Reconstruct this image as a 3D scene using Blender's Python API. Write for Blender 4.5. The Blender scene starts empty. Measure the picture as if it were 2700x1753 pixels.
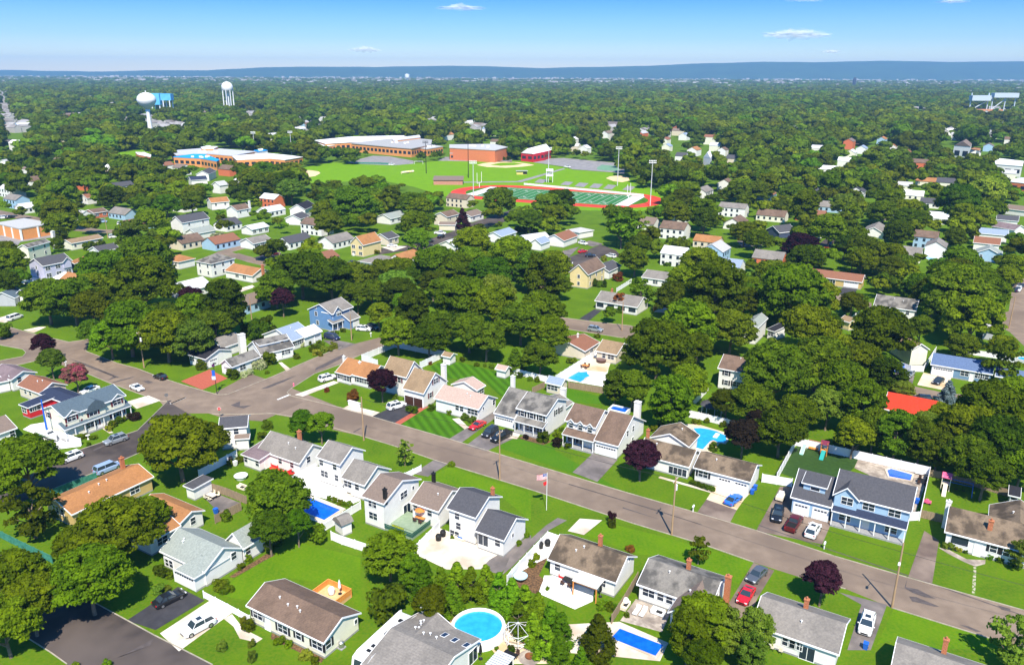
import bpy, math, random
import numpy as np
from mathutils import Vector

# ------------------------------------------------------------------ camera, light, exposure
scene = bpy.context.scene
COL = scene.collection
CAM_H, FOCAL_PX, PITCH, ROLL = 75, 2100, 0.31767, 0.00436
cam_d = bpy.data.cameras.new('camera')
cam = bpy.data.objects.new('camera', cam_d)
COL.objects.link(cam)
cam.location = (0, 0, CAM_H)
cam.rotation_mode = 'XYZ'
from mathutils import Matrix
cam.rotation_euler = (Matrix.Rotation(math.pi/2-PITCH, 3, 'X') @ Matrix.Rotation(ROLL, 3, 'Z')).to_euler()
cam_d.sensor_width = 36
cam_d.lens = FOCAL_PX/2700*36
cam_d.clip_end = 60000
cam_d.clip_start = 1
scene.camera = cam

SUN_EL, SUN_AZ = math.radians(53), math.radians(-84)     # height above the horizon, compass angle in the ground plane (from +X)
to_sun = Vector((math.cos(SUN_EL)*math.cos(SUN_AZ), math.cos(SUN_EL)*math.sin(SUN_AZ), math.sin(SUN_EL)))
sun_d = bpy.data.lights.new('sun', 'SUN')
sun_d.energy = 5.0
sun_d.angle = math.radians(0.5)
sun_d.color = (1.0, 0.925, 0.79)
sun = bpy.data.objects.new('sun', sun_d)
sun.rotation_euler = to_sun.to_track_quat('Z', 'Y').to_euler()
sun.location = (0, 0, 500)
COL.objects.link(sun)

world = bpy.data.worlds.new('World')
scene.world = world
world.use_nodes = True
wt = world.node_tree
wt.nodes.clear()
sky = wt.nodes.new('ShaderNodeTexSky')
sky.sky_type = 'NISHITA'
sky.sun_disc = False
sky.sun_elevation = SUN_EL
sky.sun_rotation = math.pi/2-SUN_AZ
sky.altitude = 80
sky.air_density = 1.0
sky.dust_density = 0.1
sky.ozone_density = 3.0
hs = wt.nodes.new('ShaderNodeHueSaturation')
hs.inputs['Saturation'].default_value = 1.35
bg = wt.nodes.new('ShaderNodeBackground')
bg.inputs['Strength'].default_value = 0.145
wo = wt.nodes.new('ShaderNodeOutputWorld')
wt.links.new(sky.outputs[0], hs.inputs['Color'])
tcw = wt.nodes.new('ShaderNodeTexCoord'); sxyz = wt.nodes.new('ShaderNodeSeparateXYZ')
ramp = wt.nodes.new('ShaderNodeValToRGB')        # clear summer air: pale at the horizon, deepening quickly above it
els = ramp.color_ramp.elements
els[0].position = 0.0; els[0].color = (.57, .59, .70, 1)
els[1].position = .09; els[1].color = (.115, .29, .65, 1)
em = els.new(.035); em.color = (.31, .425, .67, 1)
e3 = els.new(.5); e3.color = (1.0, 1.0, .95, 1)
mulw = wt.nodes.new('ShaderNodeMix'); mulw.data_type = 'RGBA'; mulw.blend_type = 'MULTIPLY'; mulw.inputs['Factor'].default_value = 1
wt.links.new(tcw.outputs['Generated'], sxyz.inputs[0]); wt.links.new(sxyz.outputs['Z'], ramp.inputs['Fac'])
wt.links.new(hs.outputs[0], mulw.inputs['A']); wt.links.new(ramp.outputs['Color'], mulw.inputs['B'])
wt.links.new(mulw.outputs['Result'], bg.inputs['Color'])
wt.links.new(bg.outputs[0], wo.inputs['Surface'])

scene.view_settings.view_transform = 'Standard'
scene.view_settings.look = 'None'
scene.view_settings.exposure = 0.72
scene.view_settings.gamma = 1
scene.view_settings.use_curve_mapping = False
scene.render.engine = 'CYCLES'
scene.cycles.max_bounces = 5
scene.cycles.diffuse_bounces = 3
scene.cycles.glossy_bounces = 2
scene.cycles.transmission_bounces = 2
scene.cycles.volume_bounces = 0
scene.cycles.transparent_max_bounces = 40
scene.cycles.use_denoising = True

rnd = random.Random(7)
nr = np.random.default_rng(11)

# ------------------------------------------------------------------ materials
MATS = {}
def new_mat(name):
    m = bpy.data.materials.new(name)
    m.use_nodes = True
    MATS[name] = m
    return m, m.node_tree, m.node_tree.nodes['Principled BSDF']

def mat(name, c1, c2=None, scale=1.0, rough=0.8, detail=4, spec=0.3, bump=0.0, lo=0.35, hi=0.65, c3=None, scale3=0.05, metal=0.0, coord='Object', stretch=None):
    """two colours mixed by noise, optionally a third by a broader noise"""
    if name in MATS: return MATS[name]
    m, nt, b = new_mat(name)
    b.inputs['Roughness'].default_value = rough
    b.inputs['Specular IOR Level'].default_value = spec
    b.inputs['Metallic'].default_value = metal
    if c2 is None:
        b.inputs['Base Color'].default_value = (*c1, 1)
        if not bump: return m
    tc = nt.nodes.new('ShaderNodeTexCoord')
    src = tc.outputs[coord]
    if stretch:
        mp = nt.nodes.new('ShaderNodeMapping'); mp.inputs['Scale'].default_value = stretch
        nt.links.new(src, mp.inputs['Vector']); src = mp.outputs[0]
    n = nt.nodes.new('ShaderNodeTexNoise')
    n.inputs['Scale'].default_value = scale
    n.inputs['Detail'].default_value = detail
    nt.links.new(src, n.inputs['Vector'])
    out = None
    if c2 is not None:
        r = nt.nodes.new('ShaderNodeMapRange')
        r.inputs['From Min'].default_value = lo; r.inputs['From Max'].default_value = hi
        nt.links.new(n.outputs['Fac'], r.inputs['Value'])
        mx = nt.nodes.new('ShaderNodeMix'); mx.data_type = 'RGBA'
        mx.inputs['A'].default_value = (*c1, 1); mx.inputs['B'].default_value = (*c2, 1)
        nt.links.new(r.outputs[0], mx.inputs['Factor'])
        out = mx.outputs['Result']
        if c3 is not None:
            n3 = nt.nodes.new('ShaderNodeTexNoise'); n3.inputs['Scale'].default_value = scale3; n3.inputs['Detail'].default_value = 3
            nt.links.new(tc.outputs[coord], n3.inputs['Vector'])
            r3 = nt.nodes.new('ShaderNodeMapRange'); r3.inputs['From Min'].default_value = .45; r3.inputs['From Max'].default_value = .65
            nt.links.new(n3.outputs['Fac'], r3.inputs['Value'])
            m3 = nt.nodes.new('ShaderNodeMix'); m3.data_type = 'RGBA'
            nt.links.new(r3.outputs[0], m3.inputs['Factor']); nt.links.new(out, m3.inputs['A']); m3.inputs['B'].default_value = (*c3, 1)
            out = m3.outputs['Result']
        nt.links.new(out, b.inputs['Base Color'])
    if bump:
        bp = nt.nodes.new('ShaderNodeBump'); bp.inputs['Strength'].default_value = bump; bp.inputs['Distance'].default_value = 0.1
        nt.links.new(n.outputs['Fac'], bp.inputs['Height']); nt.links.new(bp.outputs[0], b.inputs['Normal'])
    return m

def roof_mat(name, c, stain=0.0):
    """asphalt shingles: courses down the slope, blotchy granules, and where a roof is old dark algae streaks"""
    key = 'shingle_'+name
    if key in MATS: return MATS[key]
    m, nt, b = new_mat(key)
    b.inputs['Roughness'].default_value = .9; b.inputs['Specular IOR Level'].default_value = .15
    N = nt.nodes.new; L = nt.links.new
    tc = N('ShaderNodeTexCoord')
    n1 = N('ShaderNodeTexNoise'); n1.inputs['Scale'].default_value = 3.5; n1.inputs['Detail'].default_value = 6
    L(tc.outputs['Object'], n1.inputs['Vector'])
    sep = N('ShaderNodeSeparateXYZ'); L(tc.outputs['Object'], sep.inputs[0])
    w = N('ShaderNodeMath'); w.operation = 'MULTIPLY'; L(sep.outputs['Z'], w.inputs[0]); w.inputs[1].default_value = 11
    fr = N('ShaderNodeMath'); fr.operation = 'FRACT'; L(w.outputs[0], fr.inputs[0])
    cr = N('ShaderNodeMapRange'); cr.inputs['From Min'].default_value = 0; cr.inputs['From Max'].default_value = .25; cr.inputs['To Min'].default_value = .82; cr.inputs['To Max'].default_value = 1
    L(fr.outputs[0], cr.inputs['Value'])
    r = N('ShaderNodeMapRange'); r.inputs['From Min'].default_value = .3; r.inputs['From Max'].default_value = .7
    L(n1.outputs['Fac'], r.inputs['Value'])
    mx = N('ShaderNodeMix'); mx.data_type = 'RGBA'
    mx.inputs['A'].default_value = (c[0]*.84, c[1]*.84, c[2]*.85, 1); mx.inputs['B'].default_value = (min(1, c[0]*1.18), min(1, c[1]*1.17), min(1, c[2]*1.15), 1)
    L(r.outputs[0], mx.inputs['Factor'])
    mu = N('ShaderNodeMix'); mu.data_type = 'RGBA'; mu.blend_type = 'MULTIPLY'; mu.inputs['Factor'].default_value = 1
    L(mx.outputs['Result'], mu.inputs['A']); L(cr.outputs[0], mu.inputs['B'])
    out = mu.outputs['Result']
    if stain:
        mp = N('ShaderNodeMapping'); mp.inputs['Scale'].default_value = (.55, .55, .18); L(tc.outputs['Object'], mp.inputs['Vector'])
        n2 = N('ShaderNodeTexNoise'); n2.inputs['Scale'].default_value = .8; n2.inputs['Detail'].default_value = 5; L(mp.outputs[0], n2.inputs['Vector'])
        r2 = N('ShaderNodeMapRange'); r2.inputs['From Min'].default_value = .45; r2.inputs['From Max'].default_value = .6; r2.inputs['To Max'].default_value = stain
        L(n2.outputs['Fac'], r2.inputs['Value'])
        m2 = N('ShaderNodeMix'); m2.data_type = 'RGBA'; m2.inputs['B'].default_value = (c[0]*.3, c[1]*.31, c[2]*.33, 1)
        L(r2.outputs[0], m2.inputs['Factor']); L(out, m2.inputs['A']); out = m2.outputs['Result']
    L(out, b.inputs['Base Color'])
    return m

def siding_mat(name, c):
    key = 'siding_'+name
    if key in MATS: return MATS[key]
    m, nt, b = new_mat(key)
    b.inputs['Roughness'].default_value = .6; b.inputs['Specular IOR Level'].default_value = .3
    N = nt.nodes.new; L = nt.links.new
    tc = N('ShaderNodeTexCoord'); sep = N('ShaderNodeSeparateXYZ'); L(tc.outputs['Object'], sep.inputs[0])
    w = N('ShaderNodeMath'); w.operation = 'MULTIPLY'; L(sep.outputs['Z'], w.inputs[0]); w.inputs[1].default_value = 5
    fr = N('ShaderNodeMath'); fr.operation = 'FRACT'; L(w.outputs[0], fr.inputs[0])
    cr = N('ShaderNodeMapRange'); cr.inputs['From Max'].default_value = .2; cr.inputs['To Min'].default_value = .86; cr.inputs['To Max'].default_value = 1
    L(fr.outputs[0], cr.inputs['Value'])
    n = N('ShaderNodeTexNoise'); n.inputs['Scale'].default_value = .9; n.inputs['Detail'].default_value = 4; L(tc.outputs['Object'], n.inputs['Vector'])
    r = N('ShaderNodeMapRange'); r.inputs['From Min'].default_value = .3; r.inputs['From Max'].default_value = .7; r.inputs['To Min'].default_value = .93; r.inputs['To Max'].default_value = 1.03
    L(n.outputs['Fac'], r.inputs['Value'])
    mm = N('ShaderNodeMath'); mm.operation = 'MULTIPLY'; L(cr.outputs[0], mm.inputs[0]); L(r.outputs[0], mm.inputs[1])
    mu = N('ShaderNodeMix'); mu.data_type = 'RGBA'; mu.blend_type = 'MULTIPLY'; mu.inputs['Factor'].default_value = 1
    mu.inputs['A'].default_value = (*c, 1); L(mm.outputs[0], mu.inputs['B'])
    L(mu.outputs['Result'], b.inputs['Base Color'])
    return m

def leaf_mat(name, c1, c2, trans=.42):
    key = 'leaf_'+name
    if key in MATS: return MATS[key]
    m = bpy.data.materials.new(key); m.use_nodes = True; MATS[key] = m
    nt = m.node_tree; nt.nodes.clear(); N = nt.nodes.new; L = nt.links.new
    tc = N('ShaderNodeTexCoord'); oi = N('ShaderNodeObjectInfo')
    n = N('ShaderNodeTexNoise'); n.inputs['Scale'].default_value = 2.6; n.inputs['Detail'].default_value = 5
    ad = N('ShaderNodeVectorMath'); ad.operation = 'ADD'; L(tc.outputs['Object'], ad.inputs[0])
    sc = N('ShaderNodeVectorMath'); sc.operation = 'SCALE'; sc.inputs[0].default_value = (17, 31, 11); L(oi.outputs['Random'], sc.inputs['Scale']); L(sc.outputs[0], ad.inputs[1])
    L(ad.outputs[0], n.inputs['Vector'])
    r = N('ShaderNodeMapRange'); r.inputs['From Min'].default_value = .3; r.inputs['From Max'].default_value = .7; L(n.outputs['Fac'], r.inputs['Value'])
    mx = N('ShaderNodeMix'); mx.data_type = 'RGBA'; mx.inputs['A'].default_value = (*c1, 1); mx.inputs['B'].default_value = (*c2, 1); L(r.outputs[0], mx.inputs['Factor'])
    hv = N('ShaderNodeHueSaturation')
    h1 = N('ShaderNodeMapRange'); h1.inputs['To Min'].default_value = .475; h1.inputs['To Max'].default_value = .52; L(oi.outputs['Random'], h1.inputs['Value']); L(h1.outputs[0], hv.inputs['Hue'])
    mul = N('ShaderNodeMath'); mul.operation = 'MULTIPLY'; mul.inputs[1].default_value = 7.31; L(oi.outputs['Random'], mul.inputs[0])
    fr = N('ShaderNodeMath'); fr.operation = 'FRACT'; L(mul.outputs[0], fr.inputs[0])
    v1 = N('ShaderNodeMapRange'); v1.inputs['To Min'].default_value = .62; v1.inputs['To Max'].default_value = 1.5; L(fr.outputs[0], v1.inputs['Value']); L(v1.outputs[0], hv.inputs['Value'])
    L(mx.outputs['Result'], hv.inputs['Color'])
    d = N('ShaderNodeBsdfDiffuse'); L(hv.outputs[0], d.inputs['Color'])
    t = N('ShaderNodeBsdfTranslucent'); L(hv.outputs[0], t.inputs['Color'])
    ms = N('ShaderNodeMixShader'); ms.inputs[0].default_value = trans; L(d.outputs[0], ms.inputs[1]); L(t.outputs[0], ms.inputs[2])
    o = N('ShaderNodeOutputMaterial'); L(ms.outputs[0], o.inputs['Surface'])
    return m

WALLC = dict(white=(.76, .75, .72), cream=(.76, .74, .60), yellow=(.72, .58, .30), mustard=(.55, .40, .16), blue=(.13, .25, .46), paleblue=(.34, .50, .66), red=(.55, .02, .03), beige=(.66, .58, .46), grey=(.42, .43, .46), lilac=(.50, .50, .66), orange=(.72, .30, .10), brick=(.60, .16, .07), tan=(.56, .44, .30), brown=(.22, .13, .08), rededge=(.50, .12, .07), navy=(.05, .07, .12), slate=(.16, .27, .40))
ROOFC = dict(brown=(.17, .115, .085), stain=(.195, .145, .10), grey=(.225, .205, .185), stgrey=(.205, .19, .17), dark=(.075, .075, .085), slate=(.085, .12, .15), orange=(.36, .17, .07), tan=(.27, .19, .115), pink=(.42, .31, .26), sage=(.26, .29, .27), bluegrey=(.24, .30, .40), navy=(.03, .04, .075), red=(.55, .045, .02), rust=(.23, .105, .065), silver=(.55, .56, .60), white=(.78, .78, .78), purple=(.20, .15, .16), black=(.025, .025, .032), lightgrey=(.42, .42, .42), deepblue=(.10, .15, .27), skyblue=(.02, .30, .72), mauve=(.19, .145, .12))
STAINED = {'stain': .85, 'stgrey': .8, 'brown': .3, 'grey': .25, 'tan': .2, 'orange': .2, 'purple': .3}
def wallm(n): return siding_mat(n, WALLC[n])
def roofm(n): return roof_mat(n, ROOFC[n], STAINED.get(n, 0))
M_WHITE = mat('white_trim', (.8, .8, .8), rough=.5)
M_GLASS = mat('window_glass', (.02, .03, .05), rough=.08, spec=.6)
M_SHUT = dict(dark=mat('shutter_dark', (.02, .02, .025), rough=.6), red=mat('shutter_maroon', (.12, .01, .02), rough=.6))
M_DOOR = mat('door_paint', (.75, .74, .72), rough=.5)
M_BRICK = mat('chimney_brick', (.36, .115, .05), (.5, .2, .1), scale=6, rough=.9)
M_WCHIM = mat('white_masonry', (.75, .74, .7), (.66, .64, .6), scale=3, rough=.9)
M_BLACK = mat('black_metal', (.015, .015, .015), rough=.5)
M_FOUND = mat('foundation', (.25, .25, .26), (.33, .33, .33), scale=3, rough=.9)
M_GARAGE = dict(white=mat('garage_door_white', (.78, .78, .78), rough=.5), brown=mat('garage_door_brown', (.06, .025, .015), rough=.5))

# ------------------------------------------------------------------ mesh helper
class MB:
    def __init__(s): s.v = []; s.f = []; s.m = []
    def add(s, vs, fs, mi=0):
        o = len(s.v); s.v += [tuple(p) for p in vs]
        for f in fs: s.f.append([i+o for i in f]); s.m.append(mi)
    def box(s, c, d, a=0.0, mi=0):
        x, y, z = d[0]/2, d[1]/2, d[2]/2; ca, sa = math.cos(a), math.sin(a)
        vs = [(c[0]+ca*i*x-sa*j*y, c[1]+sa*i*x+ca*j*y, c[2]+k*z) for k in (-1, 1) for j in (-1, 1) for i in (-1, 1)]
        s.add(vs, [(0, 2, 3, 1), (4, 5, 7, 6), (0, 1, 5, 4), (2, 6, 7, 3), (0, 4, 6, 2), (1, 3, 7, 5)], mi)
    def prism(s, poly, z0, z1, mi=0):
        n = len(poly)
        a = sum(poly[i][0]*poly[(i+1) % n][1]-poly[(i+1) % n][0]*poly[i][1] for i in range(n))
        if a < 0: poly = poly[::-1]
        s.add([(p[0], p[1], z0) for p in poly]+[(p[0], p[1], z1) for p in poly],
              [list(range(n))[::-1], list(range(n, 2*n))]+[(i, (i+1) % n, n+(i+1) % n, n+i) for i in range(n)], mi)
    def sheet(s, poly, z, mi=0):
        n = len(poly)
        a = sum(poly[i][0]*poly[(i+1) % n][1]-poly[(i+1) % n][0]*poly[i][1] for i in range(n))
        if a < 0: poly = poly[::-1]
        s.add([(p[0], p[1], z) for p in poly], [list(range(n))], mi)
    def tube(s, p, q, r0, r1=None, n=8, mi=0, cap=True):
        r1 = r0 if r1 is None else r1
        p, q = Vector(p), Vector(q); d = (q-p).normalized()
        u = d.orthogonal().normalized(); w = d.cross(u)
        vs = [p+(u*math.cos(t)+w*math.sin(t))*r0 for t in [2*math.pi*i/n for i in range(n)]]+[q+(u*math.cos(t)+w*math.sin(t))*r1 for t in [2*math.pi*i/n for i in range(n)]]
        fs = [(i, (i+1) % n, n+(i+1) % n, n+i) for i in range(n)]
        if cap: fs += [list(range(n))[::-1], list(range(n, 2*n))]
        s.add(vs, fs, mi)
    def lathe(s, c, prof, n=16, mi=0):
        vs = []; fs = []
        for r, z in prof: vs += [(c[0]+r*math.cos(2*math.pi*i/n), c[1]+r*math.sin(2*math.pi*i/n), c[2]+z) for i in range(n)]
        for k in range(len(prof)-1): fs += [(k*n+i, k*n+(i+1) % n, (k+1)*n+(i+1) % n, (k+1)*n+i) for i in range(n)]
        if prof[0][0] > 0: fs.append(list(range(n))[::-1])
        if prof[-1][0] > 0: fs.append([(len(prof)-1)*n+i for i in range(n)])
        s.add(vs, fs, mi)
    def build(s, name, mats, parent=None, smooth=False, loc=None):
        if not isinstance(mats, (list, tuple)): mats = [mats]
        org = Vector(loc) if loc is not None else (world_loc(parent) if parent else Vector((0, 0, 0)))
        me = bpy.data.meshes.new(name)
        me.from_pydata([(x-org[0], y-org[1], z-org[2]) for x, y, z in s.v], [], s.f)
        for m in mats: me.materials.append(m)
        if len(mats) > 1: me.polygons.foreach_set('material_index', s.m)
        if smooth: me.polygons.foreach_set('use_smooth', [True]*len(s.f))
        o = bpy.data.objects.new(name, me); COL.objects.link(o)
        if parent: o.parent = parent
        elif loc is not None: o.location = loc
        return o
def world_loc(o):
    v = Vector(o.location)
    while o.parent: o = o.parent; v = v+Vector(o.location)
    return v
def tag(o, label=None, cat=None, group=None, kind=None):
    for k, x in (('label', label), ('category', cat), ('group', group), ('kind', kind)):
        if x: o[k] = x
    return o
def thing(name, loc, label, cat, group=None):
    o = bpy.data.objects.new(name, None); COL.objects.link(o); o.location = (loc[0], loc[1], loc[2] if len(loc) > 2 else 0)
    o.empty_display_size = .5
    return tag(o, label, cat, group)
def solo(mb, name, mats, label, cat, loc, group=None, smooth=False):
    return tag(mb.build(name, mats, loc=(loc[0], loc[1], loc[2] if len(loc) > 2 else 0), smooth=smooth), label, cat, group)
def struct(mb, name, mats, loc=(0, 0, 0)):
    return tag(mb.build(name, mats, loc=loc), kind='structure')
def copy_tree(o, parent=None, mats=None):
    c = o.copy(); COL.objects.link(c); c.parent = parent
    for ch in o.children: copy_tree(ch, c)
    return c

# ------------------------------------------------------------------ houses
INSET = .32
def fr(b, x, y, z):
    k, px, py, a, L, w, h, rise, z0 = b[:9]
    sgn = b[9]
    ca, sa = math.cos(a), math.sin(a)
    return (px+ca*x-sa*y*sgn, py+sa*x+ca*y*sgn, z)
def loft(mb, b, xs, prof, mi=0):
    n = len(prof)
    vs = [fr(b, xs[0], y, z) for y, z in prof]+[fr(b, xs[1], y, z) for y, z in prof]
    fs = [(i, (i+1) % n, n+(i+1) % n, n+i) for i in range(n)]
    mb.add(vs, fs, mi)
    return len(mb.v)-2*n
def roof_mesh(b, mb):
    k, px, py, a, L, w, h, rise, z0 = b[:9]
    t = .2
    if k in 'gG':
        loft(mb, b, (0, L), [(0, h), (w/2, h+rise), (w, h), (w, h-t), (w/2, h+rise-t), (0, h-t)])
        o = len(mb.v)-12
        for q in (0, 6):
            mb.f += [[o+q+0, o+q+1, o+q+4, o+q+5], [o+q+1, o+q+2, o+q+3, o+q+4]]; mb.m += [0, 0]
    elif k == 'a':      # gambrel / barrel shed
        pr = [(0, h), (w*.16, h+rise*.62), (w*.5, h+rise), (w*.84, h+rise*.62), (w, h), (w*.95, h-.05), (w*.05, h-.05)]
        loft(mb, b, (0, L), pr); o = len(mb.v)-14
        mb.f += [[o+i for i in range(7)], [o+7+i for i in range(7)][::-1]]; mb.m += [0, 0]
    elif k == 'h':
        i = min(w/2, L*.45)
        P = [fr(b, 0, 0, h), fr(b, L, 0, h), fr(b, L, w, h), fr(b, 0, w, h), fr(b, i, w/2, h+rise), fr(b, L-i, w/2, h+rise)]
        Q = [fr(b, 0, 0, h-t), fr(b, L, 0, h-t), fr(b, L, w, h-t), fr(b, 0, w, h-t)]
        mb.add(P+Q, [(0, 1, 5, 4), (1, 2, 5), (2, 3, 4, 5), (3, 0, 4), (6, 7, 1, 0), (7, 8, 2, 1), (8, 9, 3, 2), (9, 6, 0, 3), (9, 8, 7, 6)])
    else:               # single pitch or flat
        loft(mb, b, (0, L), [(0, h), (w, h+rise), (w, h+rise-t), (0, h-t)]); o = len(mb.v)-8
        mb.f += [[o, o+1, o+2, o+3], [o+7, o+6, o+5, o+4]]; mb.m += [0, 0]
def wall_mesh(b, mb, ins=INSET):
    k, px, py, a, L, w, h, rise, z0 = b[:9]
    i = ins if k != 'f' else .0
    t = .17
    if k in 'gG':
        s = rise/(w/2)
        pr = [(i, z0), (i, h-t+s*i), (w/2, h-t+rise), (w-i, h-t+s*i), (w-i, z0)]
    elif k in 'ha': pr = [(i, z0), (i, h-.05), (w-i, h-.05), (w-i, z0)]
    else:
        s = rise/w
        pr = [(i, z0), (i, h-t+s*i), (w-i, h-t+s*(w-i)), (w-i, z0)]
    loft(mb, b, (i, L-i), pr); n = len(pr); o = len(mb.v)-2*n
    mb.f += [[o+j for j in range(n)][::-1], [o+n+j for j in range(n)]]; mb.m += [0, 0]
    if k == 'a':        # end panels under the barrel
        pr = [(i, h-.05), (w*.17, h+rise*.55), (w*.5, h+rise*.93), (w*.83, h+rise*.55), (w-i, h-.05)]
        loft(mb, b, (i, L-i), pr); o = len(mb.v)-10
        mb.f += [[o+j for j in range(5)][::-1], [o+5+j for j in range(5)]]; mb.m += [0, 0]
def fascia_mesh(b, mb):
    k, px, py, a, L, w, h, rise, z0 = b[:9]
    t = .22
    def bar(x0, x1, y0, z0, y1, z1, dy, tt):
        P = [fr(b, x0, y0, z0), fr(b, x1, y0, z0), fr(b, x1, y1, z1), fr(b, x0, y1, z1)]
        Q = [fr(b, x0, y0+dy[0], z0-tt), fr(b, x1, y0+dy[0], z0-tt), fr(b, x1, y1+dy[1], z1-tt), fr(b, x0, y1+dy[1], z1-tt)]
        mb.add(P+Q, [(0, 1, 2, 3), (7, 6, 5, 4), (0, 4, 5, 1), (1, 5, 6, 2), (2, 6, 7, 3), (3, 7, 4, 0)])
    if k in 'gG':
        for x0, x1 in ((-.09, -.003), (L+.003, L+.09)):
            bar(x0, x1, -.06, h-.06*rise/(w/2)+.02, w/2, h+rise+.02, (0, 0), t+.03)
            bar(x0, x1, w+.06, h-.06*rise/(w/2)+.02, w/2, h+rise+.02, (0, 0), t+.03)
        bar(-.003, L+.003, -.07, h-.02, -.003, h+.012, (0, 0), t)
        bar(-.003, L+.003, w+.003, h+.012, w+.07, h-.02, (0, 0), t)
    elif k == 'h':
        bar(-.07, L+.07, -.07, h-.01, -.003, h-.01, (0, 0), t); bar(-.07, L+.07, w+.003, h-.01, w+.07, h-.01, (0, 0), t)
        bar(-.07, -.003, 0, h-.01, w, h-.01, (0, 0), t); bar(L+.003, L+.07, 0, h-.01, w, h-.01, (0, 0), t)
    elif k in 'sfp':
        bar(-.07, L+.07, -.07, h-.01, -.003, h-.01, (0, 0), t)
        for x0, x1 in ((-.07, -.003), (L+.003, L+.07)): bar(x0, x1, 0, h+.015, w, h+rise+.015, (0, 0), t+.02)
WIN = {'1': (.95, 1.25), '2': (1.8, 1.3), '3': (2.7, 1.3), 'd': (1.0, 2.1), 'g': (2.5, 2.15), 'G': (4.7, 2.15), 's': (1.9, 2.05), 'p': (2.5, 1.5), 'v': (.5, .7), 'w': (1.5, .6), 'q': (3.6, 1.5)}
def opening(root, b, side, s, z, ty, shut=None, gar='white', trim=None):
    """one window, door or garage door set on a wall of block b; side f(ront) k(back) a/b (the two ends)"""
    k, px, py, a, L, w, h, rise, z0 = b[:9]
    ww, hh = WIN[ty]
    i = INSET if k != 'f' else 0
    def pt(u, d, zz):   # u along the wall, d outward
        if side == 'f': return fr(b, s+u, i-d, zz)
        if side == 'k': return fr(b, s+u, w-i+d, zz)
        if side == 'a': return fr(b, i-d, s+u, zz)
        return fr(b, L-i+d, s+u, zz)
    def bx(mb, u0, u1, z0_, z1, d0, d1):
        vs = [pt(u, d, zz) for zz in (z0_, z1) for d in (d0, d1) for u in (u0, u1)]
        mb.add(vs, [(0, 2, 3, 1), (4, 5, 7, 6), (0, 1, 5, 4), (2, 6, 7, 3), (0, 4, 6, 2), (1, 3, 7, 5)])
    u0, u1, za, zb = -ww/2, ww/2, z-hh/2, z+hh/2
    f = .09
    tm = trim or M_WHITE
    if ty in 'gG':
        m = MB(); bx(m, u0, u1, za, zb, -.02, .05)
        for q in range(4): bx(m, u0+.04, u1-.04, za+hh*q/4+.03, za+hh*(q+1)/4-.03, .05, .07)
        o = m.build('garage_door', M_GARAGE[gar], root)
        m = MB(); bx(m, u0-.14, u0-.004, za, zb+.14, -.02, .08); bx(m, u1+.004, u1+.14, za, zb+.14, -.02, .08); bx(m, u0, u1, zb+.004, zb+.14, -.02, .08)
        m.build('frame', tm, o)
        m = MB(); nn = 4 if ty == 'g' else 8
        for q in range(nn): bx(m, u0+.15+q*(ww-.3)/nn+.06, u0+.15+(q+1)*(ww-.3)/nn-.06, zb-.5, zb-.2, .05, .082)
        if gar == 'white': m.build('pane', M_GLASS, o)
        return
    m = MB()
    bx(m, u0-f, u0, za-f, zb+f, -.03, .07); bx(m, u1, u1+f, za-f, zb+f, -.03, .07)
    bx(m, u0, u1, za-f, za, -.03, .075); bx(m, u0, u1, zb, zb+f, -.03, .07)
    if ty in '123pq':
        nn = {'1': 1, '2': 2, '3': 3, 'p': 1, 'q': 4}[ty]
        for q in range(1, nn): bx(m, u0+ww*q/nn-.04, u0+ww*q/nn+.04, za, zb, -.02, .06)
        if ty in '123': bx(m, u0, u1, (za+zb)/2-.03, (za+zb)/2+.03, -.02, .055)
    if ty == 's': bx(m, -.04, .04, za, zb, -.02, .06)
    o = m.build('door' if ty in 'd' else 'window', tm, root)
    m = MB(); bx(m, u0, u1, za, zb, -.02, .035)
    m.build('panel' if ty == 'd' else 'pane', M_DOOR if ty == 'd' else M_GLASS, o)
    if shut and ty in '123':
        for q in (-1, 1):
            m = MB(); c = q*(ww/2+f+.22); bx(m, c-.2, c+.2, za-.04, zb+.04, -.02, .05)
            m.build('shutter', M_SHUT[shut], root)
HOUSES = {}
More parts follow.
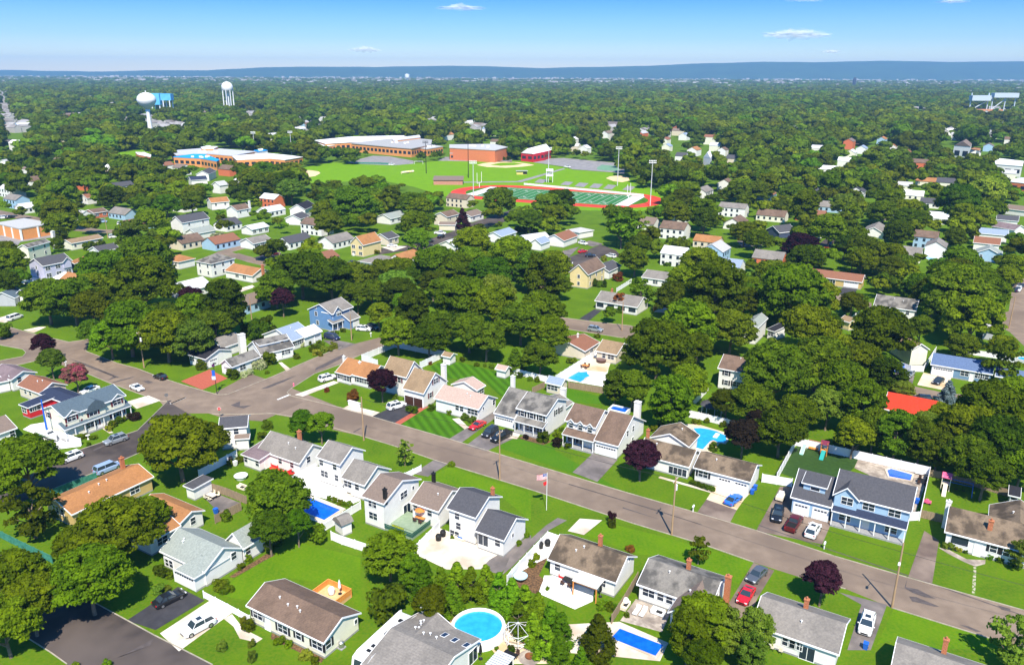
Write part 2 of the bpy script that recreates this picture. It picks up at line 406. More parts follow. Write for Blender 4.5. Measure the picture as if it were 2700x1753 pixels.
def house(name, label, cat, wall, roof, blocks, wins=(), chims=(), shut=None, gar='white', group=None, vents=0, parts=True):
    b0 = blocks[0]
    root = thing(name, fr(b0, b0[4]/2, b0[5]/2, 0), label, cat, group)
    wm, rm = wallm(wall), roofm(roof)
    mw, mf, mr, mp, mg = MB(), MB(), MB(), MB(), MB()
    for b in blocks:
        if b[0] == 'p':
            for q in np.linspace(.15, b[4]-.15, max(2, int(b[4]/2.2)+1)):
                c = fr(b, q, .18, (b[6]-.2+b[8])/2); mp.box(c, (.16, .16, b[6]-.2-b[8]), b[3])
            c = fr(b, b[4]/2, b[5]/2, 0); mf.box((c[0], c[1], .16), (b[4]-.1, b[5]-.02, .32), b[3])
        else:
            wall_mesh(b, mw)
            if b[8] == 0 and b[0] != 'f':
                c = fr(b, b[4]/2, b[5]/2, 0); mf.box((c[0], c[1], .14), (b[4]-2*INSET+.03, b[5]-2*INSET+.03, .28), b[3])
    w = mw.build('wall', wm, root)
    for b in blocks:
        rb = MB(); roof_mesh(b, rb); r = rb.build('roof', roofm(b[10]) if len(b) > 10 and b[10] else rm, root)
        if vents and b[0] in 'gh' and b[4] > 6:
            for q in range(vents):
                vv = MB(); x = b[4]*(.25+.5*rnd.random()); y = b[5]/2*(.55+.3*rnd.random()); z = b[6]+b[7]*y/(b[5]/2)
                p = fr(b, x, y, z); vv.tube((p[0], p[1], z-.1), (p[0], p[1], z+.35), .07, n=6); vv.lathe((p[0], p[1], z+.3), [(.16, 0), (.16, .08), (.02, .14)], 8)
                vv.build('vent', M_WHITE, r)
        if parts:
            fm = MB(); fascia_mesh(b, fm)
            if fm.v: fm.build('fascia', M_WHITE, r)
    if mp.v: mp.build('porch_post', M_WHITE, root)
    if mf.v and parts: mf.build('foundation', M_FOUND, root)
    for (bi, side, s, z, ty) in wins: opening(root, blocks[bi], side, s, z, ty, shut, gar)
    for (x, y, z0, z1, sx, mm) in chims:
        c = MB(); a = b0[3]
        if mm == 's':       # roof window lying in the slope of the first block
            dx, dy = x-b0[1], y-b0[2]; u = dx*math.cos(a)+dy*math.sin(a); v = (-dx*math.sin(a)+dy*math.cos(a))*b0[9]
            for nm_, g_, up, mt in (('skylight', 0, .06, M_WHITE), ('skylight_pane', .08, .085, M_GLASS)):
                q = [fr(b0, u+i, v+j, b0[6]+b0[7]*(1-abs(v+j-b0[5]/2)/(b0[5]/2))+k) for k in (-.03, up) for j in (-.6+g_, .6-g_) for i in (-.38+g_, .38-g_)]
                c = MB(); c.add(q, [(0, 2, 3, 1), (4, 5, 7, 6), (0, 1, 5, 4), (2, 6, 7, 3), (0, 4, 6, 2), (1, 3, 7, 5)]); c.build(nm_, mt, root)
            continue
        c.box((x, y, (z0+z1)/2), (sx, sx*.8, z1-z0), a); c.box((x, y, z1-.06), (sx+.14, sx*.8+.14, .16), a)
        c.tube((x, y, z1), (x, y, z1+.35), .14, n=8)
        c.build('chimney', {'b': M_BRICK, 'w': M_WCHIM, 'k': M_BLACK}[mm], root)
    HOUSES[label] = root
    return root
# ------------------------------------------------------------------ trees
LEAF = dict(
    oak=leaf_mat('oak', (.060, .104, .004), (.165, .235, .007)),
    dark=leaf_mat('dark', (.045, .085, .005), (.13, .195, .008)),
    bright=leaf_mat('bright', (.065, .13, .005), (.155, .27, .009)),
    light=leaf_mat('light', (.08, .14, .010), (.19, .27, .03)),
    hedge=leaf_mat('hedge', (.075, .16, .006), (.19, .33, .012)),
    purple=leaf_mat('purple', (.016, .006, .010), (.045, .014, .022), .1),
    plum=leaf_mat('plum', (.016, .011, .009), (.035, .022, .014), .1),
    spruce=leaf_mat('spruce', (.10, .17, .17), (.24, .32, .33), .1),
    yellow=leaf_mat('yellow', (.15, .20, .015), (.30, .33, .03)),
    cream=leaf_mat('cream', (.14, .2, .06), (.55, .55, .32)),
    pink=leaf_mat('pink', (.06, .09, .02), (.42, .08, .16)),
    rust=leaf_mat('rust', (.14, .06, .015), (.26, .11, .02)),
    red=leaf_mat('red', (.25, .03, .02), (.40, .06, .03)),
    far=leaf_mat('far', (.052, .086, .004), (.15, .205, .008), .35),
)
BARK = mat('bark', (.14, .10, .07), (.26, .20, .15), scale=4, rough=.95)

def shell_points(n):
    v = nr.normal(size=(n, 3)); return v/np.linalg.norm(v, axis=1)[:, None]
def leaf_quads(P, Nn, size, jit):
    """one small bent leaf spray per point P, facing roughly Nn"""
    n = len(P)
    nn = Nn+nr.normal(size=(n, 3))*jit; nn /= np.linalg.norm(nn, axis=1)[:, None]
    t = np.cross(nn, nr.normal(size=(n, 3))); t /= np.linalg.norm(t, axis=1)[:, None]
    b = np.cross(nn, t)
    s = (size*(.6+.8*nr.random(n)))[:, None]
    c = [P-t*s-b*s*.55, P+t*s*.3-b*s*.8+nn*s*.1, P+t*s+b*s*.35-nn*s*.15, P-t*s*.25+b*s*.8]
    return np.stack(c, 1).reshape(-1, 3)
def mesh_from(name, V, nq, extra=None):
    F = np.arange(nq*4).reshape(-1, 4)
    me = bpy.data.meshes.new(name)
    verts = V; polys = [F]
    fl = F.reshape(-1); ls = np.arange(nq)*4; lt = np.full(nq, 4)
    if extra:
        ev, ef = extra
        o = len(V); verts = np.vstack([V, ev])
        fl = np.concatenate([fl, (ef+o).reshape(-1)]); ls = np.concatenate([ls, nq*4+np.arange(len(ef))*3]); lt = np.concatenate([lt, np.full(len(ef), 3)])
    me.vertices.add(len(verts)); me.vertices.foreach_set('co', verts.astype(np.float32).reshape(-1))
    me.loops.add(len(fl)); me.loops.foreach_set('vertex_index', fl.astype(np.int32))
    me.polygons.add(len(ls)); me.polygons.foreach_set('loop_start', ls.astype(np.int32)); me.polygons.foreach_set('loop_total', lt.astype(np.int32))
    me.update(calc_edges=True)
    return me
import bmesh
def ico(sub):
    bm = bmesh.new(); bmesh.ops.create_icosphere(bm, subdivisions=sub, radius=1)
    v = np.array([p.co[:] for p in bm.verts]); f = np.array([[q.index for q in p.verts] for p in bm.faces]); bm.free(); return v, f
ICO1, ICO2 = ico(1), ico(2)

def crown(name, shape, n_clump, leaves, size, jit=.45, core=.74, seed=0, flat=.68):
    """unit crown: base at z=0, radius about 1. Clumps spread through its volume, each a loose shell of leaf sprays."""
    global nr
    nr = np.random.default_rng(100+seed)
    C = []; R = []
    while len(C) < n_clump:
        u = nr.random(); th = nr.random()*2*math.pi
        if shape == 'dome':      # broad oak: most clumps near the outside and top
            z = .22+1.08*nr.random()**.75; zz = (z-.55)/.82
            rr = math.sqrt(max(0, 1-zz*zz))*(.5+.5*math.sqrt(u))*(.84+.1*math.sin(th*3+seed)+.07*math.sin(th*5+2*seed)); r = (.11+.13*nr.random()) if n_clump > 30 else .3+.16*nr.random()
        elif shape == 'tall':
            z = .2+1.75*nr.random(); zz = (z-1.0)/1.05
            rr = math.sqrt(max(0, 1-zz*zz))*(.5+.5*math.sqrt(u))*.8; r = .13+.13*nr.random()
        elif shape == 'cone':
            z = 2.35*nr.random()**1.2; rr = (1-z/2.5)*(.7+.3*u)*.85; r = .12+.16*(1-z/2.5)
        elif shape == 'ball':
            z = .9*nr.random()+.1; zz = (z-.55)/.6; rr = math.sqrt(max(0, 1-zz*zz))*.72*(.5+.5*u); r = .28+.12*nr.random()
        elif shape == 'airy':
            z = .1+1.5*nr.random(); zz = (z-.8)/.9; rr = math.sqrt(max(0, 1-zz*zz))*.85*math.sqrt(u); r = .12+.14*nr.random()
        c = np.array([rr*math.cos(th), rr*math.sin(th), z])
        C.append(c); R.append(r)
    C = np.array(C); R = np.array(R)
    stretch = 1+.25*(nr.random(3)-.5); stretch[2] = 1; C = C*stretch
    Ps, Ns = [], []
    k = int(leaves/n_clump)
    for c, r in zip(C, R):
        d = shell_points(k); d[:, 2] = np.where(d[:, 2] < -.12, -d[:, 2], d[:, 2])
        rad = r*(.78+.34*nr.random(k))*(1+.18*np.sin(d[:, 0]*7+c[0]*9)*np.cos(d[:, 1]*6+c[1]*5))
        p = c+d*rad[:, None]*np.array([1.15, 1.15, flat])
        ins = np.min(np.linalg.norm((p[:, None, :]-C[None])/np.array([1.15, 1.15, flat]), axis=2)/R[None], axis=1)
        keep = ins > .70
        Ps.append(p[keep]); Ns.append(d[keep])
    P = np.vstack(Ps); Nn = np.vstack(Ns)
    V = leaf_quads(P, Nn, size, jit)
    ev, ef = [], []
    if core:
        o = 0
        iv, if_ = ICO1
        for c, r in zip(C, R):
            v = c+iv*(r*core*(.85+.3*nr.random((len(iv), 1))))*np.array([1, 1, flat])-np.array([0, 0, .1*r]); ev.append(v); ef.append(if_+o); o += len(iv)
    return mesh_from(name, V, len(P), (np.vstack(ev), np.vstack(ef)) if core else None)

CROWNS = {}
for i in range(6): CROWNS['dome', i] = crown('broad_crown', 'dome', 125, 16500, .040, .5, seed=i)
for i in range(3): CROWNS['tall', i] = crown('tall_crown', 'tall', 110, 14000, .045, .5, seed=20+i)
for i in range(2): CROWNS['cone', i] = crown('cone_crown', 'cone', 90, 8000, .05, seed=30+i)
for i in range(3): CROWNS['ball', i] = crown('round_shrub', 'ball', 16, 1800, .085, seed=40+i)
for i in range(2): CROWNS['airy', i] = crown('airy_crown', 'airy', 34, 1500, .075, core=.3, seed=50+i)
for i in range(6): CROWNS['low', i] = crown('far_crown', 'dome', 13, 1300, .115, .2, seed=60+i, core=.88, flat=.8)
NSH = {'dome': 6, 'tall': 3, 'cone': 2, 'ball': 3, 'airy': 2}

def trunk_mesh(tall):
    mb = MB(); r = random.Random(5 if tall else 6)
    mb.tube((0, 0, -.02), (.02, .01, .5), .055, .04, 8, cap=False); mb.tube((.02, .01, .5), (.0, .03, 1.0), .04, .02, 8, cap=False)
    for k in range(6):
        a = k*1.05+r.random()*.5; z = .35+.08*k
        mb.tube((.01, .01, z), (math.cos(a)*.38, math.sin(a)*.38, z+.3), .025, .008, 6, cap=False)
    return mb
TR = {}
def get_trunk():
    if not TR:
        for k in (0, 1):
            m = trunk_mesh(k); o = m.build('trunk', BARK); TR[k] = o.data; bpy.data.objects.remove(o)
    return TR
get_trunk()

def tree(x, y, r, hb, ht, shape, leaf, label, cat='tree', group=None, name='tree', var=0, rot=0):
    """crown radius r, crown base height hb, total height ht"""
    root = thing(name, (x, y, 0), label, cat, group)
    me = CROWNS[shape, var % NSH[shape]]
    c = bpy.data.objects.new('crown', me); COL.objects.link(c); c.parent = root
    zt = {'dome': 1.32, 'tall': 2.0, 'cone': 2.45, 'ball': 1.2, 'airy': 1.6}[shape]
    c.location = (0, 0, hb); c.scale = (r, r, (ht-hb)/zt); c.rotation_euler = (0, 0, rot)
    if not me.materials: me.materials.append(LEAF['oak'])
    c.material_slots[0].link = 'OBJECT'; c.material_slots[0].material = LEAF[leaf]
    if shape != 'ball':
        t = bpy.data.objects.new('trunk', TR[var % 2]); COL.objects.link(t); t.parent = root
        if not TR[var % 2].materials: TR[var % 2].materials.append(BARK)
        s = max(hb*1.5, ht*.62); t.scale = (max(r*1.1, 2.2), max(r*1.1, 2.2), s); t.rotation_euler = (0, 0, rot)
    return root
def shrub(x, y, r, h, leaf, label, cat='shrub', group=None, var=0, rot=0):
    me = CROWNS['ball', var % 3]
    c = bpy.data.objects.new('shrub', me); COL.objects.link(c)
    c.location = (x, y, -.08*h); c.scale = (r, r, h/1.15); c.rotation_euler = (0, 0, rot)
    if not me.materials: me.materials.append(LEAF['oak'])
    c.material_slots[0].link = 'OBJECT'; c.material_slots[0].material = LEAF[leaf]
    return tag(c, label, cat, group)

# ------------------------------------------------------------------ vehicles
def paint(name, c, metal=.0):
    key = 'paint_'+name
    if key in MATS: return MATS[key]
    m, nt, b = new_mat(key)
    b.inputs['Base Color'].default_value = (*c, 1); b.inputs['Roughness'].default_value = .28; b.inputs['Metallic'].default_value = metal
    b.inputs['Coat Weight'].default_value = .5; b.inputs['Coat Roughness'].default_value = .06
    return m
PAINT = dict(white=(.78, .78, .78), black=(.012, .012, .014), silver=(.42, .45, .48), grey=(.16, .17, .19), red=(.55, .012, .02), darkred=(.10, .008, .012), blue=(.03, .16, .62), darkblue=(.015, .02, .07), paleblue=(.28, .38, .58), cream=(.72, .66, .5), darkgrey=(.05, .052, .06))
M_TYRE = mat('tyre_rubber', (.012, .012, .012), rough=.85)
M_RIM = mat('alloy_rim', (.5, .5, .52), rough=.3, metal=.8)
M_HEAD = mat('headlight_glass', (.7, .72, .75), rough=.15)
M_TAIL = mat('tail_light_glass', (.45, .01, .015), rough=.2)
M_CARGL = mat('car_glass', (.03, .045, .06), rough=.06, spec=.7)
# type: length, width, belt height, roof height, cabin x stations (front base, front top, rear top, rear base), bonnet height, boot height
CARS = dict(sedan=(4.7, 1.82, .92, 1.44, (.95, .25, -1.05, -1.75), .86, .95), suv=(4.75, 1.9, 1.08, 1.74, (1.15, .55, -1.75, -2.2), 1.02, 1.08), coupe=(4.6, 1.84, .88, 1.32, (.7, -.1, -.8, -1.85), .8, .9), pickup=(5.6, 1.95, 1.12, 1.85, (1.35, .75, -.55, -.75), 1.08, 1.1), van=(5.1, 1.95, 1.1, 1.85, (1.75, .95, -2.2, -2.48), .98, 1.1), hatch=(4.2, 1.78, .95, 1.5, (.9, .25, -1.35, -1.95), .88, .95))
def loft_sections(mb, secs, mi=0):
    n = len(secs[0]); o = len(mb.v); vs = [p for s in secs for p in s]; fs = []
    for k in range(len(secs)-1): fs += [(k*n+i, k*n+(i+1) % n, (k+1)*n+(i+1) % n, (k+1)*n+i) for i in range(n)]
    fs += [list(range(n))[::-1], [(len(secs)-1)*n+i for i in range(n)]]
    mb.add(vs, fs, mi)
CARP = {}
def car_proto(ty):
    L, W, belt, roof, cs, bon, boot = CARS[ty]
    root = bpy.data.objects.new('car', None); COL.objects.link(root)
    w = W/2; mb = MB()
    def sec(x, zt, hw, zb=.24): return [(x, -hw, zb+.1), (x, -hw*.92, zb), (x, hw*.92, zb), (x, hw, zb+.1), (x, hw, zt-.22), (x, hw*.95, zt-.06), (x, hw*.82, zt), (x, -hw*.82, zt), (x, -hw*.95, zt-.06), (x, -hw, zt-.22)]
    F, R = L/2, -L/2
    st = [(F, .66, w*.74, .34), (F-.1, bon-.16, w*.88, .28), (F-.45, bon-.05, w*.97, .24), (cs[0], bon+.02, w, .24)]
    if ty == 'pickup': st += [(cs[1], belt, w, .24), (cs[3], belt, w, .24), (cs[3]-.02, belt-.02, w, .24), (R+.1, belt-.02, w*.98, .26), (R, belt-.08, w*.95, .34)]
    else: st += [(cs[1], belt, w, .24), (0, belt+.01, w, .24), (cs[2], belt, w, .24), (R+.35, boot, w*.97, .25), (R+.08, boot-.05, w*.9, .3), (R, boot-.22, w*.82, .36)]
    loft_sections(mb, [sec(*s) for s in st])
    # roof panel and pillars
    x0, x1, x2, x3 = cs
    tw, bw = w*.72, w*.93
    P = [(x1+.02, -tw, roof-.03), (x1+.02, tw, roof-.03), (x2-.02, tw, roof-.03), (x2-.02, -tw, roof-.03)]
    mb.add([(x, y, z-.05) for x, y, z in P]+P+[((x1+x2)/2+.3, -tw*.6, roof+.015), ((x1+x2)/2+.3, tw*.6, roof+.015), ((x1+x2)/2-.3, tw*.6, roof+.015), ((x1+x2)/2-.3, -tw*.6, roof+.015)],
           [(0, 1, 5, 4), (1, 2, 6, 5), (2, 3, 7, 6), (3, 0, 4, 7), (4, 5, 9, 8), (5, 6, 10, 9), (6, 7, 11, 10), (7, 4, 8, 11), (8, 9, 10, 11)])
    for sg in (-1, 1):
        mb.tube((x0, sg*bw*.97, belt-.04), (x1, sg*tw, roof-.04), .05, .04, 5); mb.tube((x3, sg*bw*.95, belt-.04), (x2, sg*tw, roof-.04), .07, .06, 5)
        mb.tube(((x1+x2)/2-.1, sg*bw, belt-.02), ((x1+x2)/2-.1, sg*tw*1.01, roof-.04), .045, .04, 5)
        mb.box((x0-.1, sg*(w+.09), belt+.04), (.12, .18, .13))
    if ty == 'pickup':
        mb.box((R+.1, 0, belt-.1+.02), (.08, W*.92, .3)); 
        for sg in (-1, 1): mb.box(((cs[3]+R)/2, sg*w*.93, belt+.04), (abs(R-cs[3])-.1, .1, .16))
    body = mb.build('body', paint('white', PAINT['white']), root)
    g = MB()
    B = [(x0, -bw*.9, belt-.03), (x0, bw*.9, belt-.03), (x3, bw*.9, belt-.03), (x3, -bw*.9, belt-.03)]
    T = [(x1, -tw*.97, roof-.05), (x1, tw*.97, roof-.05), (x2, tw*.97, roof-.05), (x2, -tw*.97, roof-.05)]
    g.add(B+T, [(0, 1, 5, 4), (1, 2, 6, 5), (2, 3, 7, 6), (3, 0, 4, 7)])
    if ty in ('suv',): g.box(((x1+x2)/2+.35, 0, roof+.02), (.7, tw*1.1, .02))
    g.build('windows', M_CARGL, root)
    if ty == 'pickup':
        q = MB(); q.box(((cs[3]+R)/2, 0, belt-.03), (abs(R-cs[3])-.2, W*.8, .05)); q.build('truck_bed', M_TYRE, root)
    rw = .34 if ty in ('sedan', 'coupe', 'hatch') else .38
    for fx in (F-.9, R+.95):
        for sg in (-1, 1):
            t = MB(); t.tube((fx, sg*(w-.2), rw), (fx, sg*(w+.012), rw), rw, n=16)
            wo_ = t.build('wheel', M_TYRE, root)
            t = MB(); t.tube((fx, sg*(w-.05), rw), (fx, sg*(w+.022), rw), rw*.62, n=12); t.build('rim', M_RIM, wo_)
    for sg in (-1, 1):
        t = MB(); t.box((F-.16, sg*w*.66, bon-.2), (.26, .36, .13), -sg*.25); t.build('headlight', M_HEAD, root)
        t = MB(); t.box((R+.07, sg*w*.7, boot-.2), (.14, .34, .17), sg*.2); t.build('tail_light', M_TAIL, root)
    t = MB(); t.box((F-.0, 0, .52), (.06, W*.5, .2)); t.build('grille', M_BLACK, root)
    return root
def car(x, y, a, ty, col, label, cat='car', group=None):
    if ty not in CARP: CARP[ty] = car_proto(ty); o = CARP[ty]
    else: o = copy_tree(CARP[ty])
    o.name = {'suv': 'parked_car', 'pickup': 'pickup_truck', 'van': 'parked_van'}.get(ty, 'parked_car')
    o.location = (x, y, .02); o.rotation_euler = (0, 0, a)
    for k in ('label', 'category', 'group'):
        if k in o: del o[k]
    tag(o, label, cat, group)
    for ch in o.children:
        if ch.name.startswith('body'):
            ch.material_slots[0].link = 'OBJECT'; ch.material_slots[0].material = paint(col, PAINT[col], .5 if col in ('silver', 'grey', 'darkgrey') else 0)
    return o

# ------------------------------------------------------------------ fences, poles, pools, small things
M_VINYL = mat('white_vinyl', (.80, .80, .82), rough=.35)
M_WOODF = mat('weathered_fence_wood', (.20, .15, .10), (.33, .25, .16), scale=2, rough=.9, stretch=(6, 6, .4))
M_ORANGEW = mat('new_cedar_wood', (.62, .22, .04), (.75, .32, .08), scale=2, rough=.8, stretch=(5, 5, .5))
M_CHAIN = mat('green_mesh', (.03, .16, .11), (.06, .24, .18), scale=2, rough=.8)
M_POLE = mat('pole_wood', (.30, .19, .11), (.42, .28, .17), scale=2, rough=.95, stretch=(4, 4, .3))
FM = dict(white=M_VINYL, brown=M_WOODF, green=M_CHAIN, cedar=M_ORANGEW)
def fence(pts, h, col, label, name='fence', cat='fence', group=None):
    p0 = pts[0]
    root = thing(name, ((pts[0][0]+pts[-1][0])/2, (pts[0][1]+pts[-1][1])/2, 0), label, cat, group)
    pan, post, cap = MB(), MB(), MB()
    for (x0, y0), (x1, y1) in zip(pts[:-1], pts[1:]):
        d = math.hypot(x1-x0, y1-y0); a = math.atan2(y1-y0, x1-x0); n = max(1, round(d/2.4))
        for i in range(n):
            t = (i+.5)/n; cx, cy = x0+(x1-x0)*t, y0+(y1-y0)*t
            pan.box((cx, cy, h/2+.02), (d/n-.1, .05, h-.1), a)
            if col == 'white':
                for zz in (.14, h-.12): cap.box((cx, cy, zz), (d/n-.12, .09, .13), a)
            elif col in ('brown', 'cedar'):
                for q in range(int(d/n/.3)): pan.box((cx+math.cos(a)*(q*.3-d/n/2+.2), cy+math.sin(a)*(q*.3-d/n/2+.2), h/2+.03), (.26, .075, h-.04+.06*((q*7) % 3-1)), a)
        for i in range(n+1):
            t = i/n; post.box((x0+(x1-x0)*t, y0+(y1-y0)*t, h/2+.05), (.13, .13, h+.1), a)
    pan.build('panel', FM[col], root); post.build('post', FM[col], root)
    if cap.v: cap.build('rail', FM[col], root)
    return root
def utility_pole(x, y, h, a, label, lamp=False, tx=False, arm=True, group=None, name='utility_pole'):
    root = thing(name, (x, y, 0), label, 'utility pole', group)
    m = MB(); m.tube((x, y, 0), (x, y, h), .17, .11, 10); m.build('pole', M_POLE, root)
    ca, sa = math.cos(a), math.sin(a)
    if arm:
        m = MB(); m.box((x, y, h-.6), (2.2, .1, .12), a); o = m.build('crossarm', M_POLE, root)
        m = MB()
        for q in (-1, -.5, .5, 1): m.tube((x+ca*q, y+sa*q, h-.54), (x+ca*q, y+sa*q, h-.3), .05, n=6)
        m.build('insulator', M_WCHIM, o)
    if tx:
        m = MB(); m.lathe((x+ca*.42, y+sa*.42, h-2.6), [(.05, 0), (.27, .06), (.27, 1.0), (.2, 1.1), (.03, 1.12)], 12); m.build('transformer', mat('transformer_grey', (.62, .64, .66), rough=.5), root)
    if lamp:
        m = MB(); b = a+math.pi/2
        m.tube((x, y, h*.72), (x-math.cos(b)*1.7, y-math.sin(b)*1.7, h*.78), .04, n=6); o = m.build('lamp_arm', M_RIM, root)
        m = MB(); m.box((x-math.cos(b)*1.9, y-math.sin(b)*1.9, h*.78), (.32, .7, .16), a); m.build('lamp_head', M_WHITE, root)
    return root
def wire(p, q, sag, label, r=.018, name='power_line'):
    m = MB(); n = 12; pts = []
    for i in range(n+1):
        t = i/n; pts.append((p[0]+(q[0]-p[0])*t, p[1]+(q[1]-p[1])*t, p[2]+(q[2]-p[2])*t-sag*4*t*(1-t)))
    for a, b in zip(pts[:-1], pts[1:]): m.tube(a, b, r, n=5, cap=False)
    return solo(m, name, mat('cable', (.03, .03, .03), rough=.6), label, 'power line', ((p[0]+q[0])/2, (p[1]+q[1])/2, 0))
def water_mat(name, c, deep):
    m, nt, b = new_mat('pool_water_'+name)
    N = nt.nodes.new; L = nt.links.new
    tc = N('ShaderNodeTexCoord'); n = N('ShaderNodeTexNoise'); n.inputs['Scale'].default_value = .9; n.inputs['Detail'].default_value = 3; L(tc.outputs['Object'], n.inputs['Vector'])
    r = N('ShaderNodeMapRange'); r.inputs['From Min'].default_value = .35; r.inputs['From Max'].default_value = .65; L(n.outputs['Fac'], r.inputs['Value'])
    mx = N('ShaderNodeMix'); mx.data_type = 'RGBA'; mx.inputs['A'].default_value = (*c, 1); mx.inputs['B'].default_value = (*deep, 1); L(r.outputs[0], mx.inputs['Factor'])
    L(mx.outputs['Result'], b.inputs['Base Color']); b.inputs['Roughness'].default_value = .08; b.inputs['Specular IOR Level'].default_value = .4
    n2 = N('ShaderNodeTexNoise'); n2.inputs['Scale'].default_value = 3; L(tc.outputs['Object'], n2.inputs['Vector'])
    bp = N('ShaderNodeBump'); bp.inputs['Strength'].default_value = .15; bp.inputs['Distance'].default_value = .05; L(n2.outputs['Fac'], bp.inputs['Height']); L(bp.outputs[0], b.inputs['Normal'])
    return m
M_WATER = dict(blue=water_mat('blue', (.02, .30, .72), (.03, .38, .80)), deep=water_mat('deep', (.004, .09, .55), (.006, .13, .65)))
M_CONC = mat('concrete_pale', (.55, .49, .42), (.70, .64, .56), scale=.6, rough=.9, c3=(.46, .38, .29), scale3=.25)
def centroid(P): return (sum(p[0] for p in P)/len(P), sum(p[1] for p in P)/len(P))
def pool(P, label, wat='blue', z=0.0, wall=0.0, coping=.45, wallmat=None):
    c = centroid(P); root = thing('swimming_pool', (c[0], c[1], 0), label, 'pool')
    n = len(P)
    a = sum(P[i][0]*P[(i+1) % n][1]-P[(i+1) % n][0]*P[i][1] for i in range(n))
    if a < 0: P = P[::-1]
    def off(d):
        out = []
        for i in range(n):
            p, q, r = P[i-1], P[i], P[(i+1) % n]
            e1 = ((q[0]-p[0]), (q[1]-p[1])); e2 = ((r[0]-q[0]), (r[1]-q[1])); l1 = math.hypot(*e1) or 1; l2 = math.hypot(*e2) or 1
            nx = e1[1]/l1+e2[1]/l2; ny = -e1[0]/l1-e2[0]/l2; l = math.hypot(nx, ny) or 1
            out.append((q[0]+nx/l*d, q[1]+ny/l*d))
        return out
    O = off(coping); zt = z+wall+.16; zw = z+wall+(.09 if wall == 0 else -.12)
    m = MB(); m.sheet(P, zw); m.build('water', M_WATER[wat], root)
    m = MB()
    m.add([(p[0], p[1], zt) for p in P]+[(p[0], p[1], zt) for p in O]+[(p[0], p[1], min(zw-.1, z)) for p in P]+[(p[0], p[1], z-.02) for p in O],
          [f for i in range(n) for j in [(i+1) % n] for f in ((i, j, n+j, n+i), (i, 2*n+i, 2*n+j, j), (n+i, n+j, 3*n+j, 3*n+i))])
    m.build('coping' if not wall else 'pool_wall', wallmat or (M_CONC if not wall else M_VINYL), root)
    return root

